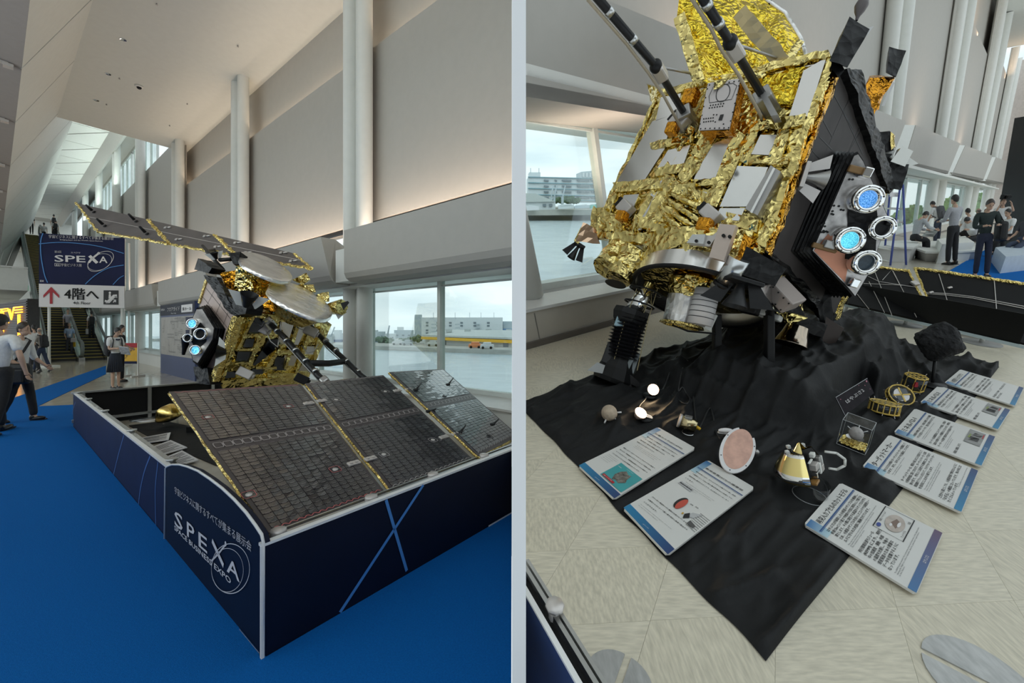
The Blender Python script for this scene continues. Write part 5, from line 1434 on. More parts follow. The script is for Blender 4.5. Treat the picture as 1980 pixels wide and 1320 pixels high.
mb = MB(); mb.prism([R(5.5, 5.6, -.018), RS(9.7, 3.35, -.018), RS(72, 3.35, -.018), R(60, 44, -.018), R(14, 3, -.018)], RN * .016); struct('floor_beyond', mb, mat('polished_floor', (.52, .49, .42), .2, var=.08, vscale=2), root)
q = [(1832, 526), (1900, 486), (1925, 470), (2060, 470), (2060, 640), (1890, 600)]
mb = MB(); mb.prism([RZ(x, y, .0) for x, y in q], RN * .012); single('blue_carpet', mb, M_carpet2, 'blue carpet strip beyond the black solar wing by the benches', 'carpet')
# ---- window side
mb = MB(); mb.box((29, 3.9, .21), (66, 1.16, .42), RSF); clipR(mb); wr = struct('wall_side', mb, mat('ledge_front', (.58, .54, .47), .6, var=.02))
mb = MB(); mb.box((29, 3.9, .435), (66, 1.2, .035), RSF); clipR(mb); struct('ledge_top', mb, M_whiteedge, wr)
for s in (3.05, 5.4, 7.7):
    mb = MB(); mb.box((s, 3.318, .2), (.012, .006, .38), RSF); struct('panel_joint', mb, M_grey, wr)
mb = MB(); mb.box((29, 3.30, .035), (66, .03, .07), RSF); clipR(mb); struct('baseboard_side', mb, mat('dark_skirting', (.16, .14, .12), .5))
mb = MB(); mb.box((4.7, 3.95, .454), (2.4, .28, .004), RSF); struct('vent_slot', mb, mat('vent_grey', (.42, .43, .43), .5), wr)
mb = MB(); mb.box((29, 4.4, 9), (66, .1, 10.6), RSF); clipR(mb); struct('wall_back', mb, M_panel)
mb = MB(); mb.box((29, 1.2, 14.4), (66, 6.6, .2), RSF); clipR(mb); struct('ceiling', mb, M_ceil)
mb = MB(); mb.box((69, -8, 7), (.2, 25, 15), RSF); struct('wall_end', mb, mat('end_wall', (.60, .52, .47), .6))
PANS = [(3, 8.5), (9, 20.5), (21.6, 32.6), (33.6, 48), (49, 68)]
root = bpy.data.objects.new('wall_upper', None); COL.objects.link(root); root['kind'] = 'structure'; root.location = RS(20, 4, 5)
for i, (s0, s1) in enumerate(PANS):
    top = 11.0 if i < 4 else 12.3
    mb = MB(); mb.bbox(((s0 + s1) / 2, 4.1, (top + 3.75) / 2), (s1 - s0, .06, top - 3.75), RSF, .012)
    if i == 0: clipR(mb)
    struct('wall_panel', mb, M_panel, root)
    if i:
        mb = MB(); mb.box((s0 - .35, 4.04, 7.4), (.10, .06, 6.0), RSF); struct('panel_gap', mb, mat('gap_dark', (.14, .12, .11), .7), root)
        for z in (9.0, 6.4):
            mb = MB(); mb.bbox((s0 - .2, 4.0, z), (.5, .1, .14), RSF, .02); struct('panel_bracket', mb, M_white, root)
for s0, s1 in ((19.5, 22.6), (30.5, 35.9), (45, 53.6), (60, 69)):
    t = Thing('column', None, None, kind='structure')
    for k in (.24, .76):
        mb = MB(); mb.smooth = True; mb.cyl(RS(lerp(s0, s1, k), 3.85, .4), RS(lerp(s0, s1, k), 3.85, 14.3), .20 if s0 < 25 else .22 if s0 < 40 else .26, n=24, caps=False); t.part('column_tube', mb, M_white)
    mb = MB(); mb.box(((s0 + s1) / 2, 3.95, 7.3), ((s1 - s0) * .6, .1, 13.8), RSF); t.part('column_web', mb, M_white); t.done()
# thick post at the near edge
mb = MB(); mb.smooth = True; mb.cyl(RS(3.38, 3.78, .45), RS(3.38, 3.78, 2.6), .19, n=24); clipR(mb); struct('column_near', mb, M_white)
mod = [([(900, -110), (1752, 235), (1727, 301), (900, 168)], .5), ([(1771, 242), (1857, 277), (1833, 336), (1748, 317)], 1.5), ([(1867, 281), (1919, 301), (1901, 349), (1841, 338)], 2), ([(1926, 304), (1985, 325), (1980, 362), (1907, 350)], 3)]
for i, (q, th) in enumerate(mod):
    P = [RT(x, y, 3.1) for x, y in q]
    mb = MB(); mb.prism(P, RM * .6 - UPZ * .02)
    P2_ = [P[3], P[2], P[2] + RM * .85 - UPZ * .03, P[3] + RM * .85 - UPZ * .03]; mb.prism(P2_, UPZ * .12)
    if i == 0:
        clipR(mb)
    tr = struct('trim_%d' % (i + 11), mb, M_panel)
    if i:
        w = RD * th * .35
        mb = MB(); mb.prism([P[0] - w * .05 + RM * .02, P[3] - w * .05 + RM * .02, P[3] - w * 1.6 + RM * .5, P[0] - w * 1.6 + RM * .5], RD * .05); struct('end_face', mb, M_white, tr)
ms = [-.4, 3.0, 5.3, 7.6, 10, 12.4, 14.8, 17.2, 19.6, 23.0, 26, 29.5, 33, 37, 41, 45, 50, 55, 60]
M_wa = mat('window_alloy', (.66, .70, .67), .4, .2)
for i in range(1, len(ms) - 1):
    s, s1 = ms[i], ms[i + 1]; m = (s + s1) / 2; w = .085 if s < 20 else .16
    mb = MB(); mb.box((s, 4.0, 1.55), (w, .14, 2.2), RSF); mb.box((m, 4.0, 2.66), (s1 - s, .1, .10), RSF); mb.box((m, 3.98, 2.54), (s1 - s, .05, .03), RSF); mb.box((m, 4.0, .50), (s1 - s, .1, .09), RSF)
    clipR(mb) if s < 4 else None
    w_ = struct('window_%d' % (i + 60), mb, M_wa)
    mb = MB(); mb.box((m, 4.0, 1.55), (s1 - s, .012, 2.1), RSF); clipR(mb) if s < 4 else None
    struct('pane', mb, M_glass, w_)
mb = MB(); mb.box((29, 3.7, 2.78), (66, 1.2, .1), RSF); clipR(mb); struct('window_soffit', mb, M_white, wr)
t = Thing('canopy', None, None, kind='structure')
for i in range(15):
    s = .8 + 4.2 * i; mb = MB(); mb.box((s + 2.08, 4.85, 2.82), (4.16, 1.5, .08), RSF)
    clipR(mb) if i < 2 else None
    if mb.v: t.part('soffit_panel', mb, M_white)
t.done()
# dark tall panel at the far side
T = Thing('dark_stand_wall', 'tall dark stand wall behind the seated visitors beside the blue carpet', 'wall panel')
a_, b_, c_, d_ = AT(1981, 225, 14.5), AT(1936, 486, 14.5), AT(2060, 492, 12.8), AT(2140, 200, 12.8)
mb = MB(); mb.prism([a_, b_, c_, d_], (RFW * .3)); pn = T.part('panel', mb, mat('charcoal_wall', (.022, .024, .026), .5))
for k in (.27, .62):
    mb = MB(); n_ = (d_ - a_).cross(b_ - a_).normalized(); n_ = n_ if n_.dot(CAMP - a_) > 0 else -n_; mb.stroke([lerp(a_, b_, k) + n_ * .004, lerp(d_, c_, k) + n_ * .004], .03, n_); T.part('panel_joint', mb, M_black, pn)
T.done()
# ---- harbour on this side
q0 = rst(RZ(1100, 415, -1.7)).y
mb = MB(); mb.prism([RS(-8, 5.7, -2), RS(80, 5.7, -2), RS(260, 150, -2), RS(-30, 150, -2)], UPZ * -.1); clipR(mb); struct('water_beyond', mb, mat('harbour_water_pale', (.50, .57, .60), .25, 0, var=.10, vscale=.35, bump=.6, bscale=1.6, stretch=(1, 3, 1), spec=.35))
def RQ(x, y, d): return AT(x, y, d)
mb = MB(); mb.prism([AT(1000, 416.5, 80), AT(1500, 413, 84), AT(1500, 403, 84), AT(1000, 406, 80)], RFW * 60); clipR(mb); struct('quay_wall', mb, M_conc)
def rblock(T, name, px, d, dep, m, parent=None):
    P = [AT(x, y, d) for x, y in px]; mb = MB(); mb.prism(P, RFW * dep); clipR(mb); return T.part(name, mb, m, parent)
T = Thing('office_building', 'white long five storey office building across the water', 'building')
b = rblock(T, 'body', [(1021, 343), (1165, 345), (1165, 392), (1021, 392)], 96, 10, M_bwhite)
for y in (341, 352, 363, 375, 384):
    rblock(T, 'floor_band', [(1021, y), (1165, y + 3.5), (1165, y + 5), (1021, y + 1.5)], 95.6, 1, mat('band_teal', (.20, .36, .42), .6), b)
for j, y in enumerate((347, 358, 369, 380)):
    for x0, x1 in ((1052, 1061), (1073, 1077), (1087, 1105), (1116, 1140), (1143, 1158)):
        rblock(T, 'window', [(x0, y), (x1, y + .8), (x1, y + 3.6), (x0, y + 2.8)], 95.5, .5, M_bwin, b)
rblock(T, 'roof_block', [(1023, 333), (1045, 333), (1045, 344), (1023, 344)], 97, 6, M_bwhite)
for x in (1026, 1042):
    mb = MB(); mb.tube([AT(x, 334, 97), AT(x, 325, 97)], .08, 5); T.part('aerial', mb, M_bgrey)
T.done()
T = Thing('tower_block', 'hazy grey tower rising behind the white office building', 'building'); b = rblock(T, 'body', [(1124, 332), (1160, 329), (1160, 348), (1124, 348)], 120, 10, M_bgrey)
for k in range(5): rblock(T, 'window', [(1127 + k * 6.5, 334), (1130 + k * 6.5, 333.7), (1130 + k * 6.5, 342), (1127 + k * 6.5, 342)], 119.7, .5, M_bwhite, b)
T.done()
T = Thing('harbour_shed', 'low pale harbour shed with grey roof on the quay', 'building')
b = rblock(T, 'wall', [(1000, 389), (1074, 389), (1074, 405), (1000, 407)], 82, 8, M_bwhite); rblock(T, 'roof', [(1000, 373), (1036, 374), (1074, 389.5), (1000, 391)], 81.5, 9, M_roof)
for x in (1050, 1062): rblock(T, 'window', [(x, 394), (x + 6, 394), (x + 6, 399), (x, 399)], 81.6, .4, M_bwin, b)
T.done()
for i, (px, c_, lab) in enumerate((([(1080, 397), (1110, 395), (1110, 403), (1080, 404)], M_bwhite, 'white moored boat beside the shed'), ([(1142, 396), (1164, 395), (1164, 402), (1142, 403)], mat('teal_box', (.15, .5, .42), .6), 'teal container on the quay by the window post'), ([(1018, 397), (1042, 399), (1042, 406), (1018, 407)], mat('coach_white', (.7, .7, .72), .5), 'white coach parked on the quay'), ([(1112, 398), (1140, 396), (1140, 402), (1112, 403)], M_bgrey, 'grey sheds on the quay in the middle'))):
    T = Thing(['boat', 'container', 'coach', 'hut'][i], lab, ['boat', 'container', 'bus', 'hut'][i]); b = rblock(T, 'body', px, 79.5 - i * .8, 1, c_); (x0, y0), (x1, y1) = px[0], px[1]; rblock(T, 'top', [(x0 + 4, y0 - 1.2), (x1 - 5, y1 - 1.2), (x1 - 5, y1 + 1), (x0 + 4, y0 + 1)], 79.4 - i * .4, 2, M_bwhite); T.done()
for x, x2 in ((1066, 1069), (1072, 1076), (1088, 1093)):
    T = Thing('crane', 'thin harbour crane before the white office building, ' + {1066: 'first from the shed', 1072: 'second from the shed', 1088: 'third from the shed'}[x], 'crane'); mb = MB(); mb.tube([AT(x, 381, 84), AT(x2, 359, 84)], .14, 5); T.part('jib', mb, M_bgrey); rblock(T, 'base', [(x - 2, 380), (x + 2, 380), (x + 2, 400), (x - 2, 400)], 84, 1, M_bgrey); T.done()
for i, (x, y) in enumerate(((1083, 388), (1096, 386), (1108, 389))):
    mb = MB(); p = AT(x, y, 88)
    for k in range(4): mb.ell(p + XX * (k - 1.5) * .6 + RN * .2 * (k % 2), (.8, .8, .6), None, 10, 7, .35, k + i)
    single('tree', mb, M_tree, 'green tree clump before the office building, ' + ['nearest the shed', 'in the middle', 'nearest the window post'][i], 'tree')
# greenery and a pale building outside the far windows
for i, (x, y, d) in enumerate(((1745, 425, 40), (1765, 418, 44), (1842, 400, 60), (1858, 405, 60), (1895, 395, 80), (1912, 400, 80), (1940, 395, 95))):
    mb = MB(); p = AT(x, y, d)
    for k in range(5): mb.ell(p + XX * (k - 2) * d * .008 + RN * d * .006 * ((k * 7) % 3), (d * .014, d * .014, d * .014), None, 20, 14, .55, k + i)
    single('tree', mb, mat('near_trees', (.16, .28, .08), .9, var=.5, vscale=.9), 'leafy tree outside the far windows, ' + ['first from the ladder', 'second from the ladder', 'third from the ladder', 'fourth from the ladder', 'fifth from the ladder', 'sixth from the ladder', 'last before the dark wall'][i], 'tree')
# ---------------------------------------------------------------- the big satellite model
A = AT(1474, 488, 3.0); Bv = AT(1150, 447, 4.2); Cv = AT(1611, 118, 2.903); Dv = AT(1275, 190, 4.104); Gv = AT(1612, 617, 4.355); Ev = AT(1708, 370, 4.258)
e2 = Ev - Cv
FM = pplane([A, Bv, Dv, Cv]); FD = pplane([A, Cv, Ev, Gv])
nM, nD = FM[1], FD[1]
dn = (A - Cv).normalized()
T = Thing('satellite_model', 'large gold foil satellite model with black engine face tilted above the black cloth', 'satellite')
mb = MB(); chex(mb, [A, Bv, Bv + (Gv - A), Gv, Cv, Dv, Dv + e2, Ev], .08, .012, 3); T.part('body', mb, M_gold)
M_mirr2 = mat('silver_sheet', (.78, .76, .74), .22, 1.0, var=.04, vscale=2)
for i, q in enumerate(([(1281, 192), (1320, 184), (1313, 222), (1271, 238)], [(1265, 238), (1304, 226), (1288, 292), (1246, 357), (1196, 355)], [(1295, 294), (1338, 284), (1322, 330), (1272, 332)], [(1373, 285), (1423, 267), (1389, 350), (1344, 352)], [(1473, 265), (1507, 265), (1489, 304), (1455, 302)], [(1353, 372), (1376, 376), (1366, 400), (1344, 398)], [(1273, 354), (1289, 351), (1244, 446), (1229, 450)], [(1210, 380), (1239, 378), (1222, 420), (1196, 420)], [(1556, 142), (1600, 117), (1564, 230), (1528, 230)])):
    mb = MB(); pslab(mb, FM, q, .014, .022); T.part('silver_sheet', mb, M_mirr2)
mb = MB(); pslab(mb, FM, [(1430, 326), (1489, 329), (1457, 404), (1396, 404)], .05, .0); T.part('mirror_panel', mb, M_chrome)
mb = MB(); pslab(mb, FM, [(1396, 406), (1444, 406), (1432, 430), (1385, 428)], .04, .0); T.part('mirror_panel', mb, M_chrome)
mb = MB(); pslab(mb, FM, [(1170, 409), (1192, 380), (1180, 406)], .014, .012); T.part('dark_sheet', mb, mat('dark_mirror', (.10, .11, .14), .08, 1.0, var=.1))
mb = MB(); pslab(mb, FM, [(1497, 330), (1516, 342), (1472, 425), (1448, 412)], .09, .0); T.part('louver_box', mb, M_grey)
mb = MB(); pslab(mb, FM, [(1503, 336), (1507, 338), (1463, 422), (1459, 420)], .015, .09); T.part('louver_rail', mb, M_chrome)
beams = [((1283, 184), (1606, 109), 15, .09), ((1610, 122), (1473, 488), 15, .09), ((1269, 198), (1155, 440), 6, .05), ((1262, 286), (1340, 272), 14, .09), ((1272, 337), (1330, 327), 17, .10), ((1192, 366), (1280, 358), 22, .10), ((1340, 357), (1396, 352), 14, .08), ((1352, 264), (1430, 260), 11, .08), ((1465, 250), (1562, 236), 22, .09), ((1452, 313), (1528, 316), 17, .09), ((1148, 452), (1474, 496), 22, .14),
         ((1340, 246), (1228, 440), 12, .07), ((1378, 262), (1322, 356), 28, .10), ((1440, 265), (1378, 400), 30, .12), ((1465, 245), (1440, 320), 18, .1), ((1520, 250), (1500, 310), 24, .07), ((1330, 190), (1300, 250), 14, .06), ((1300, 345), (1255, 440), 22, .1), ((1405, 425), (1470, 440), 26, .1), ((1500, 420), (1470, 480), 20, .08), ((1190, 375), (1165, 445), 16, .08), ((1230, 430), (1300, 440), 24, .12)]
for i, (a, b, w, th) in enumerate(beams):
    mb = MB(); cbeam(mb, FM, a, b, w * .92, .012 + th * .35, .0, .04, .014, i * 3); T.part('foil_beam', mb, M_gold)
for i, (q, th) in enumerate((([(1300, 350), (1350, 360), (1345, 410), (1290, 400)], .12), ([(1285, 395), (1350, 405), (1390, 470), (1260, 450)], .14), ([(1335, 365), (1395, 390), (1380, 420), (1340, 400)], .10), ([(1380, 440), (1460, 445), (1450, 480), (1380, 475)], .1), ([(1155, 405), (1215, 425), (1210, 455), (1150, 450)], .14), ([(1205, 405), (1240, 425), (1235, 455), (1200, 450)], .12))):
    mb = MB(); cslab(mb, FM, q, th * .5, .0, .04, .03, i * 5 + 1); T.part('foil_bundle', mb, M_gold)
for i, (a, b) in enumerate((((1290, 385), (1375, 440)), ((1290, 400), (1360, 452)), ((1300, 378), (1385, 415)), ((1285, 412), (1340, 460)))):
    mb = MB(); P = [on(*p, *FM) + nM * .15 for p in (a, lerp(V(a + (0,)), V(b + (0,)), .5).xy + V((0, 9)), b)]
    P = [on(a[0], a[1], *FM) + nM * .07, on((a[0] + b[0]) / 2 + 4, (a[1] + b[1]) / 2 + 9, *FM) + nM * .12, on(b[0], b[1], *FM) + nM * .07]
    mb.tube([lerp(lerp(P[0], P[1], t), lerp(P[1], P[2], t), t) for t in [k / 8 for k in range(9)]], [.012, .02, .028, .03, .03, .03, .028, .02, .012], 6); T.part('foil_fold', mb, M_gold)
mb = MB(); cbeam(mb, FM, (1619, 128), (1482, 490), 9, .05, -.06, .045, .014, 9); T.part('amber_edging', mb, foil('gold_orange', (.80, .44, .08), .16, 12, .9, .03))
mb = MB(); cslab(mb, FM, [(1482, 150), (1556, 130), (1532, 206), (1476, 192)], .02, .01, .04, .03, 8); T.part('deep_gold_sheet', mb, foil('gold_foil_deep', (.85, .62, .06), .14, 10, 1.0, .04))
# white patch antenna
PA = (FM[0] + nM * .16, nM)
mb = MB(); P = onp(PA, [(1370, 162), (1432, 153), (1411, 250), (1352, 253)]); chex(mb, [p - nM * .12 for p in P] + [p - nM * .012 for p in P], .06, .008, 2); T.part('antenna_side', mb, M_amber)
mb = MB(); mb.prism(P, nM * .012); pat = T.part('patch_antenna', mb, mat('patch_white', (.68, .62, .60), .45), label='white patch antenna plate with a round mark')
PB_ = (PA[0] + nM * .013, nM)
mb = MB(); c0 = on(1398, 180, *PB_); ex = (P[1] - P[0]).normalized(); ey = (P[3] - P[0]).normalized()
mb.stroke([c0 + ex * math.cos(a) * .055 + ey * math.sin(a) * .075 + nM * .002 for a in [2 * PI * k / 28 for k in range(28)]], .006, nM, True)
fr = [(1380, 167), (1417, 161), (1425, 166), (1415, 192), (1372, 199), (1371, 186)]
mb.stroke([p + nM * .002 for p in onp(PB_, fr)], .005, nM, True); mb.poly([p + nM * .003 for p in onp(PB_, [(1393, 222), (1400, 221), (1396, 233), (1389, 233)])]); T.part('antenna_marking', mb, M_ink, pat)
for k, (x, y) in enumerate([(1374 + i * 5, 204 - i * .7) for i in range(6)] + [(1372 + i * 5, 209 - i * .7) for i in range(6)] + [(1361 + i * 4.5, 230 - i * .5) for i in range(5)] + [(1361 + i * 4.5, 236 - i * .5) for i in range(5)] + [(1380, 222), (1386, 222), (1383, 236), (1399, 240)] + [(1372 + i * 9.5, 164.5 - i * 1.3) for i in range(7)] + [(1355 + i * 9, 249 - i * .3) for i in range(7)] + [(1429 - i * 4, 166 + i * 17) for i in range(5)] + [(1368 - i * 3.6, 172 + i * 17) for i in range(5)]):
    p = on(x, y, *PB_); mb = MB(); mb.cyl(p, p + nM * .004, .0055, n=6); T.part('screw', mb, M_black, pat)
# big dish seen from behind, gold foil with a grey rim
rim = [(1308, 40, 3.75), (1318, -45, 3.9), (1400, -70, 4.1), (1470, -8, 4.1), (1518, 26, 4.0), (1548, 76, 3.9), (1561, 122, 3.8), (1553, 165, 3.65), (1530, 206, 3.5), (1470, 205, 3.4), (1400, 178, 3.4), (1345, 150, 3.5)]
Rm = [AT(*p) for p in rim]; cen = sum(Rm, V()) / 12; ax = (on(1450, 190, *FM) - cen).normalized()
bc = AT(1440, 165, 3.62)
mb = MB(); n = 48; rr = []
def rimp(k, s, d):
    a = k / n * 12; i = int(a) % 12; p = lerp(Rm[i], Rm[(i + 1) % 12], a - int(a)); return lerp(p, bc, s) + noise.noise_vector(p * 5 + V((s * 6, 0, 0))) * d
for s, d in ((0, .0), (.15, .05), (.3, .06), (.45, .06), (.6, .06), (.78, .04)): rr.append([rimp(k, s, d) for k in range(n)])
mb.add([v for r_ in rr for v in r_], [(a * n + b, a * n + (b + 1) % n, (a + 1) * n + (b + 1) % n, (a + 1) * n + b) for a in range(5) for b in range(n)] + [tuple(range(5 * n, 6 * n))])
ds = T.part('dish_back', mb, foil('gold_foil_deep', (.85, .62, .06), .14, 10, 1.0, .04))
mb = MB(); mb.tube([Rm[i % 12] for i in range(2, 10)], .022, 8); T.part('dish_rim', mb, M_silver, ds)
for k in range(7):
    p = lerp(Rm[3 + k * 5 // 6], Rm[min(4 + k * 5 // 6, 9)], .4); mb = MB(); mb.ell(p, (.02, .02, .03)); T.part('rim_clip', mb, M_black, ds)
for a, b, w, m in (((1313, 30, 3.5), (1352, 158, 3.45), .045, M_gold), ((1430, 22, 3.3), (1512, 122, 3.3), .055, mat('pale_gold', (.62, .50, .28), .3, .9)), ((1548, 80, 3.5), (1502, 150, 3.35), .03, M_gold), ((1380, 165, 3.3), (1500, 135, 3.2), .03, M_gold)):
    mb = MB(); a_, b_ = AT(*a), AT(*b); s_ = (b_ - a_).cross(ray(a[0], a[1])).normalized() * w; d_ = ray(a[0], a[1]).normalized() * .08
    chex(mb, [a_ - s_, b_ - s_, b_ - s_ + d_, a_ - s_ + d_, a_ + s_, b_ + s_, b_ + s_ + d_, a_ + s_ + d_], .05, .012, 7); T.part('dish_strut', mb, m, ds)
# booms
for (pts, nm) in (([(1150, -10, 2.75), (1268, 128, 3.15), (1325, 222, 3.6)], 0), ([(1352, -14, 2.45), (1412, 82, 2.75), (1478, 190, 3.1)], 1)):
    P = [AT(*p) for p in pts]; mb = MB(); mb.tube(P, .029, 8); bm = T.part('boom_bar', mb, M_carbon)
    for t in (.22, .6):
        p = lerp(P[0], P[1], t); ax_ = (P[1] - P[0]).normalized(); mb = MB(); mb.cyl(p - ax_ * .025, p + ax_ * .018, .034); T.part('silver_band', mb, M_alu, bm)
    mb = MB(); mb.ell(P[1], (.048, .048, .055)); T.part('boom_joint', mb, M_black, bm)
    mb = MB(); mb.bbox((0, 0, 0), (.09, .09, .14), facing(P[1] + (P[2] - P[1]) * .12, P[2] - P[1]), .015); T.part('joint_bracket', mb, M_lgrey, bm)
    mb = MB(); mb.bbox((0, 0, .05), (.12, .12, .22), facing(P[2], P[2] - P[1]), .012); T.part('hinge_block', mb, M_grey, bm)
    mb = MB(); mb.tube([P[0] + V((-.05, 0, -.03)), lerp(P[0], P[1], .6) + V((-.05, 0, -.03)), P[1] + V((-.06, 0, -.05)), lerp(P[1], P[2], .3) + V((-.02, 0, -.1)), lerp(P[1], P[2], .75) + V((.03, 0, -.22)), P[2] + V((.04, .1, -.12))], .011, 6); T.part('cable', mb, mat('cable_beige', (.42, .35, .25), .5), bm)
    q = AT(1352, 145, 3.6) if nm == 0 else AT(1500, 112, 3.3); mb = MB(); mb.tube([P[1], q], .011, 6); T.part('stay_rod', mb, M_grey, bm)
mb = MB(); P = onp((FM[0] + nM * .08, nM), [(1474, 192), (1486, 190), (1512, 236), (1498, 238)]); mb.prism(P, nM * .1); T.part('hinge_plate', mb, M_grey)
# front bracket boxes
def ibox(px, d, dims, z, x, m=M_lgrey, name='instrument_box', r=.012, cap=None):
    M = facing(AT(px[0], px[1], d), z, x); mb = MB(); mb.bbox((0, 0, 0), dims, M, r); o = T.part(name, mb, m)
    if cap: mb = MB(); mb.bbox((-dims[0] / 2 - cap / 2, 0, 0), (cap, dims[1] * .8, dims[2] * .8), M, .005); T.part('box_cap', mb, M_black, o)
    return M
exm = (A - Bv).normalized(); eym = (Cv - A).normalized()
ibox((1375, 415), 3.25, (.16, .10, .1), nM, exm * .8 - eym * .5, cap=.04)
ibox((1210, 403), 3.85, (.15, .12, .1), nM, exm * .8 - eym * .5, cap=.04)
ibox((1315, 235), 3.65, (.16, .13, .1), nM, exm * .8 - eym * .5, cap=.03)
ibox((1300, 250), 3.6, (.09, .1, .1), nM, exm, M_amber); ibox((1363, 435), 3.2, (.10, .1, .1), nM, exm, M_amber); ibox((1203, 418), 3.82, (.09, .09, .1), nM, exm, M_amber); ibox((1335, 190), 3.6, (.12, .14, .1), nM, exm, M_amber)
FB = (FM[0] + nM * .2, nM)
for q, th, m in (([(1355, 456), (1380, 458), (1395, 446), (1400, 440), (1376, 478), (1336, 475)], .03, M_lgrey), ([(1396, 437), (1428, 440), (1404, 508), (1376, 500)], .05, mat('bracket_face', (.60, .50, .44), .35, .6))):
    mb = MB(); pslab(mb, FB, q, th); T.part('bracket_plate', mb, m)
mb = MB(); pslab(mb, FB, [(1345, 458), (1370, 458), (1366, 476), (1334, 474)], .06); T.part('bracket_plate', mb, M_alu)
mb = MB(); pslab(mb, FB, [(1428, 440), (1446, 452), (1424, 492), (1408, 505)], .02, -.14); T.part('amber_sheet', mb, M_amber)
for x, y in ((1353, 471), (1377, 474), (1405, 461), (1417, 463)):
    p = on(x, y, *FB) + nM * .055; mb = MB(); mb.cyl(p, p + nM * .015, .012, n=8); T.part('bolt', mb, M_black)
a_, b_ = AT(1430, 500, 2.95), AT(1401, 548, 3.05); mb = MB(); mb.smooth = True; mb.cyl(a_, b_, .075, n=20); T.part('steel_tube', mb, M_steel); mb = MB(); mb.cyl(b_, lerp(a_, b_, 1.12), .08, n=20); T.part('tube_cap', mb, M_black)
# ---- dark engine face
mb = MB(); pslab(mb, FD, [(1613, 140), (1703, 372), (1606, 610), (1484, 486)], .03, .0); tile = T.part('tiled_panel', mb, mat('grey_brown_tile', (.048, .042, .041), .6, .0, var=.15, spec=.2))  # tile grey darkened evenly to carry the shadow on its lower part
mb = MB()
for a, b in (((1600, 180), (1640, 250)), ((1640, 175), (1590, 290)), ((1620, 215), (1660, 300)), ((1660, 245), (1625, 310)), ((1580, 230), (1600, 265)), ((1600, 290), (1575, 265)), ((1660, 230), (1612, 340)), ((1650, 225), (1695, 330)), ((1670, 280), (1685, 325)), ((1560, 290), (1595, 330))):
    mb.stroke(onp(FD, [a, b], .032), .007, nD)
T.part('tile_joint', mb, M_black, tile)
mb = MB(); cslab(mb, FD, [(1612, 138), (1640, 140), (1712, 360), (1700, 375)], .10, -.02, .045, .014, 3); T.part('black_blanket', mb, M_blackblanket)
mb = MB(); cslab(mb, FD, [(1470, 485), (1490, 490), (1612, 612), (1600, 622)], .10, -.06, .08, .02, 4); T.part('black_blanket', mb, M_blackblanket)
mb = MB(); cbeam(mb, FD, (1628, 572), (1610, 617), 7, .06, -.02, .05, .014, 5); T.part('gold_edging', mb, M_goldfine)
mb = MB(); cbeam(mb, FD, (1712, 372), (1690, 440), 8, .05, -.05, .05, .014, 6); T.part('gold_edging', mb, M_goldfine)
front = [(1650, 296), (1658, 293), (1668, 308), (1717, 418), (1712, 440), (1680, 530), (1652, 577), (1640, 562), (1567, 486)]
OFF = .30
pc_ = on(1652, 435, FD[0] + nD * OFF, nD); nP = (nD * .42 + (CAMP - pc_).normalized() * .75).normalized(); PF = (pc_, nP)
qb = onp(PF, front); cb_ = sum(qb, V()) / len(qb); qa = onp(FD, [(x - 50, y - 2) for x, y in front], .02); nn = len(front)
mb = MB(); rings = []
for i in range(13):
    t = i / 12; cc = lerp(sum(qa, V()) / nn, cb_, t); k = .955 if i % 2 else 1.0
    rings.append([cc + (lerp(x, y, t) - cc) * k for x, y in zip(qa, qb)])
mb.add([v for r_ in rings for v in r_], [(i * nn + j, i * nn + (j + 1) % nn, (i + 1) * nn + (j + 1) % nn, (i + 1) * nn + j) for i in range(12) for j in range(nn)] + [tuple(range(12 * nn, 13 * nn))])
pod = T.part('engine_pod', mb, M_blackblanket)
mb = MB(); pslab(mb, PF, [(x * .96 + 1652 * .04, y * .96 + 435 * .04) for x, y in front], .012, .0); plate = T.part('pod_plate', mb, mat('worn_silver_plate2', (.42, .40, .39), .3, .75, var=.45, vscale=11), pod)
mb = MB(); pslab(mb, PF, [(1572, 484), (1600, 452), (1640, 500), (1632, 545)], .004, .0125); T.part('copper_plate', mb, mat('copper_plate', (.62, .27, .17), .4, .4, var=.08), pod)
mb = MB(); cslab(mb, PF, [(1640, 400), (1690, 400), (1690, 500), (1630, 500)], .02, .008, .05, .012, 4); T.part('pod_blanket', mb, M_blackblanket, pod)
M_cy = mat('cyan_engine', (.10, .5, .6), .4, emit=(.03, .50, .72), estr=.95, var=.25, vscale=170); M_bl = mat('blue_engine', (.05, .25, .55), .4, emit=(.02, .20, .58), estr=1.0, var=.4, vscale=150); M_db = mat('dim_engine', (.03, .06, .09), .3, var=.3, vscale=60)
for i, (x, y, rp, m, lb) in enumerate(((1630, 463, 31, M_cy, 'brightest, glowing cyan grid'), (1664, 386, 32, M_bl, 'glowing blue grid'), (1691, 440, 27, M_black, 'dark empty grid'), (1661, 505, 29, M_db, 'dim blue grid'))):
    o = on(x, y, *PF); r = rp / 784 * (o - CAMP).y * .80
    M = facing(o, nP); mb = MB(); mb.lathe([(r * .95, .0), (r * 1.04, .03), (r * 1.04, .09), (r * .98, .115), (r * .66, .115), (r * .58, .08), (r * .58, .03)], M, 28); er = T.part('engine_ring', mb, M_chrome, pod)
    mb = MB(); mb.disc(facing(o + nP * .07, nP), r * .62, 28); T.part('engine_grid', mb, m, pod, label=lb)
    for k in range(8):
        a = 2 * PI * k / 8 + .2; p = M @ V((math.cos(a) * r * .87, math.sin(a) * r * .87, .115)); mb = MB(); mb.cyl(p, p + nP * .006, .005, n=6); T.part('ring_bolt', mb, M_black, pod)
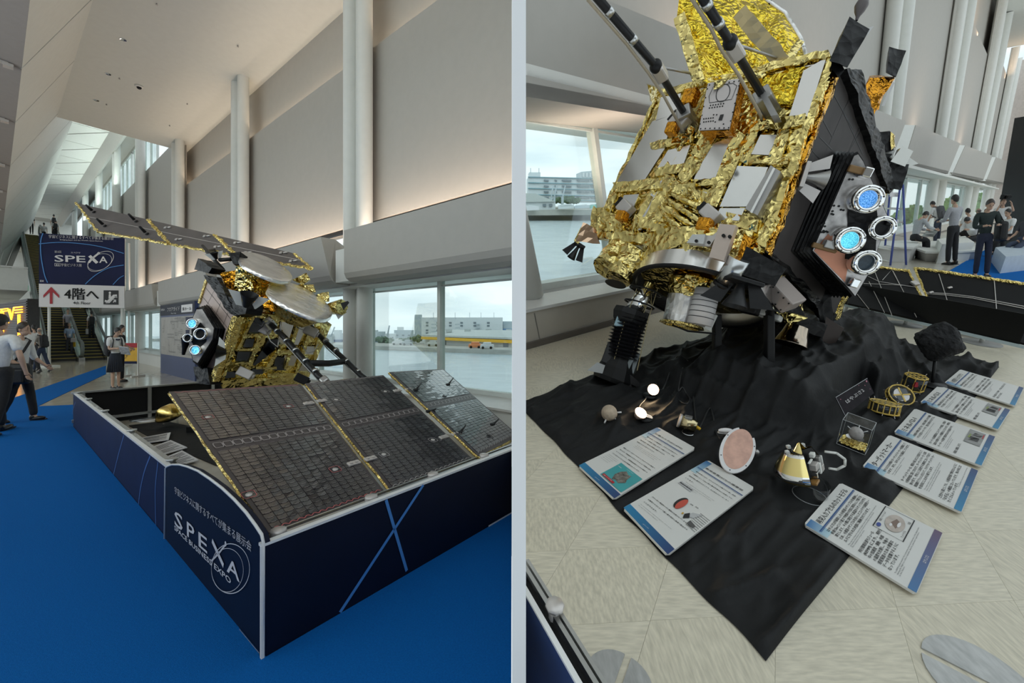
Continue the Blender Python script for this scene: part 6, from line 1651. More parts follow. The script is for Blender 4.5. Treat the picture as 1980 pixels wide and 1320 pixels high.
for x, y, dims, m in ((1597, 472, (.06, .08, .06), M_grey), (1667, 335, (.07, .06, .07), M_chrome), (1650, 330, (.05, .12, .03), mat('brown_plate', (.25, .14, .05), .5)), (1588, 478, (.04, .18, .03), mat('brown_plate', (.25, .14, .05), .5)), (1645, 545, (.07, .06, .05), M_chrome), (1708, 428, (.06, .05, .1), M_black), (1688, 368, (.06, .09, .03), M_black)):
    M = facing(on(x, y, *PF) + nP * .05, nP, eym); mb = MB(); mb.bbox((0, 0, 0), dims, M, .008); T.part('engine_fitting', mb, m, pod)
r_ = random.Random(4)
for k in range(26):
    x, y = r_.choice(((1605 + r_.random() * 25, 395 + r_.random() * 25), (1640 + r_.random() * 12, 320 + r_.random() * 30), (1585 + r_.random() * 15, 430 + r_.random() * 20), (1690 + r_.random() * 15, 390 + r_.random() * 20))); p = on(x, y, *PF) + nP * .012; mb = MB(); mb.cyl(p, p + nP * .006, .008, n=6); T.part('screw', mb, M_black, pod)
# thrusters with grey shields
def thr(px, d0, tip, d1, r, ms=M_lgrey, mnz=M_grey, sh=True, spread=1.0):
    a, b = AT(px[0], px[1], d0), AT(tip[0], tip[1], d1); ln = (b - a).length; M = facing(a, b - a)
    mb = MB(); mb.lathe([(r * .22, 0), (r * .3, ln * .25), (r * .42, ln * .5), (r * .8, ln * 1.0)], M, 16); T.part('thruster_nozzle', mb, mnz)
    ax_ = (b - a).normalized(); sd = ax_.cross(ray(*px)).normalized(); fw = ray(*px).normalized()
    if sh:
        for k in (-1, 1):
            mb = MB(); mb.prism([a + sd * k * r * .3 - ax_ * .02, a + sd * k * r * .9 - ax_ * .02, a + ax_ * ln * .85 + sd * k * r * 2.2 * spread, a + ax_ * ln * .95 + sd * k * r * .9], fw * .01); T.part('thruster_shield', mb, ms)
        mb = MB(); mb.bbox((0, 0, 0), (r * 2.2, r * 1.6, .03), M, .006); T.part('thruster_mount', mb, ms)
thr((1552, 342), 3.0, (1598, 348), 2.95, .085, spread=.9); thr((1434, 545), 2.95, (1420, 592), 2.95, .11, M_carbon, M_carbon); thr((1598, 668), 3.9, (1590, 702), 3.9, .10); thr((1120, 474), 4.1, (1104, 499), 4.1, .055, M_carbon, M_carbon)
thr((1724, 318), 4.2, (1746, 296), 4.2, .08, M_white, M_grey)
def bk(q, d, th, m=M_blackblanket, name='corner_box', amp=.012, cell=.07):
    P = [AT(x, y, d) for x, y in q]; w = ray(*q[0]).normalized() * th; mb = MB(); chex(mb, P + [p + w for p in P], cell, amp, len(T.q)); return T.part(name, mb, m)
bk([(1643, 32), (1680, 58), (1640, 130), (1604, 118)], 2.8, .2); bk([(1612, 100), (1632, 135), (1620, 150), (1606, 130)], 2.85, .15)
mb = MB(); mb.prism([AT(x, y, 2.85) for x, y in ((1672, 56), (1690, 50), (1676, 70))], ray(1680, 60) * .02); T.part('shield_tip', mb, M_grey)
mb = MB(); p0 = AT(1656, 40, 2.85); p1 = AT(1668, 4, 2.85); M = facing(p0, p1 - p0); mb.lathe([(.008, 0), (.012, .03), (.03, .07), (.04, .11), (.034, .14), (.0, .155)], M, 16); T.part('egg_antenna', mb, mat('egg_brown', (.10, .085, .085), .5))
bk([(1720, 91), (1753, 97), (1731, 150), (1712, 142)], 3.9, .2, M_blackblanket, 'black_horn'); mb = MB(); 
bk([(1682, 148), (1727, 153), (1695, 215), (1668, 180)], 3.95, .25, M_amber, 'amber_box', .03, .06); bk([(1670, 195), (1698, 200), (1686, 232), (1674, 225)], 3.95, .2, M_amber, 'amber_box', .02, .06)
mb = MB(); mb.prism([AT(x, y, 3.85) for x, y in ((1727, 158), (1730, 160), (1710, 205), (1704, 205))], ray(1720, 180) * .06); T.part('amber_bracket', mb, M_grey)
bk([(1692, 255), (1722, 254), (1728, 290), (1706, 294)], 4.1, .25); bk([(1690, 300), (1724, 296), (1722, 335), (1700, 345)], 4.15, .3); bk([(1718, 318), (1758, 318), (1742, 368), (1712, 362)], 4.1, .3); bk([(1722, 256), (1728, 262), (1730, 285), (1722, 292)], 4.1, .2, M_goldfine, 'foil_tuft', .02)
mb = MB(); mb.prism([AT(x, y, 4.05) for x, y in ((1722, 312), (1745, 282), (1766, 292), (1750, 322))], ray(1740, 300) * .015); T.part('white_shield', mb, M_white)
bk([(1445, 476), (1520, 520), (1498, 555), (1424, 528)], 2.95, .35, M_blackblanket); bk([(1575, 560), (1605, 560), (1612, 628), (1590, 645)], 3.9, .3, M_blackblanket); bk([(1598, 612), (1632, 635), (1612, 672), (1590, 658)], 3.8, .1, mat('dark_brown_box', (.03, .018, .014), .5), 'corner_box', .004)
bk([(1470, 535), (1530, 570), (1560, 610), (1500, 600)], 3.3, .2, M_blackblanket, 'black_blanket', .02)
# ---- under side: adapter ring, drums, horn-shaped sampler, support posts
rc = AT(1346, 577, 3.62); dnr = dn; dn = (dn + (CAMP - rc).normalized() * .28).normalized(); M = facing(rc, dn, exm); 
mb = MB(); mb.lathe([(.57, -.16), (.585, -.02), (.59, .0), (.55, .0), (.54, -.12), (.50, -.14)], M, 48); T.part('adapter_ring', mb, M_mirr2)
mb = MB(); mb.lathe([(.595, -.012), (.60, .008), (.565, .014), (.55, .0)], M, 48); T.part('ring_lip', mb, M_black)
mb = MB(); ccyl(mb, rc - dn * .36, rc - dn * .12, .60, .56, 40, 6, .03, 3); T.part('ring_foil', mb, M_gold)
mb = MB(); mb.disc(facing(rc - dn * .2, dn), .52, 30); T.part('ring_floor', mb, M_gold); dn = dnr
def drum(a, da, b, db, r, m, name, r2=None, amp=.012, n=24):
    mb = MB(); ccyl(mb, AT(a[0], a[1], da), AT(b[0], b[1], db), r, r2, n, 8, amp, len(T.q)); return T.part(name, mb, m)
drum((1205, 480), 4.0, (1172, 520), 3.9, .15, M_gold, 'foil_drum', .14, .02); drum((1225, 490), 3.85, (1195, 540), 3.8, .15, M_gold, 'foil_drum', .12, .02); mb = MB(); mb.disc(facing(AT(1190, 549, 3.78), AT(1190, 560, 3.77) - AT(1200, 530, 3.8)), .10); T.part('drum_mouth', mb, M_black)
drum((1330, 575), 3.6, (1318, 625), 3.6, .17, M_silver, 'silver_drum', .16, .006); mb = MB(); ccyl(mb, AT(1345, 545, 3.6), AT(1335, 578, 3.6), .21, .19, 24, 5, .03, 2); T.part('drum_collar', mb, M_gold); mb = MB(); c_ = AT(1317, 630, 3.6); mb.lathe([(.18, -.02), (.19, .0), (.15, .01)], facing(c_, AT(1318, 625, 3.6) - AT(1330, 575, 3.6)), 24); T.part('drum_rim', mb, M_goldfine)
a_, b_ = AT(1368, 560, 3.4), AT(1352, 628, 3.4); mb = MB(); mb.smooth = True; mb.cyl(a_, b_, .10, n=24); wc = T.part('white_tube', mb, M_print)
for k in range(5):
    p = lerp(a_, b_, .2 + k * .15); mb = MB(); mb.lathe([(.1015, -.003), (.1025, 0), (.1015, .003)], facing(p, b_ - a_), 24); T.part('tube_line', mb, M_ink, wc)
mb = MB(); mb.prism([AT(x, y, 3.38) for x, y in ((1377, 605), (1388, 610), (1374, 640), (1362, 634))], ray(1370, 620) * .1); T.part('tube_foot', mb, M_white)
ibox((1383, 560), 3.35, (.07, .1, .12), -dn, exm, M_chrome)
# grey box, engine bell and fittings under the front edge
M = ibox((1507, 562), 3.25, (.33, .12, .2), (nM * .6 + dn * .3 - nD * .1), (exm * .72 - eym * .62), mat('pink_grey_box', (.42, .36, .33), .45), 'electronics_box')
for k in range(12):
    mb = MB(); p = M @ V((-.14 + .28 * (k % 6) / 5, -.04 + .08 * (k // 6), .1)); mb.cyl(p, p + (M.col[2].xyz) * .008, .006, n=6); T.part('screw', mb, M_black)
bk([(1505, 590), (1545, 575), (1560, 615), (1525, 632)], 3.45, .2, M_gold, 'foil_bundle', .035, .05); bk([(1455, 560), (1480, 590), (1520, 618), (1470, 600)], 3.6, .15, M_gold, 'foil_bundle', .035, .05)
bk([(1540, 612), (1600, 625), (1590, 650), (1545, 640)], 3.6, .2, M_blackblanket, 'black_blanket', .03)
a_, b_ = AT(1542, 632, 3.5), AT(1530, 662, 3.5); mb = MB(); mb.lathe([(.085, 0), (.10, .07), (.13, .16), (.137, .165), (.128, .165), (.095, .07)], facing(a_, b_ - a_), 26); T.part('engine_bell', mb, mat('bell_metal', (.40, .33, .26), .12, 1.0))
ibox((1450, 595), 3.4, (.14, .12, .1), -dn, exm, M_black); ibox((1475, 603), 3.4, (.12, .08, .06), -dn, exm, M_white); ibox((1490, 612), 3.42, (.16, .1, .05), -dn, exm, M_white)
bk([(1128, 430), (1152, 443), (1160, 470), (1112, 466)], 4.05, .15, mat('copper_foil', (.70, .48, .32), .15, 1.0), 'foil_box', .012, .06); bk([(1110, 465), (1128, 432), (1122, 466), (1118, 472)], 4.05, .1, M_gold, 'foil_box', .01, .06)
bk([(1252, 162), (1292, 175), (1275, 205), (1260, 198)], 4.1, .2, foil('pale_foil', (.75, .66, .38), .25, 12, .7, .02), 'foil_tuft', .02, .05)
# sampler horn
def hp(x, y, d=3.72): return AT(x, y, d)
top, mid, low_ = hp(1256, 548), hp(1224, 606), hp(1188, 728)
axh = (low_ - top).normalized()
mb = MB(); mb.smooth = True; mb.cyl(top, mid, .045, .095, 24); hn = T.part('horn_cone', mb, M_chrome)
for x, y, r in ((1248, 563, .15), (1236, 588, .14)):
    mb = MB(); p = hp(x, y); M = facing(p, axh); mb.lathe([(r - .012, -.006), (r, -.006), (r, .006), (r - .012, .006), (r - .012, -.006)], M, 24); mb.box((0, 0, 0), (2 * r, .02, .01), M); mb.box((0, 0, 0), (.02, 2 * r, .01), M); T.part('horn_ring', mb, M_black, hn)
b0, b1 = hp(1222, 608), hp(1200, 692)
mb = MB(); M = facing(b0, b1 - b0); ln = (b1 - b0).length; mb.lathe([(.13 + (.028 if k % 2 else -.012), ln * k / 26) for k in range(27)], M, 20); flat(mb); T.part('black_bellows', mb, mat('bellows_black', (.014, .014, .016), .35))
mb = MB(); mb.lathe([(.0, -.02), (.15, -.02), (.16, .03), (.14, .09), (.12, .12)], facing(hp(1220, 604), axh), 8); flat(mb); T.part('horn_collar', mb, M_black)
mb = MB(); mb.lathe([(.12, 0), (.14, .06), (.16, .10), (.185, .2), (.175, .24), (.13, .24)], facing(hp(1200, 690), axh), 10); flat(mb); T.part('horn_skirt', mb, M_black)
for k, (x, y, m) in enumerate(((1203, 613, mat('pale_blue_fin', (.28, .42, .48), .4)), (1240, 622, M_black), (1178, 683, M_carbon), (1222, 700, mat('fin_grey', (.20, .23, .24), .4)))):
    M = facing(hp(x, y, 3.66), V((-.1, -1, .3)), axh); mb = MB(); mb.bbox((0, 0, 0), (.2, .09, .02), M, .008); T.part('horn_fin', mb, m, hn)
for k, (q) in enumerate((((1170, 706), (1155, 700), (1135, 716), (1165, 722)), ((1208, 715), (1236, 738), (1240, 752), (1205, 735)), ((1218, 690), (1226, 694), (1212, 722), (1206, 722)), ((1205, 725), (1213, 722), (1222, 748), (1216, 752)))):
    mb = MB(); mb.prism([hp(x, y, 3.6) for x, y in q], ray(1190, 720) * .012); T.part('horn_flap', mb, [mat('flap_pale', (.45, .46, .46), .5), M_carbon, mat('fin_grey', (.20, .23, .24), .4), M_carbon][k], hn)
for x0, x1 in ((1232, 1182), (1240, 1200), (1262, 1215), (1272, 1232), (1250, 1208)):
    mb = MB(); mb.tube([hp(x0, 556), hp((x0 + x1) / 2 + 1, 620, 3.62), hp(x1, 716, 3.62)], .0035, 5); T.part('tension_wire', mb, mat('wire_gold', (.45, .36, .18), .4), hn)
for k in range(10):
    mb = MB(); mb.tube([hp(1232 + (k % 5) * 9, 562), hp(1224 + ((k + 1 + k // 5) % 5) * 9, 590, 3.7)], .003, 4); T.part('lattice_wire', mb, mat('wire_gold', (.45, .36, .18), .4), hn)
# posts
for x, y0, y1, d in ((1386, 608, 700, 3.55), (1487, 600, 728, 3.35)):
    a_ = AT(x, y0, d); b_ = AT(x, y1, d); hgt = (a_ - b_).length
    M = frame((a_ + b_) / 2, XX, (a_ - b_).normalized().cross(XX).normalized() * -1, (a_ - b_).normalized()); mb = MB(); mb.bbox((0, 0, 0), (.062, .062, hgt), M, .008); mb.box((-.015, -.032, 0), (.008, .006, hgt * .98), M); mb.box((.015, -.032, 0), (.008, .006, hgt * .98), M); T.part('support_post', mb, M_black)
mb = MB(); mb.tube([AT(1310, 618, 3.6), AT(1300, 628, 3.55), AT(1330, 640, 3.5), AT(1385, 645, 3.5)], .008, 6); T.part('cable', mb, M_black)
T.done()
# ---------------------------------------------------------------- black cloth over low boxes
def R2(x, y, z=0.0):
    p = RFF.inverted() @ RZ(x, y, z); return V((p.x, p.y, 0))
LOW = [R2(*q, .15) for q in ((1275, 704), (1330, 735), (1395, 760), (1500, 790), (1600, 800), (1680, 745), (1748, 692), (1722, 618), (1440, 612))]
UPP = [R2(*q, .27) for q in ((1352, 690), (1384, 712), (1492, 745), (1560, 765), (1700, 668), (1716, 618), (1450, 603))]
def inside_d(p, poly):
    n = len(poly); c = False; d = 1e9
    for i in range(n):
        a, b = poly[i], poly[(i + 1) % n]; e = b - a; t = max(0, min(1, (p - a).dot(e) / e.length_squared)); d = min(d, (p - a - e * t).length)
        if (a.y > p.y) != (b.y > p.y) and p.x < (b.x - a.x) * (p.y - a.y) / (b.y - a.y) + a.x: c = not c
    return d if c else -d
def sst(d, w): t = max(0, min(1, d / w * .5 + .5)); return t * t * (3 - 2 * t)
BQ = [[R2(*p) for p in q] for q in ([(1272, 828), (1345, 869), (1187, 968), (1118, 903)], [(1368, 892), (1459, 946), (1290, 1077), (1204, 985)], [(1553, 1017), (1624, 936), (1822, 1034), (1771, 1152)], [(1666, 905), (1718, 843), (1891, 913), (1858, 994)], [(1727, 838), (1768, 792), (1924, 847), (1897, 904)], [(1778, 780), (1814, 747), (1953, 795), (1929, 833)], [(1825, 742), (1856, 716), (1979, 752), (1962, 787)], [(1400, 890), (1440, 880), (1460, 915), (1410, 920)], [(1510, 920), (1600, 920), (1600, 985), (1510, 985)], [(1612, 840), (1650, 825), (1700, 850), (1665, 885)], [(1680, 790), (1740, 745), (1790, 745), (1730, 815)], [(1616, 800), (1640, 812), (1690, 775), (1665, 750)])]
def cloth_z(x, y):
    z = cloth_z0(x, y); d = max(inside_d(V((x, y, 0)), q) for q in BQ)
    return lerp(.004, z, min(1, max(0, -d / .07)))
def cloth_z0(x, y):
    p = V((x, y, 0))
    z = .17 * sst(inside_d(p, LOW), .07) + .15 * sst(inside_d(p, UPP), .06)
    q = V((x * .62 + y * .78, y * .62 - x * .78, 0))
    w = noise.noise(V((q.x * 1.1, q.y * 4.5, 1))) * .5 + noise.noise(V((q.x * 2.2 + 5, q.y * 9, 2))) * .3
    rid = (1 - abs(noise.noise(V((q.x * .8 + 3, q.y * 3.1, 4)))) * 2.4)
    far = min(1, max(0, (y - 1.2) / 2.0))
    r2 = max(0, 1 - abs(noise.noise(V((q.x * 1.7 + 9, q.y * 6.0, 8)))) * 3.2)
    r3 = max(0, 1 - abs(noise.noise(V((q.x * 1.1 + 2, q.y * 3.6 + q.x * 1.2, 11)))) * 4.5)
    z += .005 + (.010 + .03 * far) * max(0, w) + .032 * far * max(0, rid) ** 3 + .022 * max(0, rid) ** 3 + (.022 + .012 * far) * r2 ** 2 + .026 * r3 ** 2
    return z + .007 * max(-.5, noise.noise(V((q.x * 1.6, q.y * 15, 21)))) + .012 * max(0, 1 - abs(noise.noise(V((q.x * 1.2 + 4, q.y * 8 + q.x * 2.5, 31)))) * 5) ** 2
CA, CR, CB, CL = V((.923, 1.047, 0)), V((4.93, 3.80, 0)), V((4.1, 6.0, 0)), V((.04, 3.02, 0))
mb = MB()
def cf(u, v):
    p = lerp(lerp(CA, CR, u), lerp(CL, CB, u), v); e = min(u, 1 - u, v, 1 - v)
    s = .02 * noise.noise(V((u * 9, v * 9, 3))) * (1 if e < .001 else .3)
    x, y = p.x + s, p.y + s
    return R(x, y, cloth_z(x, y) if e > .004 else .006)
mb.grid(170, 150, cf); clipR(mb)
single('black_cloth', mb, M_blackcloth, 'black cloth spread on the floor and over low boxes under the big satellite', 'cloth', fix=False)
def CZ(x, y, up=0.0):
    z = .0
    for _ in range(6): p = R2(x, y, z); z = cloth_z(p.x, p.y)
    return R(p.x, p.y, z + up)

# ---------------------------------------------------------------- information boards on the floor
def fade(name, cols):
    if name in MATS: return MATS[name]
    m = mat(name, cols[0], .45); N, K = m.node_tree.nodes, m.node_tree.links
    a = N.new('ShaderNodeAttribute'); a.attribute_name = 'fade'; r = N.new('ShaderNodeValToRGB'); r.color_ramp.elements[0].color = cols[0] + (1,); r.color_ramp.elements[1].color = cols[1] + (1,)
    K.new(a.outputs['Fac'], r.inputs['Fac']); K.new(r.outputs['Color'], N['Principled BSDF'].inputs['Base Color']); return m
M_bandA = fade('blue_band_fade', ((.02, .14, .36), (.45, .62, .68))); M_bandB = fade('blue_foot_fade', ((.02, .22, .42), (.025, .055, .17))); M_bandC = fade('violet_foot_fade', ((.06, .18, .38), (.13, .08, .15)))
M_paper = mat('board_paper', (.70, .69, .66), .38, var=.01)
def set_fade(ob, vals):
    at = ob.data.attributes.new('fade', 'FLOAT', 'POINT')
    for i, v in enumerate(vals): at.data[i].value = v
BJ = 'information boards on the floor'
def iboard(q, label, title, jp, en, lift=.02, foot=None, pic=None, tsize=.062, foot_txt='はやぶさ2'):
    P = [R(*(lambda w: (w.x, w.y))(R2(x, y, lift)), lift + (.0 if not lift > .02 else 0)) for x, y in q]
    W_ = (P[1] - P[0]).length; H_ = (P[3] - P[0]).length
    T = Thing('information_board', label, 'sign', BJ)
    n = RN; th = .012; c = .035
    out = [bil(P, c, 0), bil(P, 1 - c, 0), bil(P, 1, c * .7), bil(P, 1, 1 - c * .7), bil(P, 1 - c, 1), bil(P, c, 1), bil(P, 0, 1 - c * .7), bil(P, 0, c * .7)]
    mb = MB(); mb.prism(out, n * th); pn = T.part('panel', mb, M_paper)
    Q = [p + n * (th + .0015) for p in P]; Q2 = [p + n * .001 for p in Q]
    ux = (Q[1] - Q[0]).normalized(); uy = (Q[0] - Q[3]).normalized()
    bands = []
    mb = MB(); mb.add([bil(Q, .0, .02), bil(Q, .16, .02), bil(Q, .16, .155), bil(Q, .0, .155)] if False else [bil(Q, .005, .03), bil(Q, .10, .0), bil(Q, .10, .0), bil(Q, .005, .03)], [(0, 1, 2, 3)])
    mb = MB(); mb.add([bil(Q, .005, .02), bil(Q, .13, .02), bil(Q, .13, .24), bil(Q, .005, .24)], [(0, 1, 2, 3)]); b1 = T.part('header_band', mb, M_bandA, pn); bands.append((b1, (0, .1, 1, 1)))
    mb = MB(); mb.add([bil(Q, .005, .93), bil(Q, .995, .93), bil(Q, .995, .995), bil(Q, .005, .995)], [(0, 1, 2, 3)]); b2 = T.part('footer_band', mb, foot or M_bandB, pn); bands.append((b2, (0, 1, 1, 0)))
    mb = MB(); mb.stroke([bil(Q2, .03, .155), bil(Q2, .98, .155)], .006, n); mb.stroke([bil(Q2, .03, .168), bil(Q2, .98, .168)], .002, n); T.part('title_rule', mb, mat('rule_blue', (.03, .09, .25), .5), pn)
    mb = MB(); mb.text(title, bil(Q2, .14, .12), ux, uy, h=min(tsize * W_ * 1.25, .085 * H_), w=min(.8, len(title) * tsize * 1.2) * W_, bold=.006); T.part('title', mb, M_ink, pn)
    for u, v, s, t in jp: mb = MB(); mb.text(t, bil(Q2, u, v), ux, uy, h=min(s * .82 * W_, .86 / len(t) * W_, .036 * H_), w=min(s * .82 * len(t), .86) * W_ * .97, bold=.014, res=1); T.part('text_line', mb, M_ink, pn)
    for u, v, s, t in en: mb = MB(); mb.text(t, bil(Q2, u, v), ux, uy, h=min(s * W_, 1.5 / len(t) * W_, .0165 * H_), w=min(s * len(t) * .52, .82) * W_, res=0); T.part('small_text_line', mb, mat('grey_ink', (.09, .09, .10), .5), pn)
    mb = MB(); mb.text(foot_txt, bil(Q2, .42, .975), ux, uy, h=.028 * W_); T.part('footer_lettering', mb, M_print, pn)
    if pic: pic(T, pn, Q2, ux, uy, W_)
    T.done()
    for ob, vals in bands: set_fade(ob, vals)
def poly_on(T, pn, Q, pts, m, name, off=.001):
    mb = MB(); mb.poly([bil(Q, u, v) + RN * off for u, v in pts]); T.part(name, mb, m, pn)
def circ(cx, cy, rx_, ry_, n=24): return [(cx + rx_ * math.cos(2 * PI * i / n), cy + ry_ * math.sin(2 * PI * i / n)) for i in range(n)]
M_teal = mat('teal_picture', (.06, .36, .38), .4, var=.1)
def pic_cam(T, pn, Q, ux, uy, W_):
    poly_on(T, pn, Q, [(.42, .68), (.97, .68), (.97, .915), (.42, .915)], M_teal, 'picture')
    poly_on(T, pn, Q, [(.60, .76), (.66, .72), (.74, .74), (.80, .73), (.82, .79), (.86, .82), (.78, .87), (.70, .86), (.64, .88), (.58, .82)], mat('picture_shape', (.16, .15, .13), .5, var=.8, vscale=50), 'picture_detail', .002)
    poly_on(T, pn, Q, [(.45, .885), (.74, .885), (.74, .91), (.45, .91)], M_red, 'picture_strip', .003)
    mb = MB(); mb.text('分離カメラ DCAM3', bil(Q, .47, .905) + RN * .004, ux, uy, h=.026 * W_); T.part('picture_lettering', mb, M_print, pn); mb = MB(); mb.text('Deployable Camera', bil(Q, .62, .705) + RN * .004, ux, uy, h=.022 * W_, res=0); T.part('picture_lettering', mb, M_print, pn); mb = MB(); mb.text('分離機構', bil(Q, .45, .735) + RN * .004, ux, uy, h=.024 * W_, res=1); T.part('picture_lettering', mb, M_print, pn)
def pic_sci(T, pn, Q, ux, uy, W_):
    poly_on(T, pn, Q, circ(.47, .60, .075, .075), mat('cone_black', (.03, .03, .03), .4), 'diagram_cone'); poly_on(T, pn, Q, circ(.495, .605, .055, .07), mat('cone_red', (.55, .10, .07), .4), 'diagram_liner', .002)
    poly_on(T, pn, Q, [(.72, .60), (.85, .56), (.80, .64), (.70, .66)], mat('cone_pale', (.5, .5, .5), .4), 'diagram_shell'); poly_on(T, pn, Q, [(.70, .62), (.76, .66), (.70, .70), (.66, .66)], M_ink, 'diagram_core', .002); poly_on(T, pn, Q, [(.80, .67), (.92, .68), (.92, .71), (.80, .71)], mat('cone_dark', (.1, .1, .1), .4), 'diagram_slug', .002)
    mb = MB()
    for k in range(9): mb.stroke([bil(Q, .80, .56 + k * .02) + RN * .001, bil(Q, .985, .56 + k * .02) + RN * .001], .0025, RN)
    T.part('diagram_lines', mb, M_ink, pn)
    poly_on(T, pn, Q, [(.62, .655), (.645, .655), (.645, .675), (.62, .675)], mat('diagram_gold', (.6, .35, .05), .4), 'diagram_fuse')
    poly_on(T, pn, Q, [(.12, .41), (.40, .41), (.40, .45), (.12, .45)], mat('label_grey', (.5, .5, .5), .5), 'diagram_label')
    mb = MB(); mb.text('爆薬部構造図', bil(Q, .13, .44) + RN * .002, ux, uy, h=.045 * W_, bold=.01); T.part('diagram_lettering', mb, M_ink, pn); mb = MB(); mb.text('起爆', bil(Q, .66, .54), ux, uy, h=.03 * W_); T.part('diagram_lettering', mb, M_ink, pn); mb = MB(); mb.text('爆薬', bil(Q, .57, .55), ux, uy, h=.03 * W_); T.part('diagram_lettering', mb, M_ink, pn)
def pic_cap(T, pn, Q, ux, uy, W_):
    mb = MB(); mb.stroke([bil(Q, u, v) for u, v in ((.55, .49), (.97, .49), (.97, .76), (.55, .76))], .005, RN, True); T.part('picture_frame', mb, M_ink, pn)
    poly_on(T, pn, Q, circ(.76, .635, .15, .085), mat('cut_beige', (.50, .43, .38), .5, var=.12, vscale=30), 'picture')
    poly_on(T, pn, Q, [(.68, .66), (.74, .60), (.84, .63), (.80, .68)], mat('cut_brown', (.22, .15, .12), .5), 'picture_detail', .002); poly_on(T, pn, Q, circ(.76, .67, .05, .014, 12), M_print, 'picture_detail', .003); poly_on(T, pn, Q, circ(.70, .61, .028, .012, 12), M_print, 'picture_detail', .003)
    poly_on(T, pn, Q, circ(.61, .525, .035, .02), mat('badge_blue', (.05, .08, .30), .5), 'picture_badge', .002)
    mb = MB(); mb.text('背面ヒートシールド', bil(Q, .68, .525), ux, uy, h=.022 * W_, res=1); T.part('picture_lettering', mb, M_ink, pn); mb = MB(); mb.text('カットモデル', bil(Q, .60, .745), ux, uy, h=.022 * W_, res=1); T.part('picture_lettering', mb, M_ink, pn); mb = MB(); mb.text('前面', bil(Q, .86, .745), ux, uy, h=.022 * W_, res=1); T.part('picture_lettering', mb, M_ink, pn)
def pic_rov(T, pn, Q, ux, uy, W_):
    poly_on(T, pn, Q, [(.50, .72), (.95, .72), (.95, .90), (.50, .90)], mat('photo_grey', (.26, .26, .25), .4, var=.2, vscale=14), 'picture')
    poly_on(T, pn, Q, [(.58, .75), (.72, .76), (.74, .86), (.60, .86)], M_ink, 'picture_detail', .001); poly_on(T, pn, Q, [(.76, .77), (.88, .79), (.86, .88), (.77, .86)], mat('photo_dark', (.06, .05, .05), .4), 'picture_detail', .001); poly_on(T, pn, Q, [(.66, .735), (.80, .745), (.78, .765), (.66, .76)], mat('photo_green', (.22, .28, .07), .4), 'picture_detail', .002); poly_on(T, pn, Q, [(.76, .88), (.90, .88), (.90, .893), (.76, .893)], M_red, 'picture_strip', .002)
S = .046
iboard([(1272, 828), (1345, 869), (1187, 968), (1118, 903)], 'information board with a teal picture at the foot, beside the two little lamps', '分離カメラ(DCAM3)',
       [(.12, .22, S, '衝突装置による観測時に、はやぶさ2本体がクレ'), (.12, .265, S, 'ーターの裏側に退避します。分離カメラは、本体'), (.12, .31, S, '衝突装置と衝突の瞬間を撮影するため、'), (.12, .355, S, '搭載される小型カメラです。'), (.10, .52, S, '撮影したデータはリアルタイムではやぶさ2に転送で'), (.10, .565, S, '送られる。低解像度ですがリアルタイムで映像を送れ'), (.10, .61, S, 'るアナログカメラと、高解像度画像をデジタル通信する'), (.10, .655, S, 'デジタルカメラの2台が搭載されています。')],
       [(.20, .395 + .02 * i, .024, t) for i, t in enumerate(('The deployable camera observes the impact from afar', 'while the spacecraft hides behind the asteroid.', 'It records the moment of the crater forming.'))] + [(.08, .69 + .022 * i, .022, t) for i, t in enumerate(('Analog pictures are sent', 'in real time and digital', 'pictures are sent at', 'high resolution by', 'two small cameras'))], pic=pic_cam, tsize=.05)
iboard([(1368, 892), (1459, 946), (1290, 1077), (1204, 985)], 'information board showing a red cone diagram, in front of the copper disc', '衝突装置(SCI)の爆薬部',
       [(.10, .22, S, '衝突装置(SCI)は、はやぶさ2から分離された後、内部'), (.10, .265, S, 'の爆薬によって2kgの銅の塊を秒速2kmに加速して小'), (.10, .31, S, '惑星表面に衝突させることで、人工的なクレーターをつ'), (.10, .355, S, 'くります。'), (.10, .74, S, '円すい形の構造体の中に爆薬が充填されています。爆薬'), (.10, .785, S, 'が爆発する力によって銅の塊を前方に高速で射出する'), (.10, .83, S, 'ことができます。')],
       [(.18, .39 + .02 * i, .022, t) for i, t in enumerate(('After separation the impactor hits the surface of the', 'asteroid with a two kilogram copper mass and makes', 'an artificial crater on it.'))] + [(.10, .865 + .02 * i, .022, t) for i, t in enumerate(('The conical structure is filled with explosive which ejects', 'the copper mass forward at high speed.'))], pic=pic_sci, tsize=.05)
iboard([(1553, 1017), (1624, 936), (1822, 1034), (1771, 1152)], 'information board with a framed round cutaway picture and violet foot, nearest the floor disc', '再突入カプセルのカットモデル',
       [(.10, .22, S, 'はやぶさ2が採取した小惑星のサンプルを格納し、'), (.10, .262, S, '秒速12kmという速さで地球の大気に再突入して降下を'), (.10, .304, S, '果たします。その際に発生する高温からサンプルを守る'), (.10, .346, S, 'ため、小惑星のサンプルを封入したコンテナは耐熱シー'), (.10, .388, S, 'ルドに守られた内部に格納されています。'), (.08, .53, S * .95, '飛行環境計測モジュール'), (.08, .572, S, '(REMM) により、飛行'), (.08, .614, S, '中の加速度・運動・内部'), (.08, .656, S, 'の温度を計測し、今後の'), (.08, .698, S, '惑星探査のための貴重な'), (.08, .74, S, 'データを収集するように'), (.08, .782, S, 'なっています。')],
       [(.08, .42 + .018 * i, .022, t) for i, t in enumerate(('This capsule brings the asteroid sample back to Earth. It enters the atmosphere', 'at twelve kilometers per second, protected by a heat shield.', 'The container is kept inside.'))] + [(.08, .82 + .018 * i, .021, t) for i, t in enumerate(('The REMM module measures the acceleration, motion and temperature of the capsule inside', 'during the flight to collect valuable data for planetary exploration', 'in the future.'))], foot=M_bandC, pic=pic_cap, tsize=.046)
S2 = .05
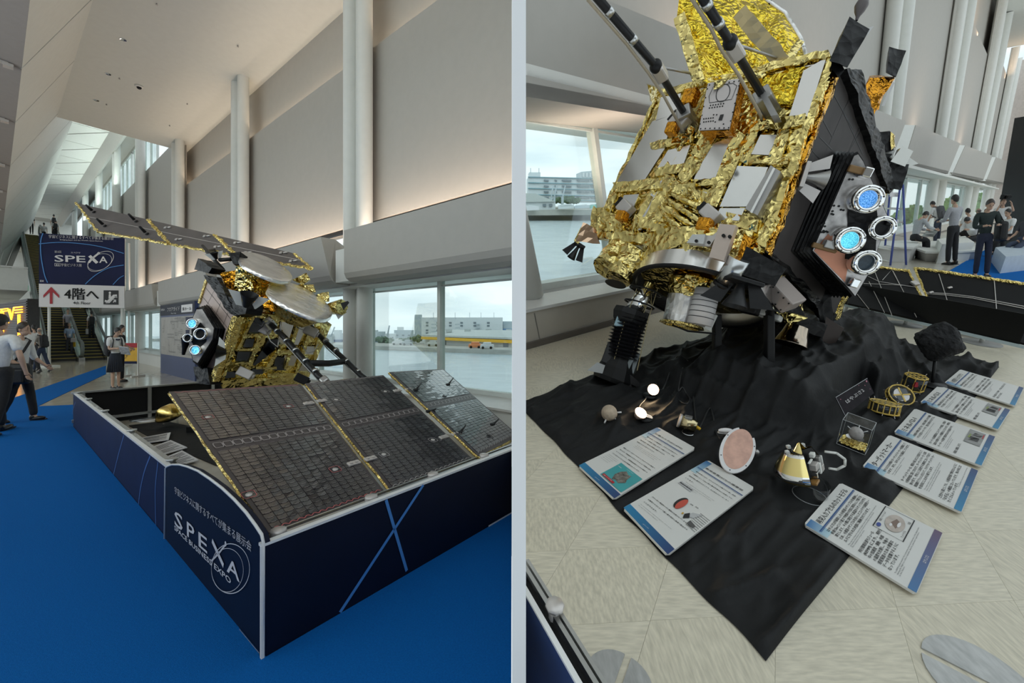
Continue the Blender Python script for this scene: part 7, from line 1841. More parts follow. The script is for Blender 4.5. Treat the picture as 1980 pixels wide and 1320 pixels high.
iboard([(1666, 905), (1718, 843), (1891, 913), (1858, 994)], 'information board without picture, in front of the clear cube', 'ターゲットマーカー',
       [(.10, .23, S2, 'はやぶさ2は4個のターゲットマーカーを搭載して'), (.10, .275, S2, 'います。また、はやぶさでも運用しています。'), (.08, .43, S2, 'ターゲットマーカーは、着陸の前に人工の目印として'), (.08, .475, S2, '小惑星表面に落とされます。ターゲットマーカーは球'), (.08, .52, S2, '状の形で、光をよく反射する素材になっており'), (.08, .565, S2, '探査機がフラッシュをたいて、カメラでターゲットマーカー'), (.08, .61, S2, 'を目印にしながら降下します。'), (.08, .80, S2, '上空から落としても、小惑星表面で弾まないように'), (.08, .845, S2, '「お手玉」の構造になっています。布の中には'), (.08, .885, S2, 'たくさん入っています。')],
       [(.12, .31 + .02 * i, .022, t) for i, t in enumerate(('Four target markers are carried on board', 'as artificial landmarks.'))] + [(.10, .645 + .02 * i, .022, t) for i, t in enumerate(('The target marker is dropped onto the surface of the asteroid', 'before touchdown and reflects the flash light well, so that', 'the spacecraft can descend with it as a guide.'))] + [(.45, .90 + .018 * i, .02, t) for i, t in enumerate(('It is built like a bean bag so as not to bounce',))])
for q, lab, ti, pic in (([(1727, 838), (1768, 792), (1924, 847), (1897, 904)], 'board with a rover photograph, next to the pictureless board by the clear cube', 'ミネルバ2-1', pic_rov), ([(1778, 780), (1814, 747), (1953, 795), (1929, 833)], 'information board with a small dark photograph, between the rover board and the rock board', 'ミネルバ2-2', pic_rov), ([(1825, 742), (1856, 716), (1979, 752), (1962, 787)], 'information board closest to the black rock, tops of its row', '小惑星リュウグウ', None)):
    iboard(q, lab, ti, [(.10, .24, S2, '小惑星の表面に投下され、自由に移動しながら撮影'), (.10, .29, S2, 'する小型ローバーです。重さは約1キログラム。'), (.08, .44, S2, 'ローバーは太陽電池とコンデンサを備え、表面の'), (.08, .49, S2, '温度の計測やステレオ撮影をおこないます。移動は'), (.08, .54, S2, 'モーターの反動で跳びはねる仕組みです。')] + ([(.06, .72, S2 * .9, '母船と通信します。')] if pic else [(.08, .72, S2, '黒い岩石の多い天体で、そろばんの玉のような'), (.08, .77, S2, '形をしています。')]),
           [(.12, .33 + .02 * i, .022, t) for i, t in enumerate(('A small rover hopping on the surface of the asteroid', 'and taking pictures as it moves.'))] + [(.10, .58 + .02 * i, .022, t) for i, t in enumerate(('It measures the temperature and takes stereo pictures', 'on the surface of the asteroid.', 'It talks to the mother ship.'))], pic=pic)

# ---------------------------------------------------------------- small models on the cloth
def lampm(x, y, base, label, aim):
    T = Thing('spot_lamp', label, 'lamp', None); p = CZ(*base, .0); c = AT(x, y, (p - CAMP).y - .03); M = facing(c, aim)
    mb = MB(); mb.lathe([(.0, -.06), (.028, -.055), (.034, -.03), (.05, .0), (.046, .004)], M, 18); T.part('lamp_head', mb, mat('lamp_white', (.75, .55, .45), .4))
    mb = MB(); mb.disc(facing(c + M.col[2].xyz * .003, M.col[2].xyz), .045, 20); T.part('glowing_lens', mb, mat('lamp_glow', (1, .9, .75), .4, emit=(1, .72, .42), estr=9))
    mb = MB(); mb.tube([c - M.col[2].xyz * .055, lerp(c, p, .5) - M.col[2].xyz * .03, p], .006, 6); T.part('stem', mb, M_black)
    mb = MB(); mb.lathe([(.055, 0), (.055, .012), (.0, .014)], facing(p + RN * .012, RN), 18); T.part('base', mb, M_black)
    if base[1] > 790:
        mb = MB(); f = facing(p + RN * .028, RN); mb.poly([f @ V((.05 * math.cos(a), .05 * math.sin(a), 0)) for a in [PI * k / 8 - .6 for k in range(9)]]); T.part('sticker', mb, M_print)
    T.done()
    l = bpy.data.lights.new('spot_lamp_light', 'SPOT'); l.energy = 2.2; l.color = (1, .72, .42); l.spot_size = 2.4; l.shadow_soft_size = .04; o = bpy.data.objects.new('spot_lamp_light', l); COL.objects.link(o); o.location = c + M.col[2].xyz * .02; o.rotation_euler = M.col[2].xyz.to_track_quat('-Z', 'Y').to_euler()
lampm(1263, 753, (1256, 768), 'little glowing spot lamp nearer the sampler horn', V((-.05, -1, .25)))
lampm(1239, 798, (1248, 812), 'little glowing spot lamp with white sticker on its base, in front of the other lamp', V((.25, -.8, .75)))
def cord(pts, label, r=.006, m=None):
    mb = MB(); P = [CZ(x, y, r * 1.2) for x, y in pts]; Q = []
    for i in range(len(P) - 1):
        p0, p1, p2, p3 = P[max(i - 1, 0)], P[i], P[i + 1], P[min(i + 2, len(P) - 1)]
        for t in (0, .25, .5, .75): Q.append(.5 * ((2 * p1) + (p2 - p0) * t + (2 * p0 - 5 * p1 + 4 * p2 - p3) * t * t + (3 * p1 - p0 - 3 * p2 + p3) * t ** 3))
    Q.append(P[-1]); mb.tube(Q, r, 6); single('cord', mb, m or mat('cord_black', (.03, .03, .03), .35), label, 'cord')
cord([(1268, 742), (1285, 728), (1305, 713), (1330, 700)], 'thin cord running from the upper spot lamp to the boxes')
cord([(1252, 766), (1246, 776), (1238, 784), (1235, 792)], 'short cord between the two spot lamps')
cord([(1345, 738), (1356, 750), (1362, 770), (1372, 790), (1380, 812), (1384, 835), (1392, 850)], 'long dark cord looping down the cloth to the copper disc lamp')
cord([(1320, 712), (1316, 722), (1322, 730), (1332, 734), (1338, 745), (1328, 752), (1300, 742)], 'coiled cord below the draped boxes')
T = Thing('target_marker', 'pale brown ball with small pins lying on the cloth left of the lamps', 'model'); p = CZ(1177, 812, 0); c = p + RN * .06 
T.root['label'] = 'pale brown ball with small pins lying on the cloth beyond the lamps'
mb = MB(); mb.ell((0, 0, 0), (.058, .06, .06), frame(c, XX, RFW, RN), 20, 14); T.part('ball', mb, mat('marker_tan', (.50, .40, .30), .7, var=.12, vscale=40, bump=.3))
for d in ((-.6, -.5, -.9), (.7, -.5, -.7), (0, .8, -.6), (.95, -.2, .1)):
    q = V(d).normalized(); mb = MB(); mb.cyl(c + q * .055, c + q * .088, .006, n=8); T.part('pin', mb, M_print)
T.done()
T = Thing('camera_model', 'small gold and silver cylinder model with a wire loop on the cloth', 'model'); p = CZ(1328, 832, .0); ax_ = V((-.75, .3, .25)).normalized(); c = p + RN * .06
mb = MB(); mb.smooth = True; mb.cyl(c - ax_ * .055, c + ax_ * .05, .045, n=20); T.part('cylinder', mb, mat('pale_gold_metal', (.62, .52, .30), .2, 1.0))
mb = MB(); mb.cyl(c + ax_ * .05, c + ax_ * .065, .05, n=20); T.part('end_cap', mb, M_lgrey); mb = MB(); mb.bbox((0, 0, .048), (.05, .04, .02), facing(c, RN, ax_), .004); T.part('side_box', mb, M_grey)
mb = MB(); mb.tube([c - ax_ * .055, c - ax_ * .085 - RN * .01], .012, 8); T.part('nozzle', mb, M_yellow)
q = CZ(1330, 838, .01); mb = MB(); mb.tube([q + XX * math.cos(a) * .04 + RFW * math.sin(a) * .04 for a in [2 * PI * k / 20 for k in range(21)]], .0025, 5); T.part('wire_loop', mb, M_alu); T.done()
# copper disc in a white open ring, tilted
T = Thing('impactor_disc', 'tilted copper disc in a white open ring on the cloth', 'model'); p = CZ(1432, 912, .0); dD = (p - CAMP).y
pl = (AT(1427, 868, dD + .0), V((-.22, -.72, .62)).normalized())
c = pl[0]; ey_ = on(1443, 828, *pl) - on(1408, 908, *pl); 
def pe(cx, cy, a, b, tilt, n=40, a0=0, a1=2 * PI): return [on(cx + a * math.cos(t) * math.cos(tilt) - b * math.sin(t) * math.sin(tilt), cy + a * math.cos(t) * math.sin(tilt) + b * math.sin(t) * math.cos(tilt), *pl) for t in [a0 + (a1 - a0) * k / n for k in range(n + (a1 - a0 < 6))]]
mb = MB(); o_ = pe(1427, 868, 40, 28, -1.25); mb.prism(o_, -pl[1] * .012); mb.prism([c + (v - c) * .45 - pl[1] * .012 for v in o_], -pl[1] * .05); T.part('copper_plate', mb, mat('copper_face', (.62, .37, .29), .45, .25, var=.14, vscale=25))
out_ = pe(1426, 870, 45, 34, -1.25, 36, .75, .75 + 5.2); in_ = pe(1427, 868, 39.5, 28, -1.25, 36, .75, .75 + 5.2); m_ = len(out_)
mb = MB(); mb.add(out_ + in_ + [v - pl[1] * .015 for v in out_] + [v - pl[1] * .015 for v in in_], [(i, i + 1, m_ + i + 1, m_ + i) for i in range(m_ - 1)] + [(2 * m_ + i, 2 * m_ + i + 1, 3 * m_ + i + 1, 3 * m_ + i) for i in range(m_ - 1)] + [(i, i + 1, 2 * m_ + i + 1, 2 * m_ + i) for i in range(m_ - 1)] + [(m_ + i, m_ + i + 1, 3 * m_ + i + 1, 3 * m_ + i) for i in range(m_ - 1)] + [(0, m_, 3 * m_, 2 * m_), (m_ - 1, 2 * m_ - 1, 4 * m_ - 1, 3 * m_ - 1)]); T.part('white_ring', mb, M_print)
for k in range(5):
    q = lerp(out_[3 + k * 7], in_[3 + k * 7], .5); mb = MB(); mb.cyl(q, q + pl[1] * .003, .0035, n=6); T.part('ring_screw', mb, M_ink)
q_ = c - pl[1] * .07; h0 = (RFF.inverted() @ q_).z; mb = MB(); mb.tube([c - pl[1] * .05, q_, q_ - RN * (h0 - .01)], .014, 8); T.part('stand', mb, M_black); q = AT(1462, 874, dD + .12); mb = MB(); mb.ell(q, (.02, .02, .02)); T.part('clamp_knob', mb, M_grey); T.done()
T = Thing('small_lamp', 'small unlit oval lamp just behind the copper disc', 'lamp'); q = AT(1403, 832, dD + .2); mb = MB(); mb.ell((0, 0, 0), (.05, .018, .016), facing(q, V((0, -.5, 1)))); T.part('lamp_head', mb, M_print); mb = MB(); mb.ell((0, -.0, -.018), (.052, .02, .012), facing(q, V((0, -.5, 1)))); T.part('shade', mb, M_grey); pz = CZ(1400, 850); mb = MB(); mb.tube([q, pz], .008, 6); T.part('stem', mb, M_black); T.done()
# re-entry capsule cut open
T = Thing('reentry_capsule', 'gold banded cutaway capsule on a clear round stand', 'model'); p = CZ(1565, 958, .0); dC = (p - CAMP).y
M = frame(AT(1556, 912, dC + .02), XX * 1.2, RFW * 1.22, RN * 1.22) @ Matrix.Rotation(-.25, 4, 'X') @ Matrix.Rotation(-.22, 4, 'Y')
M_gp = mat('gold_band', (.88, .72, .30), .16, 1.0, var=.03)
A0, A1 = .30, 4.25
M2 = M @ Matrix.Rotation(-.87, 4, 'Z')
mb = MB(); mb.lathe([(.118, .028), (.074, .095)], M, 26, A0, A1); T.part('gold_band', mb, M_gp)
mb = MB(); mb.lathe([(.128, .0), (.13, .012), (.118, .028)], M, 26, A0, A1); T.part('silver_rim', mb, M_chrome)
mb = MB(); mb.lathe([(.02, -.052), (.07, -.04), (.11, -.018), (.128, .0)], M, 26, A0, A1); T.part('heat_shield', mb, mat('heat_shield_gold', (.30, .22, .06), .35, .7))
mb = MB(); mb.lathe([(.074, .095), (.07, .103), (.05, .108), (.03, .106)], M, 22, A0, A1); T.part('silver_top', mb, M_chrome)
mb = MB(); mb.lathe([(.035, .10), (.004, .145)], M, 10, A0, A1); T.part('gold_cone', mb, M_gp)
for a_ in (A0, A1):
    mb = MB(); cs_, sn_ = math.cos(a_), math.sin(a_); mb.prism([M @ V((cs_ * r, sn_ * r, h)) for r, h in ((.0, -.045), (.07, -.036), (.122, .0), (.112, .028), (.07, .098), (.0, .104))], M.col[2].xyz.cross(M.to_3x3() @ V((cs_, sn_, 0))) * .003); T.part('cut_face', mb, M_black)
r_ = random.Random(2)
for k, (x, y, z, a, b, h, m) in enumerate(((.05, -.03, .05, .03, .045, .03, M_lgrey), (.05, -.02, .015, .03, .06, .024, M_chrome), (.05, .03, .05, .03, .03, .045, M_grey), (.06, .0, .03, .018, .02, .05, M_white), (.05, .05, .01, .03, .03, .03, M_lgrey), (.04, .01, .085, .02, .03, .02, M_white), (.05, -.06, -.012, .03, .05, .012, mat('amber_block', (.35, .18, .05), .4)), (.045, -.05, .08, .01, .05, .006, M_white), (.055, .07, .035, .012, .012, .05, M_white))):
    mb = MB(); mb.bbox((x, y, z), (a, b, h), M2, .003); T.part('inner_block', mb, m)
for pts in (((.10, .02, .09), (.14, .04, .08), (.165, .05, .05), (.16, .05, .02), (.13, .04, .0), (.105, .02, .01)),):
    for i in range(len(pts) - 1):
        mb = MB(); mb.tube([M2 @ V((pts[i][0] - .02, pts[i][1] + .03, pts[i][2])), M2 @ V((pts[i + 1][0] - .02, pts[i + 1][1] + .03, pts[i + 1][2]))], .007, 6); T.part('frame_bar', mb, M_white)
for k in range(3):
    a = A0 + .5 + k * 1.1; mb = MB(); mb.bbox((math.cos(a) * .06, math.sin(a) * .06, .108), (.016, .016, .014), M, .002); T.part('top_stud', mb, M_white)
mb = MB(); mb.smooth = True; f = facing(p, RN); mb.lathe([(.082, .0), (.082, .095)], f, 28); mb.lathe([(.080, .095), (.080, .0)], f, 28); T.part('clear_stand', mb, M_acryl)
mb = MB(); mb.lathe([(.0805, .0), (.0835, .0), (.0835, .003), (.0805, .003)], f, 28); T.part('stand_rim', mb, mat('acrylic_edge', (.45, .47, .48), .3)); T.done()
# clear cube with a ball on gold foil
T = Thing('display_cube', 'clear acrylic cube holding a grey ball on gold foil', 'display case')
g = [CZ(x, y, .004) for x, y in ((1617, 858), (1666, 878), (1694, 848), (1646, 832))]
cxx = (g[1] - g[0]); cyy = (g[3] - g[0]); ed = .155; ex_ = cxx.normalized() * ed; t_ = (cyy - cxx.normalized() * cyy.dot(cxx.normalized())).normalized() * ed; o_ = g[0]
h_ = RN * .185
mb = MB()
for a, b, c in ((o_, ex_, h_), (o_ + t_, ex_, h_), (o_, t_, h_), (o_ + ex_, t_, h_), (o_ + h_, ex_, t_)): mb.poly([a, a + b, a + b + c, a + c])
T.part('acrylic_case', mb, M_acryl)
mb = MB(); cs = [o_, o_ + ex_, o_ + ex_ + t_, o_ + t_]
for i in range(4):
    for a, b in ((cs[i] + h_, cs[(i + 1) % 4] + h_), (cs[i], cs[i] + h_), (cs[i], cs[(i + 1) % 4])): mb.tube([a, b], .0016, 4)
T.part('case_edge', mb, mat('acrylic_edge', (.45, .47, .48), .3))
mb = MB(); ctr = o_ + ex_ * .5 + t_ * .5
mb.grid(14, 14, lambda u, v: o_ + ex_ * (.04 + .92 * u) + t_ * (.04 + .92 * v) + RN * (.012 + .022 * abs(noise.noise(V((u * 6, v * 6, 1)))) + .022 * math.exp(-((u - .5) ** 2 + (v - .5) ** 2) * 14)), False); T.part('gold_foil_nest', mb, M_goldfine)
mb = MB(); mb.lathe([(.03, .02), (.045, .055), (.05, .058)], facing(ctr, RN), 18); T.part('cradle', mb, M_silver)
mb = MB(); mb.ell((0, 0, 0), (.036, .046, .046), frame(ctr + RN * .09, XX, RFW, RN), 20, 14); bl = T.part('ball', mb, mat('ball_grey', (.50, .46, .44), .6, var=.15, vscale=50, bump=.3))
for d in ((-.7, .2, .75), (.55, .2, .8), (.8, -.5, .4)):
    q = V(d).normalized(); mb = MB(); mb.cyl(ctr + RN * .088 + q * .04, ctr + RN * .088 + q * .068, .003, n=6); T.part('pin', mb, M_print, bl)
T.done()
# name plate
T = Thing('name_plate', 'black starry name plate with white hiragana leaning on the draped box', 'sign'); d0 = (RZ(1640, 800, .03) - CAMP).y
q = [AT(1616, 768, d0 - .22), AT(1677, 731, d0 - .06), AT(1690, 758, d0 - .1), AT(1634, 803, d0 - .3)]
pl2 = pplane(q); q[2] = on(1690, 760, *pl2)
mb = MB(); mb.prism(q, -pl2[1] * .006); T.part('plate', mb, mat('starry_black', (.009, .006, .009), .55, var=.6, vscale=12, spec=.1))
mb = MB(); ptext(mb, 'はやぶさ2', (1638, 780), (1671, 756), 9.5, pl2[0], pl2[1], .003, .01, cap=.85); T.part('lettering', mb, M_print)
mb = MB(); mb.stroke([q[3] + pl2[1] * .001, q[0] + pl2[1] * .001, q[1] + pl2[1] * .001], .003, pl2[1]); T.part('bright_edge', mb, mat('plate_edge', (.35, .36, .37), .3))
mb = MB()
for x, y, r in ((1675, 737, .008), (1672, 745, .004), (1660, 745, .003), (1625, 772, .004), (1682, 752, .003)): mb.poly([on(x, y, *pl2) + pl2[1] * .002 + (q[1] - q[0]).normalized() * math.cos(a) * r + (q[3] - q[0]).normalized() * math.sin(a) * r for a in [2 * PI * k / 8 for k in range(8)]])
T.part('star_print', mb, mat('star_pink', (.40, .10, .16), .4)); T.done()
# three little rovers
M_ry = mat('rover_yellow', (.75, .52, .12), .4, var=.06); M_rs = mat('rover_cell', (.05, .055, .06), .15, coat=.5)
def rover(x, y, r, h, label, tilt, kind):
    p = CZ(x, y, .0); T = Thing('rover_model', label, 'model', None); M = facing(p + RN * (h * .5 + .025), RN) @ Matrix.Rotation(tilt[0], 4, 'X') @ Matrix.Rotation(tilt[1], 4, 'Y')
    n = 16 if kind != 2 else 8
    mb = MB(); mb.lathe([(.0, -h / 2), (r * .93, -h / 2), (r * .93, h / 2), (0, h / 2)], M, n); T.part('core', mb, M_rs)
    for s in (-1, 1):
        for k in range(n):
            a0, a1 = 2 * PI * k / n, 2 * PI * (k + 1) / n; mb = MB(); mb.tube([M @ V((math.cos(a0) * r, math.sin(a0) * r, s * h / 2)), M @ V((math.cos(a1) * r, math.sin(a1) * r, s * h / 2))], .006, 5); T.part('rim_bar', mb, M_ry)
    for k in range(n):
        a = 2 * PI * k / n; mb = MB(); mb.tube([M @ V((math.cos(a) * r, math.sin(a) * r, -h / 2)), M @ V((math.cos(a) * r, math.sin(a) * r, h / 2))], .004, 5); T.part('side_bar', mb, M_ry)
        if k % 2 == 0:
            for s in (-1, 1): mb = MB(); mb.cyl(M @ V((math.cos(a) * r * 1.0, math.sin(a) * r * 1.0, s * h / 2)), M @ V((math.cos(a) * r * 1.12, math.sin(a) * r * 1.12, s * (h / 2 + .022))), .0025, n=5); T.part('pin', mb, M_lgrey)
    if kind == 1:
        mb = MB(); mb.lathe([(0, .002), (r * .62, .002)], M @ Matrix.Translation(V((0, 0, h / 2))), 20); T.part('white_face', mb, M_print)
        for k in range(2): mb = MB(); mb.box((0, 0, h / 2 + .005), (r * 1.4, .012, .004) if k else (.012, r * 1.4, .004), M); T.part('cross_bar', mb, M_ry)
        mb = MB(); mb.box((r * .3, r * .3, h / 2 + .006), (r * .5, r * .5, .004), M); mb.box((-r * .3, -r * .3, h / 2 + .006), (r * .4, r * .4, .004), M); T.part('dark_patch', mb, M_rs)
    else:
        for i in (-1, 0, 1):
            for vert in (0, 1):
                L_ = r * (.95 if i else 1) * 1.8 * (.8 if i else 1); mb = MB(); mb.box((i * r * .5, 0, h / 2 + .003) if vert else (0, i * r * .5, h / 2 + .003), (.007, L_, .005) if vert else (L_, .007, .005), M); T.part('top_bar', mb, M_ry)
        for i in (-1, 0, 1):
            for j in (-1, 0, 1):
                mb = MB(); mb.box((i * r * .5, j * r * .5, h / 2 + .002), (r * .42, r * .42, .003), M); T.part('solar_cell', mb, mat('rover_pane', (.16, .18, .17), .1, coat=.6) if kind == 0 else M_rs)
    if kind == 2:
        mb = MB(); mb.box((-r * .55, -r * .75, .01), (.03, .02, .045), M); T.part('red_block', mb, M_red)
        for k in range(n):
            a = 2 * PI * (k + .5) / n; mb = MB(); mb.box((0, 0, 0), (.05, .006, h * .3), M @ Matrix.Translation(V((math.cos(a) * r * .95, math.sin(a) * r * .95, h * .25))) @ Matrix.Rotation(a + PI / 2, 4, 'Z')); T.part('side_cell', mb, M_rs)
    mb = MB(); mb.lathe([(r * .8, 0), (r * .82, .006), (r * .8, .012)], facing(p, RN), 18); T.part('wire_stand', mb, M_grey)
    T.done()
rover(1706, 800, .092, .07, 'drum rover model with glassy tiled top, closest of the three to the clear cube', (-.15, .1), 0)
rover(1737, 774, .09, .04, 'drum rover model tipped up to show a round white face, middle of three', (.75, -.15), 1)
rover(1762, 756, .075, .12, 'tall yellow framed eight sided rover model with red block, farthest of three', (.05, 0), 2)
# rock on a thin stand
T = Thing('asteroid_model', 'rough black rock model on a thin stand before the wing', 'rock'); p = CZ(1808, 728, .0); dR = (p - CAMP).y
c = AT(1816, 660, dR); f = frame(c, XX, RFW, RN)
mb = MB(); mb.ell((0, 0, 0), (1, 1, 1), None, 44, 32)
for i_, v in enumerate(mb.v):
    k_ = (abs(v.x) ** 1.35 + abs(v.y) ** 1.35 + abs(v.z) ** 1.35) ** (-1 / 1.35) * (1 + .13 * noise.noise(v * 1.9 + V((3, 1, 0))) + .07 * noise.noise(v * 5) + .03 * noise.noise(v * 12)); v = V((v.x * .17, v.y * .2, v.z * .185)) * k_; mb.v[i_] = f @ v
flat(mb); T.part('rock', mb, mat('black_rock', (.017, .017, .018), .85, var=.4, vscale=30, bump=.9, bscale=35))
mb = MB(); mb.tube([c - RN * .1, p], .012, 8); mb.lathe([(0, .02), (.09, .015), (.1, .0)], facing(p, RN), 20); T.part('stand', mb, M_black); T.done()

# ---------------------------------------------------------------- back wing and barrier on the far side
T = Thing('back_solar_wing', 'black back of a solar wing with gold top edge behind the rock', 'solar panel')
for i, (px, ds) in enumerate((([(1640, 510), (1757, 524), (1806, 624), (1640, 586)], (6.3, 5.9, 5.2, 5.7)), ([(1768, 518), (1992, 551), (1992, 666), (1814, 624)], (5.9, 5.1, 4.55, 5.2)))):
    q = [AT(x, y, d) for (x, y), d in zip(px, ds)]; pl3 = pplane(q); q[2] = on(*px[2], *pl3); n3 = pl3[1]
    mb = MB(); mb.prism(q, -n3 * .03); pn = T.part('wing_panel', mb, mat('wing_black', (.007, .007, .0075), .5, var=.2, spec=.15))
    mb = MB(); mb.tube([lerp(q[0], q[1], k / 50) + noise.noise_vector(V((k * 2.3, i, 0))) * .012 for k in range(51)], .026, 6); mb.tube([lerp(q[1], q[2], k / 30) + noise.noise_vector(V((k * 2.3, i, 4))) * .01 for k in range(31)] if i == 0 else [lerp(q[0], q[3], k / 30) + noise.noise_vector(V((k * 2.3, i, 4))) * .01 for k in range(31)], .014, 5); T.part('foil_edge', mb, M_goldfine, pn)
    def on3(pts): return onp(pl3, pts, .006)
    if i == 0: L_ = [[(1668, 530), (1700, 545), (1772, 556)], [(1690, 523), (1725, 612)], [(1680, 545), (1710, 605)], [(1650, 560), (1680, 598)], [(1706, 542), (1724, 522), (1740, 552)], [(1726, 524), (1772, 614)], [(1660, 548), (1745, 552)]]
    else: L_ = [[(1785, 566), (1830, 568), (1880, 574), (1985, 594)], [(1786, 568), (1830, 571), (1880, 577), (1985, 598)], [(1815, 530), (1827, 568), (1846, 630)], [(1922, 543), (1925, 580), (1930, 648)]]
    for pts in L_: mb = MB(); mb.tube(on3(pts), .006 if len(pts) > 3 else .004, 5); T.part('wire_run', mb, M_lgrey, pn)
    for x, y in ([(1768, 550), (1794, 604)] if i == 0 else [(1836, 558), (1850, 612), (1800, 567)]):
        f = facing(on(x, y, *pl3), n3); mb = MB(); mb.bbox((0, 0, .02), (.07, .09, .04) if i == 0 else (.05, .03, .02), f, .008); T.part('hinge', mb, M_lgrey, pn)
T.done()
T = Thing('far_barrier', 'low black barrier with white bottom rail and posts behind the rock', 'barrier')
b0, b1 = RZ(1622, 590, .09), RZ(1995, 678, .09); 
mb = MB(); mb.prism([b0 + RFW * .12, b1 + RFW * .12, b1 + RFW * .12 + RN * .36, b0 + RFW * .12 + RN * .36], RFW * .03); T.part('panel', mb, M_black)
mb = MB(); mb.prism([b0, b1, b1 + RN * .035, b0 + RN * .035], RFW * .05); T.part('rail', mb, mat('pale_blue_rail', (.55, .66, .72), .3, .2))
for x, y in ((1636, 597), (1753, 618), (1901, 652)):
    p = RZ(x, y, .07); z0_ = (RFF.inverted() @ p).z; mb = MB(); mb.cyl(p - RN * z0_, p + RN * .03, .022, n=10); T.part('post', mb, M_white); mb = MB(); mb.lathe([(0, .008), (.17, .008), (.175, 0)], facing(p - RN * z0_ + RN * .002, RN), 22); T.part('base_plate', mb, mat('base_grey', (.28, .28, .27), .4))
T.done()
# barrier corner close to the viewer, floor discs
T = Thing('near_barrier', 'top of a blue barrier panel with aluminium rail in the lower corner', 'barrier')
a_, b_ = RZ(1012, 1122, .55), RZ(1140, 1342, .55); dv = (b_ - a_).normalized(); a_ = a_ - dv * .06; b_ = b_ + dv * .1; sd = dv.cross(RN).normalized(); sd = sd if sd.x > 0 else -sd
def bar(off, w, z0, z1): return [a_ + sd * off + RN * z0, b_ + sd * off + RN * z0, b_ + sd * (off + w) + RN * z0, a_ + sd * (off + w) + RN * z0], RN * (z1 - z0)
for nm, (off, w, z0, z1), m in (('panel', (-.014, .012, -.54, -.004), mat('blue_panel', (.012, .045, .16), .45, var=.3, vscale=3)), ('white_edge', (-.016, .014, -.004, .004), M_whiteedge), ('inner_panel', (.014, .01, -.54, -.03), M_black), ('rail', (.024, .012, -.05, -.006), M_alu), ('rail', (.040, .010, -.05, .0), M_alu)):
    mb = MB(); P, h = bar(off, w, z0, z1); mb.prism(P, h); clipR(mb); T.part(nm, mb, m)
p = RZ(1073, 1170, .565); f = facing(p, RN); mb = MB(); mb.lathe([(0, .006), (.024, .006), (.026, .0), (.026, -.006), (.0, -.006)], f, 8); mb.cyl(p - RN * .006, p - RN * .56, .016, n=8); T.part('post', mb, M_lgrey); T.done()
def disc_half(cx, cy, r, ang, label):
    c = RZ(cx, cy, .0) ; T = Thing('base_disc', label, 'base plate')
    for s in (0, 1):
        a0 = ang + PI * s; off = XX * math.cos(a0 + PI / 2) * .012 + RFW * math.sin(a0 + PI / 2) * .012
        mb = MB(); mb.prism([c + off + XX * math.cos(a0 + PI * k / 16) * r + RFW * math.sin(a0 + PI * k / 16) * r for k in range(17)], RN * .006); clipR(mb); T.part('half_plate', mb, mat('scratched_plate', (.46, .46, .45), .4, .3, var=.18, vscale=40, stretch=(1, .2, 1)))
    T.done()
disc_half(1896, 1318, .15, -.75, 'scratched round steel base plate in two halves on the floor near the floor corner')
disc_half(1196, 1322, .105, 1.0, 'scratched round steel base plate in two halves beside the blue barrier')

# ---------------------------------------------------------------- benches, ladder and visitors at the far end
T = Thing('bench', 'curved white bench where the man in grey shirt stands', 'bench')
q = [RZ(x, y, .30) for x, y in ((1766, 478), (1776, 472), (1800, 466), (1840, 464), (1886, 470), (1900, 482), (1880, 484), (1830, 487), (1790, 486))]
mb = MB(); mb.prism(q, RN * -.05); T.part('seat', mb, M_white)
c = sum(q, V()) / len(q); mb = MB(); lo = [c + (p - c) * .86 - RN * .30 for p in q]; hi = [c + (p - c) * .95 - RN * .05 for p in q]; n = len(q); mb.add(hi + lo, [(i, (i + 1) % n, n + (i + 1) % n, n + i) for i in range(n)]); T.part('base', mb, mat('bench_side', (.60, .59, .57), .5)); T.done()
T = Thing('bench', 'white bench under the person with the laptop', 'bench')
q = [RZ(x, y, .42) for x, y in ((1690, 476), (1700, 466), (1770, 464), (1778, 472), (1766, 478))]; mb = MB(); mb.prism(q, RN * -.05); T.part('seat', mb, M_white); mb = MB(); c = sum(q, V()) / 5; mb.prism([c + (p - c) * .93 - RN * .42 for p in q], RN * .37); T.part('base', mb, mat('bench_side', (.60, .59, .57), .5)); T.done()
T = Thing('white_block', 'white seat block behind the man in grey shirt', 'bench'); q = [RZ(x, y, .52) for x, y in ((1812, 462), (1866, 456), (1884, 468), (1822, 472))]; mb = MB(); mb.prism(q, RN * -.12); T.part('top', mb, M_white); mb = MB(); mb.prism([p - RN * .12 for p in q], RN * -.40); T.part('base', mb, M_white); T.done()
T = Thing('step_ladder', 'open blue and white step ladder beside the engine pod', 'ladder')
d = 10.9; M_lb = mat('ladder_blue', (.06, .09, .33), .4); r1 = (AT(1746, 357, d), AT(1752, 513, d - .1)); r2 = (AT(1741, 357, d), AT(1721, 516, d - .2)); r3 = (AT(1722, 357, d + .2), AT(1709, 503, d + .6)); r4 = (AT(1717, 357, d + .2), AT(1680, 506, d + .5))
for r_ in (r1, r2, r3, r4):
    mb = MB(); mb.tube(list(r_), .024, 6); T.part('rail', mb, M_lb); mb = MB(); mb.cyl(r_[1], r_[1] + (r_[1] - r_[0]).normalized() * .05, .045, n=8); T.part('foot', mb, M_black)
for k in (.12, .30, .47, .64, .80, .94):
    mb = MB(); a_, b_ = lerp(*r2, k), lerp(*r4, k); mb.tube([a_, b_], .02, 6); T.part('step', mb, M_white)
for k in (.30, .47, .64, .8): mb = MB(); mb.tube([lerp(*r1, k), lerp(*r3, k)], .018, 6); T.part('brace', mb, M_lgrey)
mb = MB(); mb.hexa([r1[0], r2[0], r4[0], r3[0]] + [p + RN * .05 for p in (r1[0], r2[0], r4[0], r3[0])]); T.part('top_cap', mb, M_lb)
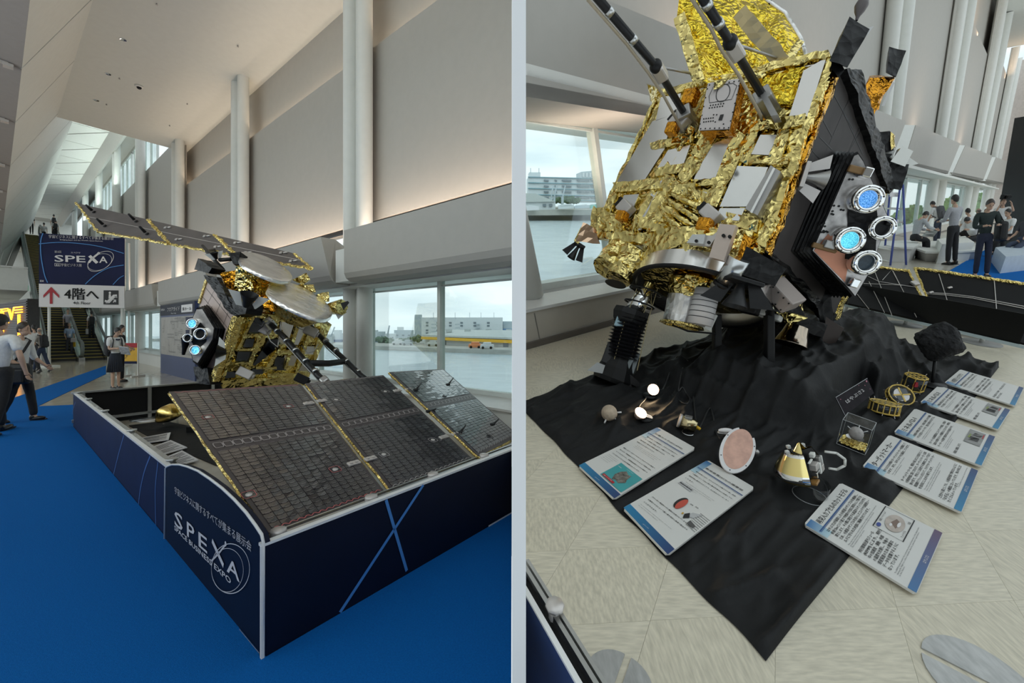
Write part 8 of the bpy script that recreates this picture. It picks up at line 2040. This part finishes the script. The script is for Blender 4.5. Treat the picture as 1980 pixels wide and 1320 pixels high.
for y in (372, 424): mb = MB(); mb.prism([AT(1722, y, d + .05), AT(1738, y, d + .05), AT(1737, y + 8, d + .05), AT(1721, y + 8, d + .05)], (0, .02, 0)); T.part('warning_label', mb, M_print)
T.done()
UPP_ = (ZZ * .55 + UPZ.normalized() * .45).normalized()
def RP(label, x, y, h, face, sq=.78, **k):
    return person(label, RZ(x, y, k.pop('z', 0)), UPP_, XX * face[0] + RFW * face[1], h, sq, **k)
SIT = ((84, 82), (80, 78))
GW = (.55, .55, .56); 
t = RP('person in grey shirt seated on the white bench with a laptop', 1766, 497, 1.72, (1, -.15), legs=((80, 74), (74, 70)), arms=((35, 6, 40, 10), (35, 6, 40, 10)), lean=18, head=(28, 0), shirt=(.42, .43, .45), sleeve='long', trousers=BK); hk = t.hooks; t.done()
T = Thing('laptop', 'open laptop on the lap of the seated person in grey shirt', 'laptop'); p = lerp(hk['tw'](hk['J']['kn', 0]), hk['tw'](hk['J']['hip', 1]), .25) + RN * .16; f = frame(p, XX, RFW, RN); mb = MB(); mb.bbox((0, 0, 0), (.24, .34, .015), f, .004); T.part('keyboard', mb, M_grey); mb = MB(); mb.bbox((.17, 0, .08), (.012, .34, .2), f @ Matrix.Rotation(.5, 4, 'Y'), .004); T.part('screen', mb, M_grey); T.done()
t = RP('person in white shirt with a rucksack stooping by the windows', 1810, 476, 1.74, (-.2, 1), arms=((10, 12, 15, 0), (20, 8, 60, 0)), lean=14, head=(20, 0), shirt=W_, trousers=(.05, .06, .09)); t.done(); backpack(t, 'grey rucksack of the stooping person by the windows', (.10, .10, .11)).done()
t = RP('person in pale grey shirt and black trousers standing with back turned', 1838, 512, 1.80, (-.1, 1), legs=((2, 2), (-2, 2)), arms=((18, 12, 75, 30), (18, 12, 75, 30)), shirt=(.40, .40, .42), sleeve='long', trousers=BK); t.done()
t = RP('person in white shirt seated beyond the bench with back turned', 1868, 478, 1.7, (.2, 1), legs=SIT, arms=((20, 6, 50, 0), (20, 6, 50, 0)), head=(15, 0), shirt=W_, trousers=BK, z=.05); t.done()
t = RP('balding person in white shirt seated by the window columns', 1888, 470, 1.7, (-.3, 1), legs=SIT, arms=((20, 6, 50, 0), (20, 6, 50, 0)), shirt=W_, trousers=BK, bald=True, hair=(.12, .1, .09), skin=(.5, .33, .25)); t.done()
t = RP('person in beige top leaning over beside the balding one', 1909, 468, 1.7, (-.6, .6), legs=SIT, arms=((20, 6, 50, 0), (20, 6, 50, 0)), lean=8, shirt=(.55, .50, .38), trousers=BK); t.done()
t = RP('person in white shirt bent over a phone behind the checked shirt', 1880, 492, 1.7, (-1, -.2), legs=SIT, arms=((40, 6, 60, 10), (40, 6, 60, 10)), lean=28, head=(30, 0), shirt=W_, sleeve='long', trousers=BK); t.done()
t = RP('person in dark green checked shirt and wide navy trousers looking at their hands', 1897, 537, 1.70, (-.45, -1), legs=((3, 2), (-4, 3)), arms=((14, 14, 85, 30), (14, 14, 85, 30)), head=(24, 0), shirt=(.022, .034, .032), sleeve='long', trousers=(.02, .024, .045), hair=(.05, .025, .018), shirtname='dark check'); hk = t.hooks; t.done()
K = Thing('shoulder_bag', 'black soft bag on the arm of the checked shirt', 'bag'); B_ = hk['B']; mb = MB(); mb.bbox((-.17, .02, .06), (.1, .2, .24), B_, .035); K.part('bag_body', mb, cloth('bag', (.012, .012, .013), .6)); mb = MB(); mb.tube([B_ @ V((-.17, -.05, .17)), B_ @ V((-.13, .0, .3)), B_ @ V((-.17, .07, .17))], .012, 6); K.part('strap', mb, cloth('bag', (.012, .012, .013), .6)); K.done()
p = lerp(hk['tw'](hk['J']['hand', 0]), hk['tw'](hk['J']['hand', 1]), .5); mb = MB(); mb.bbox((0, 0, 0), (.09, .06, .012), frame(p + RN * .02, XX, RFW, RN), .003); single('phone', mb, M_black, 'black phone in the hands of the person in checked shirt', 'phone')
t = RP('person behind the checked shirt raising a black camera', 1930, 490, 1.74, (-.6, -.8), arms=((70, 10, 90, 20), (70, 10, 90, 20)), shirt=W_, trousers=BK); hk = t.hooks; t.done()
p = hk['tw'](hk['HC']) + V((-.12, -.15, .1)); T = Thing('camera', 'black camera held up behind the checked shirt', 'camera'); f = frame(p, XX, RFW, RN); mb = MB(); mb.bbox((0, 0, 0), (.24, .1, .14), f, .015); T.part('camera_body', mb, M_black); mb = MB(); mb.cyl(f @ V((-.02, -.05, 0)), f @ V((-.05, -.16, 0)), .05); T.part('lens', mb, M_black); T.done()
t = RP('person in white shirt and mask seated before the dark wall', 1944, 497, 1.72, (-.8, .1), legs=((86, 66), (70, 50)), arms=((25, 6, 40, 10), (25, 6, 40, 10)), head=(10, 0), shirt=W_, trousers=BK); t.done()
t = RP('person in blue jeans leaning back at the picture edge', 1972, 507, 1.72, (-1, -.1), legs=((70, 40), (84, 84)), arms=((30, 8, 40, 10), (30, 8, 40, 10)), lean=-22, shirt=(.05, .05, .06), trousers=(.045, .06, .10), shoes=(.12, .08, .06)); t.done()
mb = MB(); q = [RZ(x, y, .40) for x, y in ((1925, 478), (1985, 470), (2030, 488), (1945, 496))]; mb.prism(q, RN * -.4); single('bench_block', mb, mat('pale_blue_bench', (.50, .58, .66), .5), 'pale blue bench block on the blue carpet under the seated visitors', 'bench')
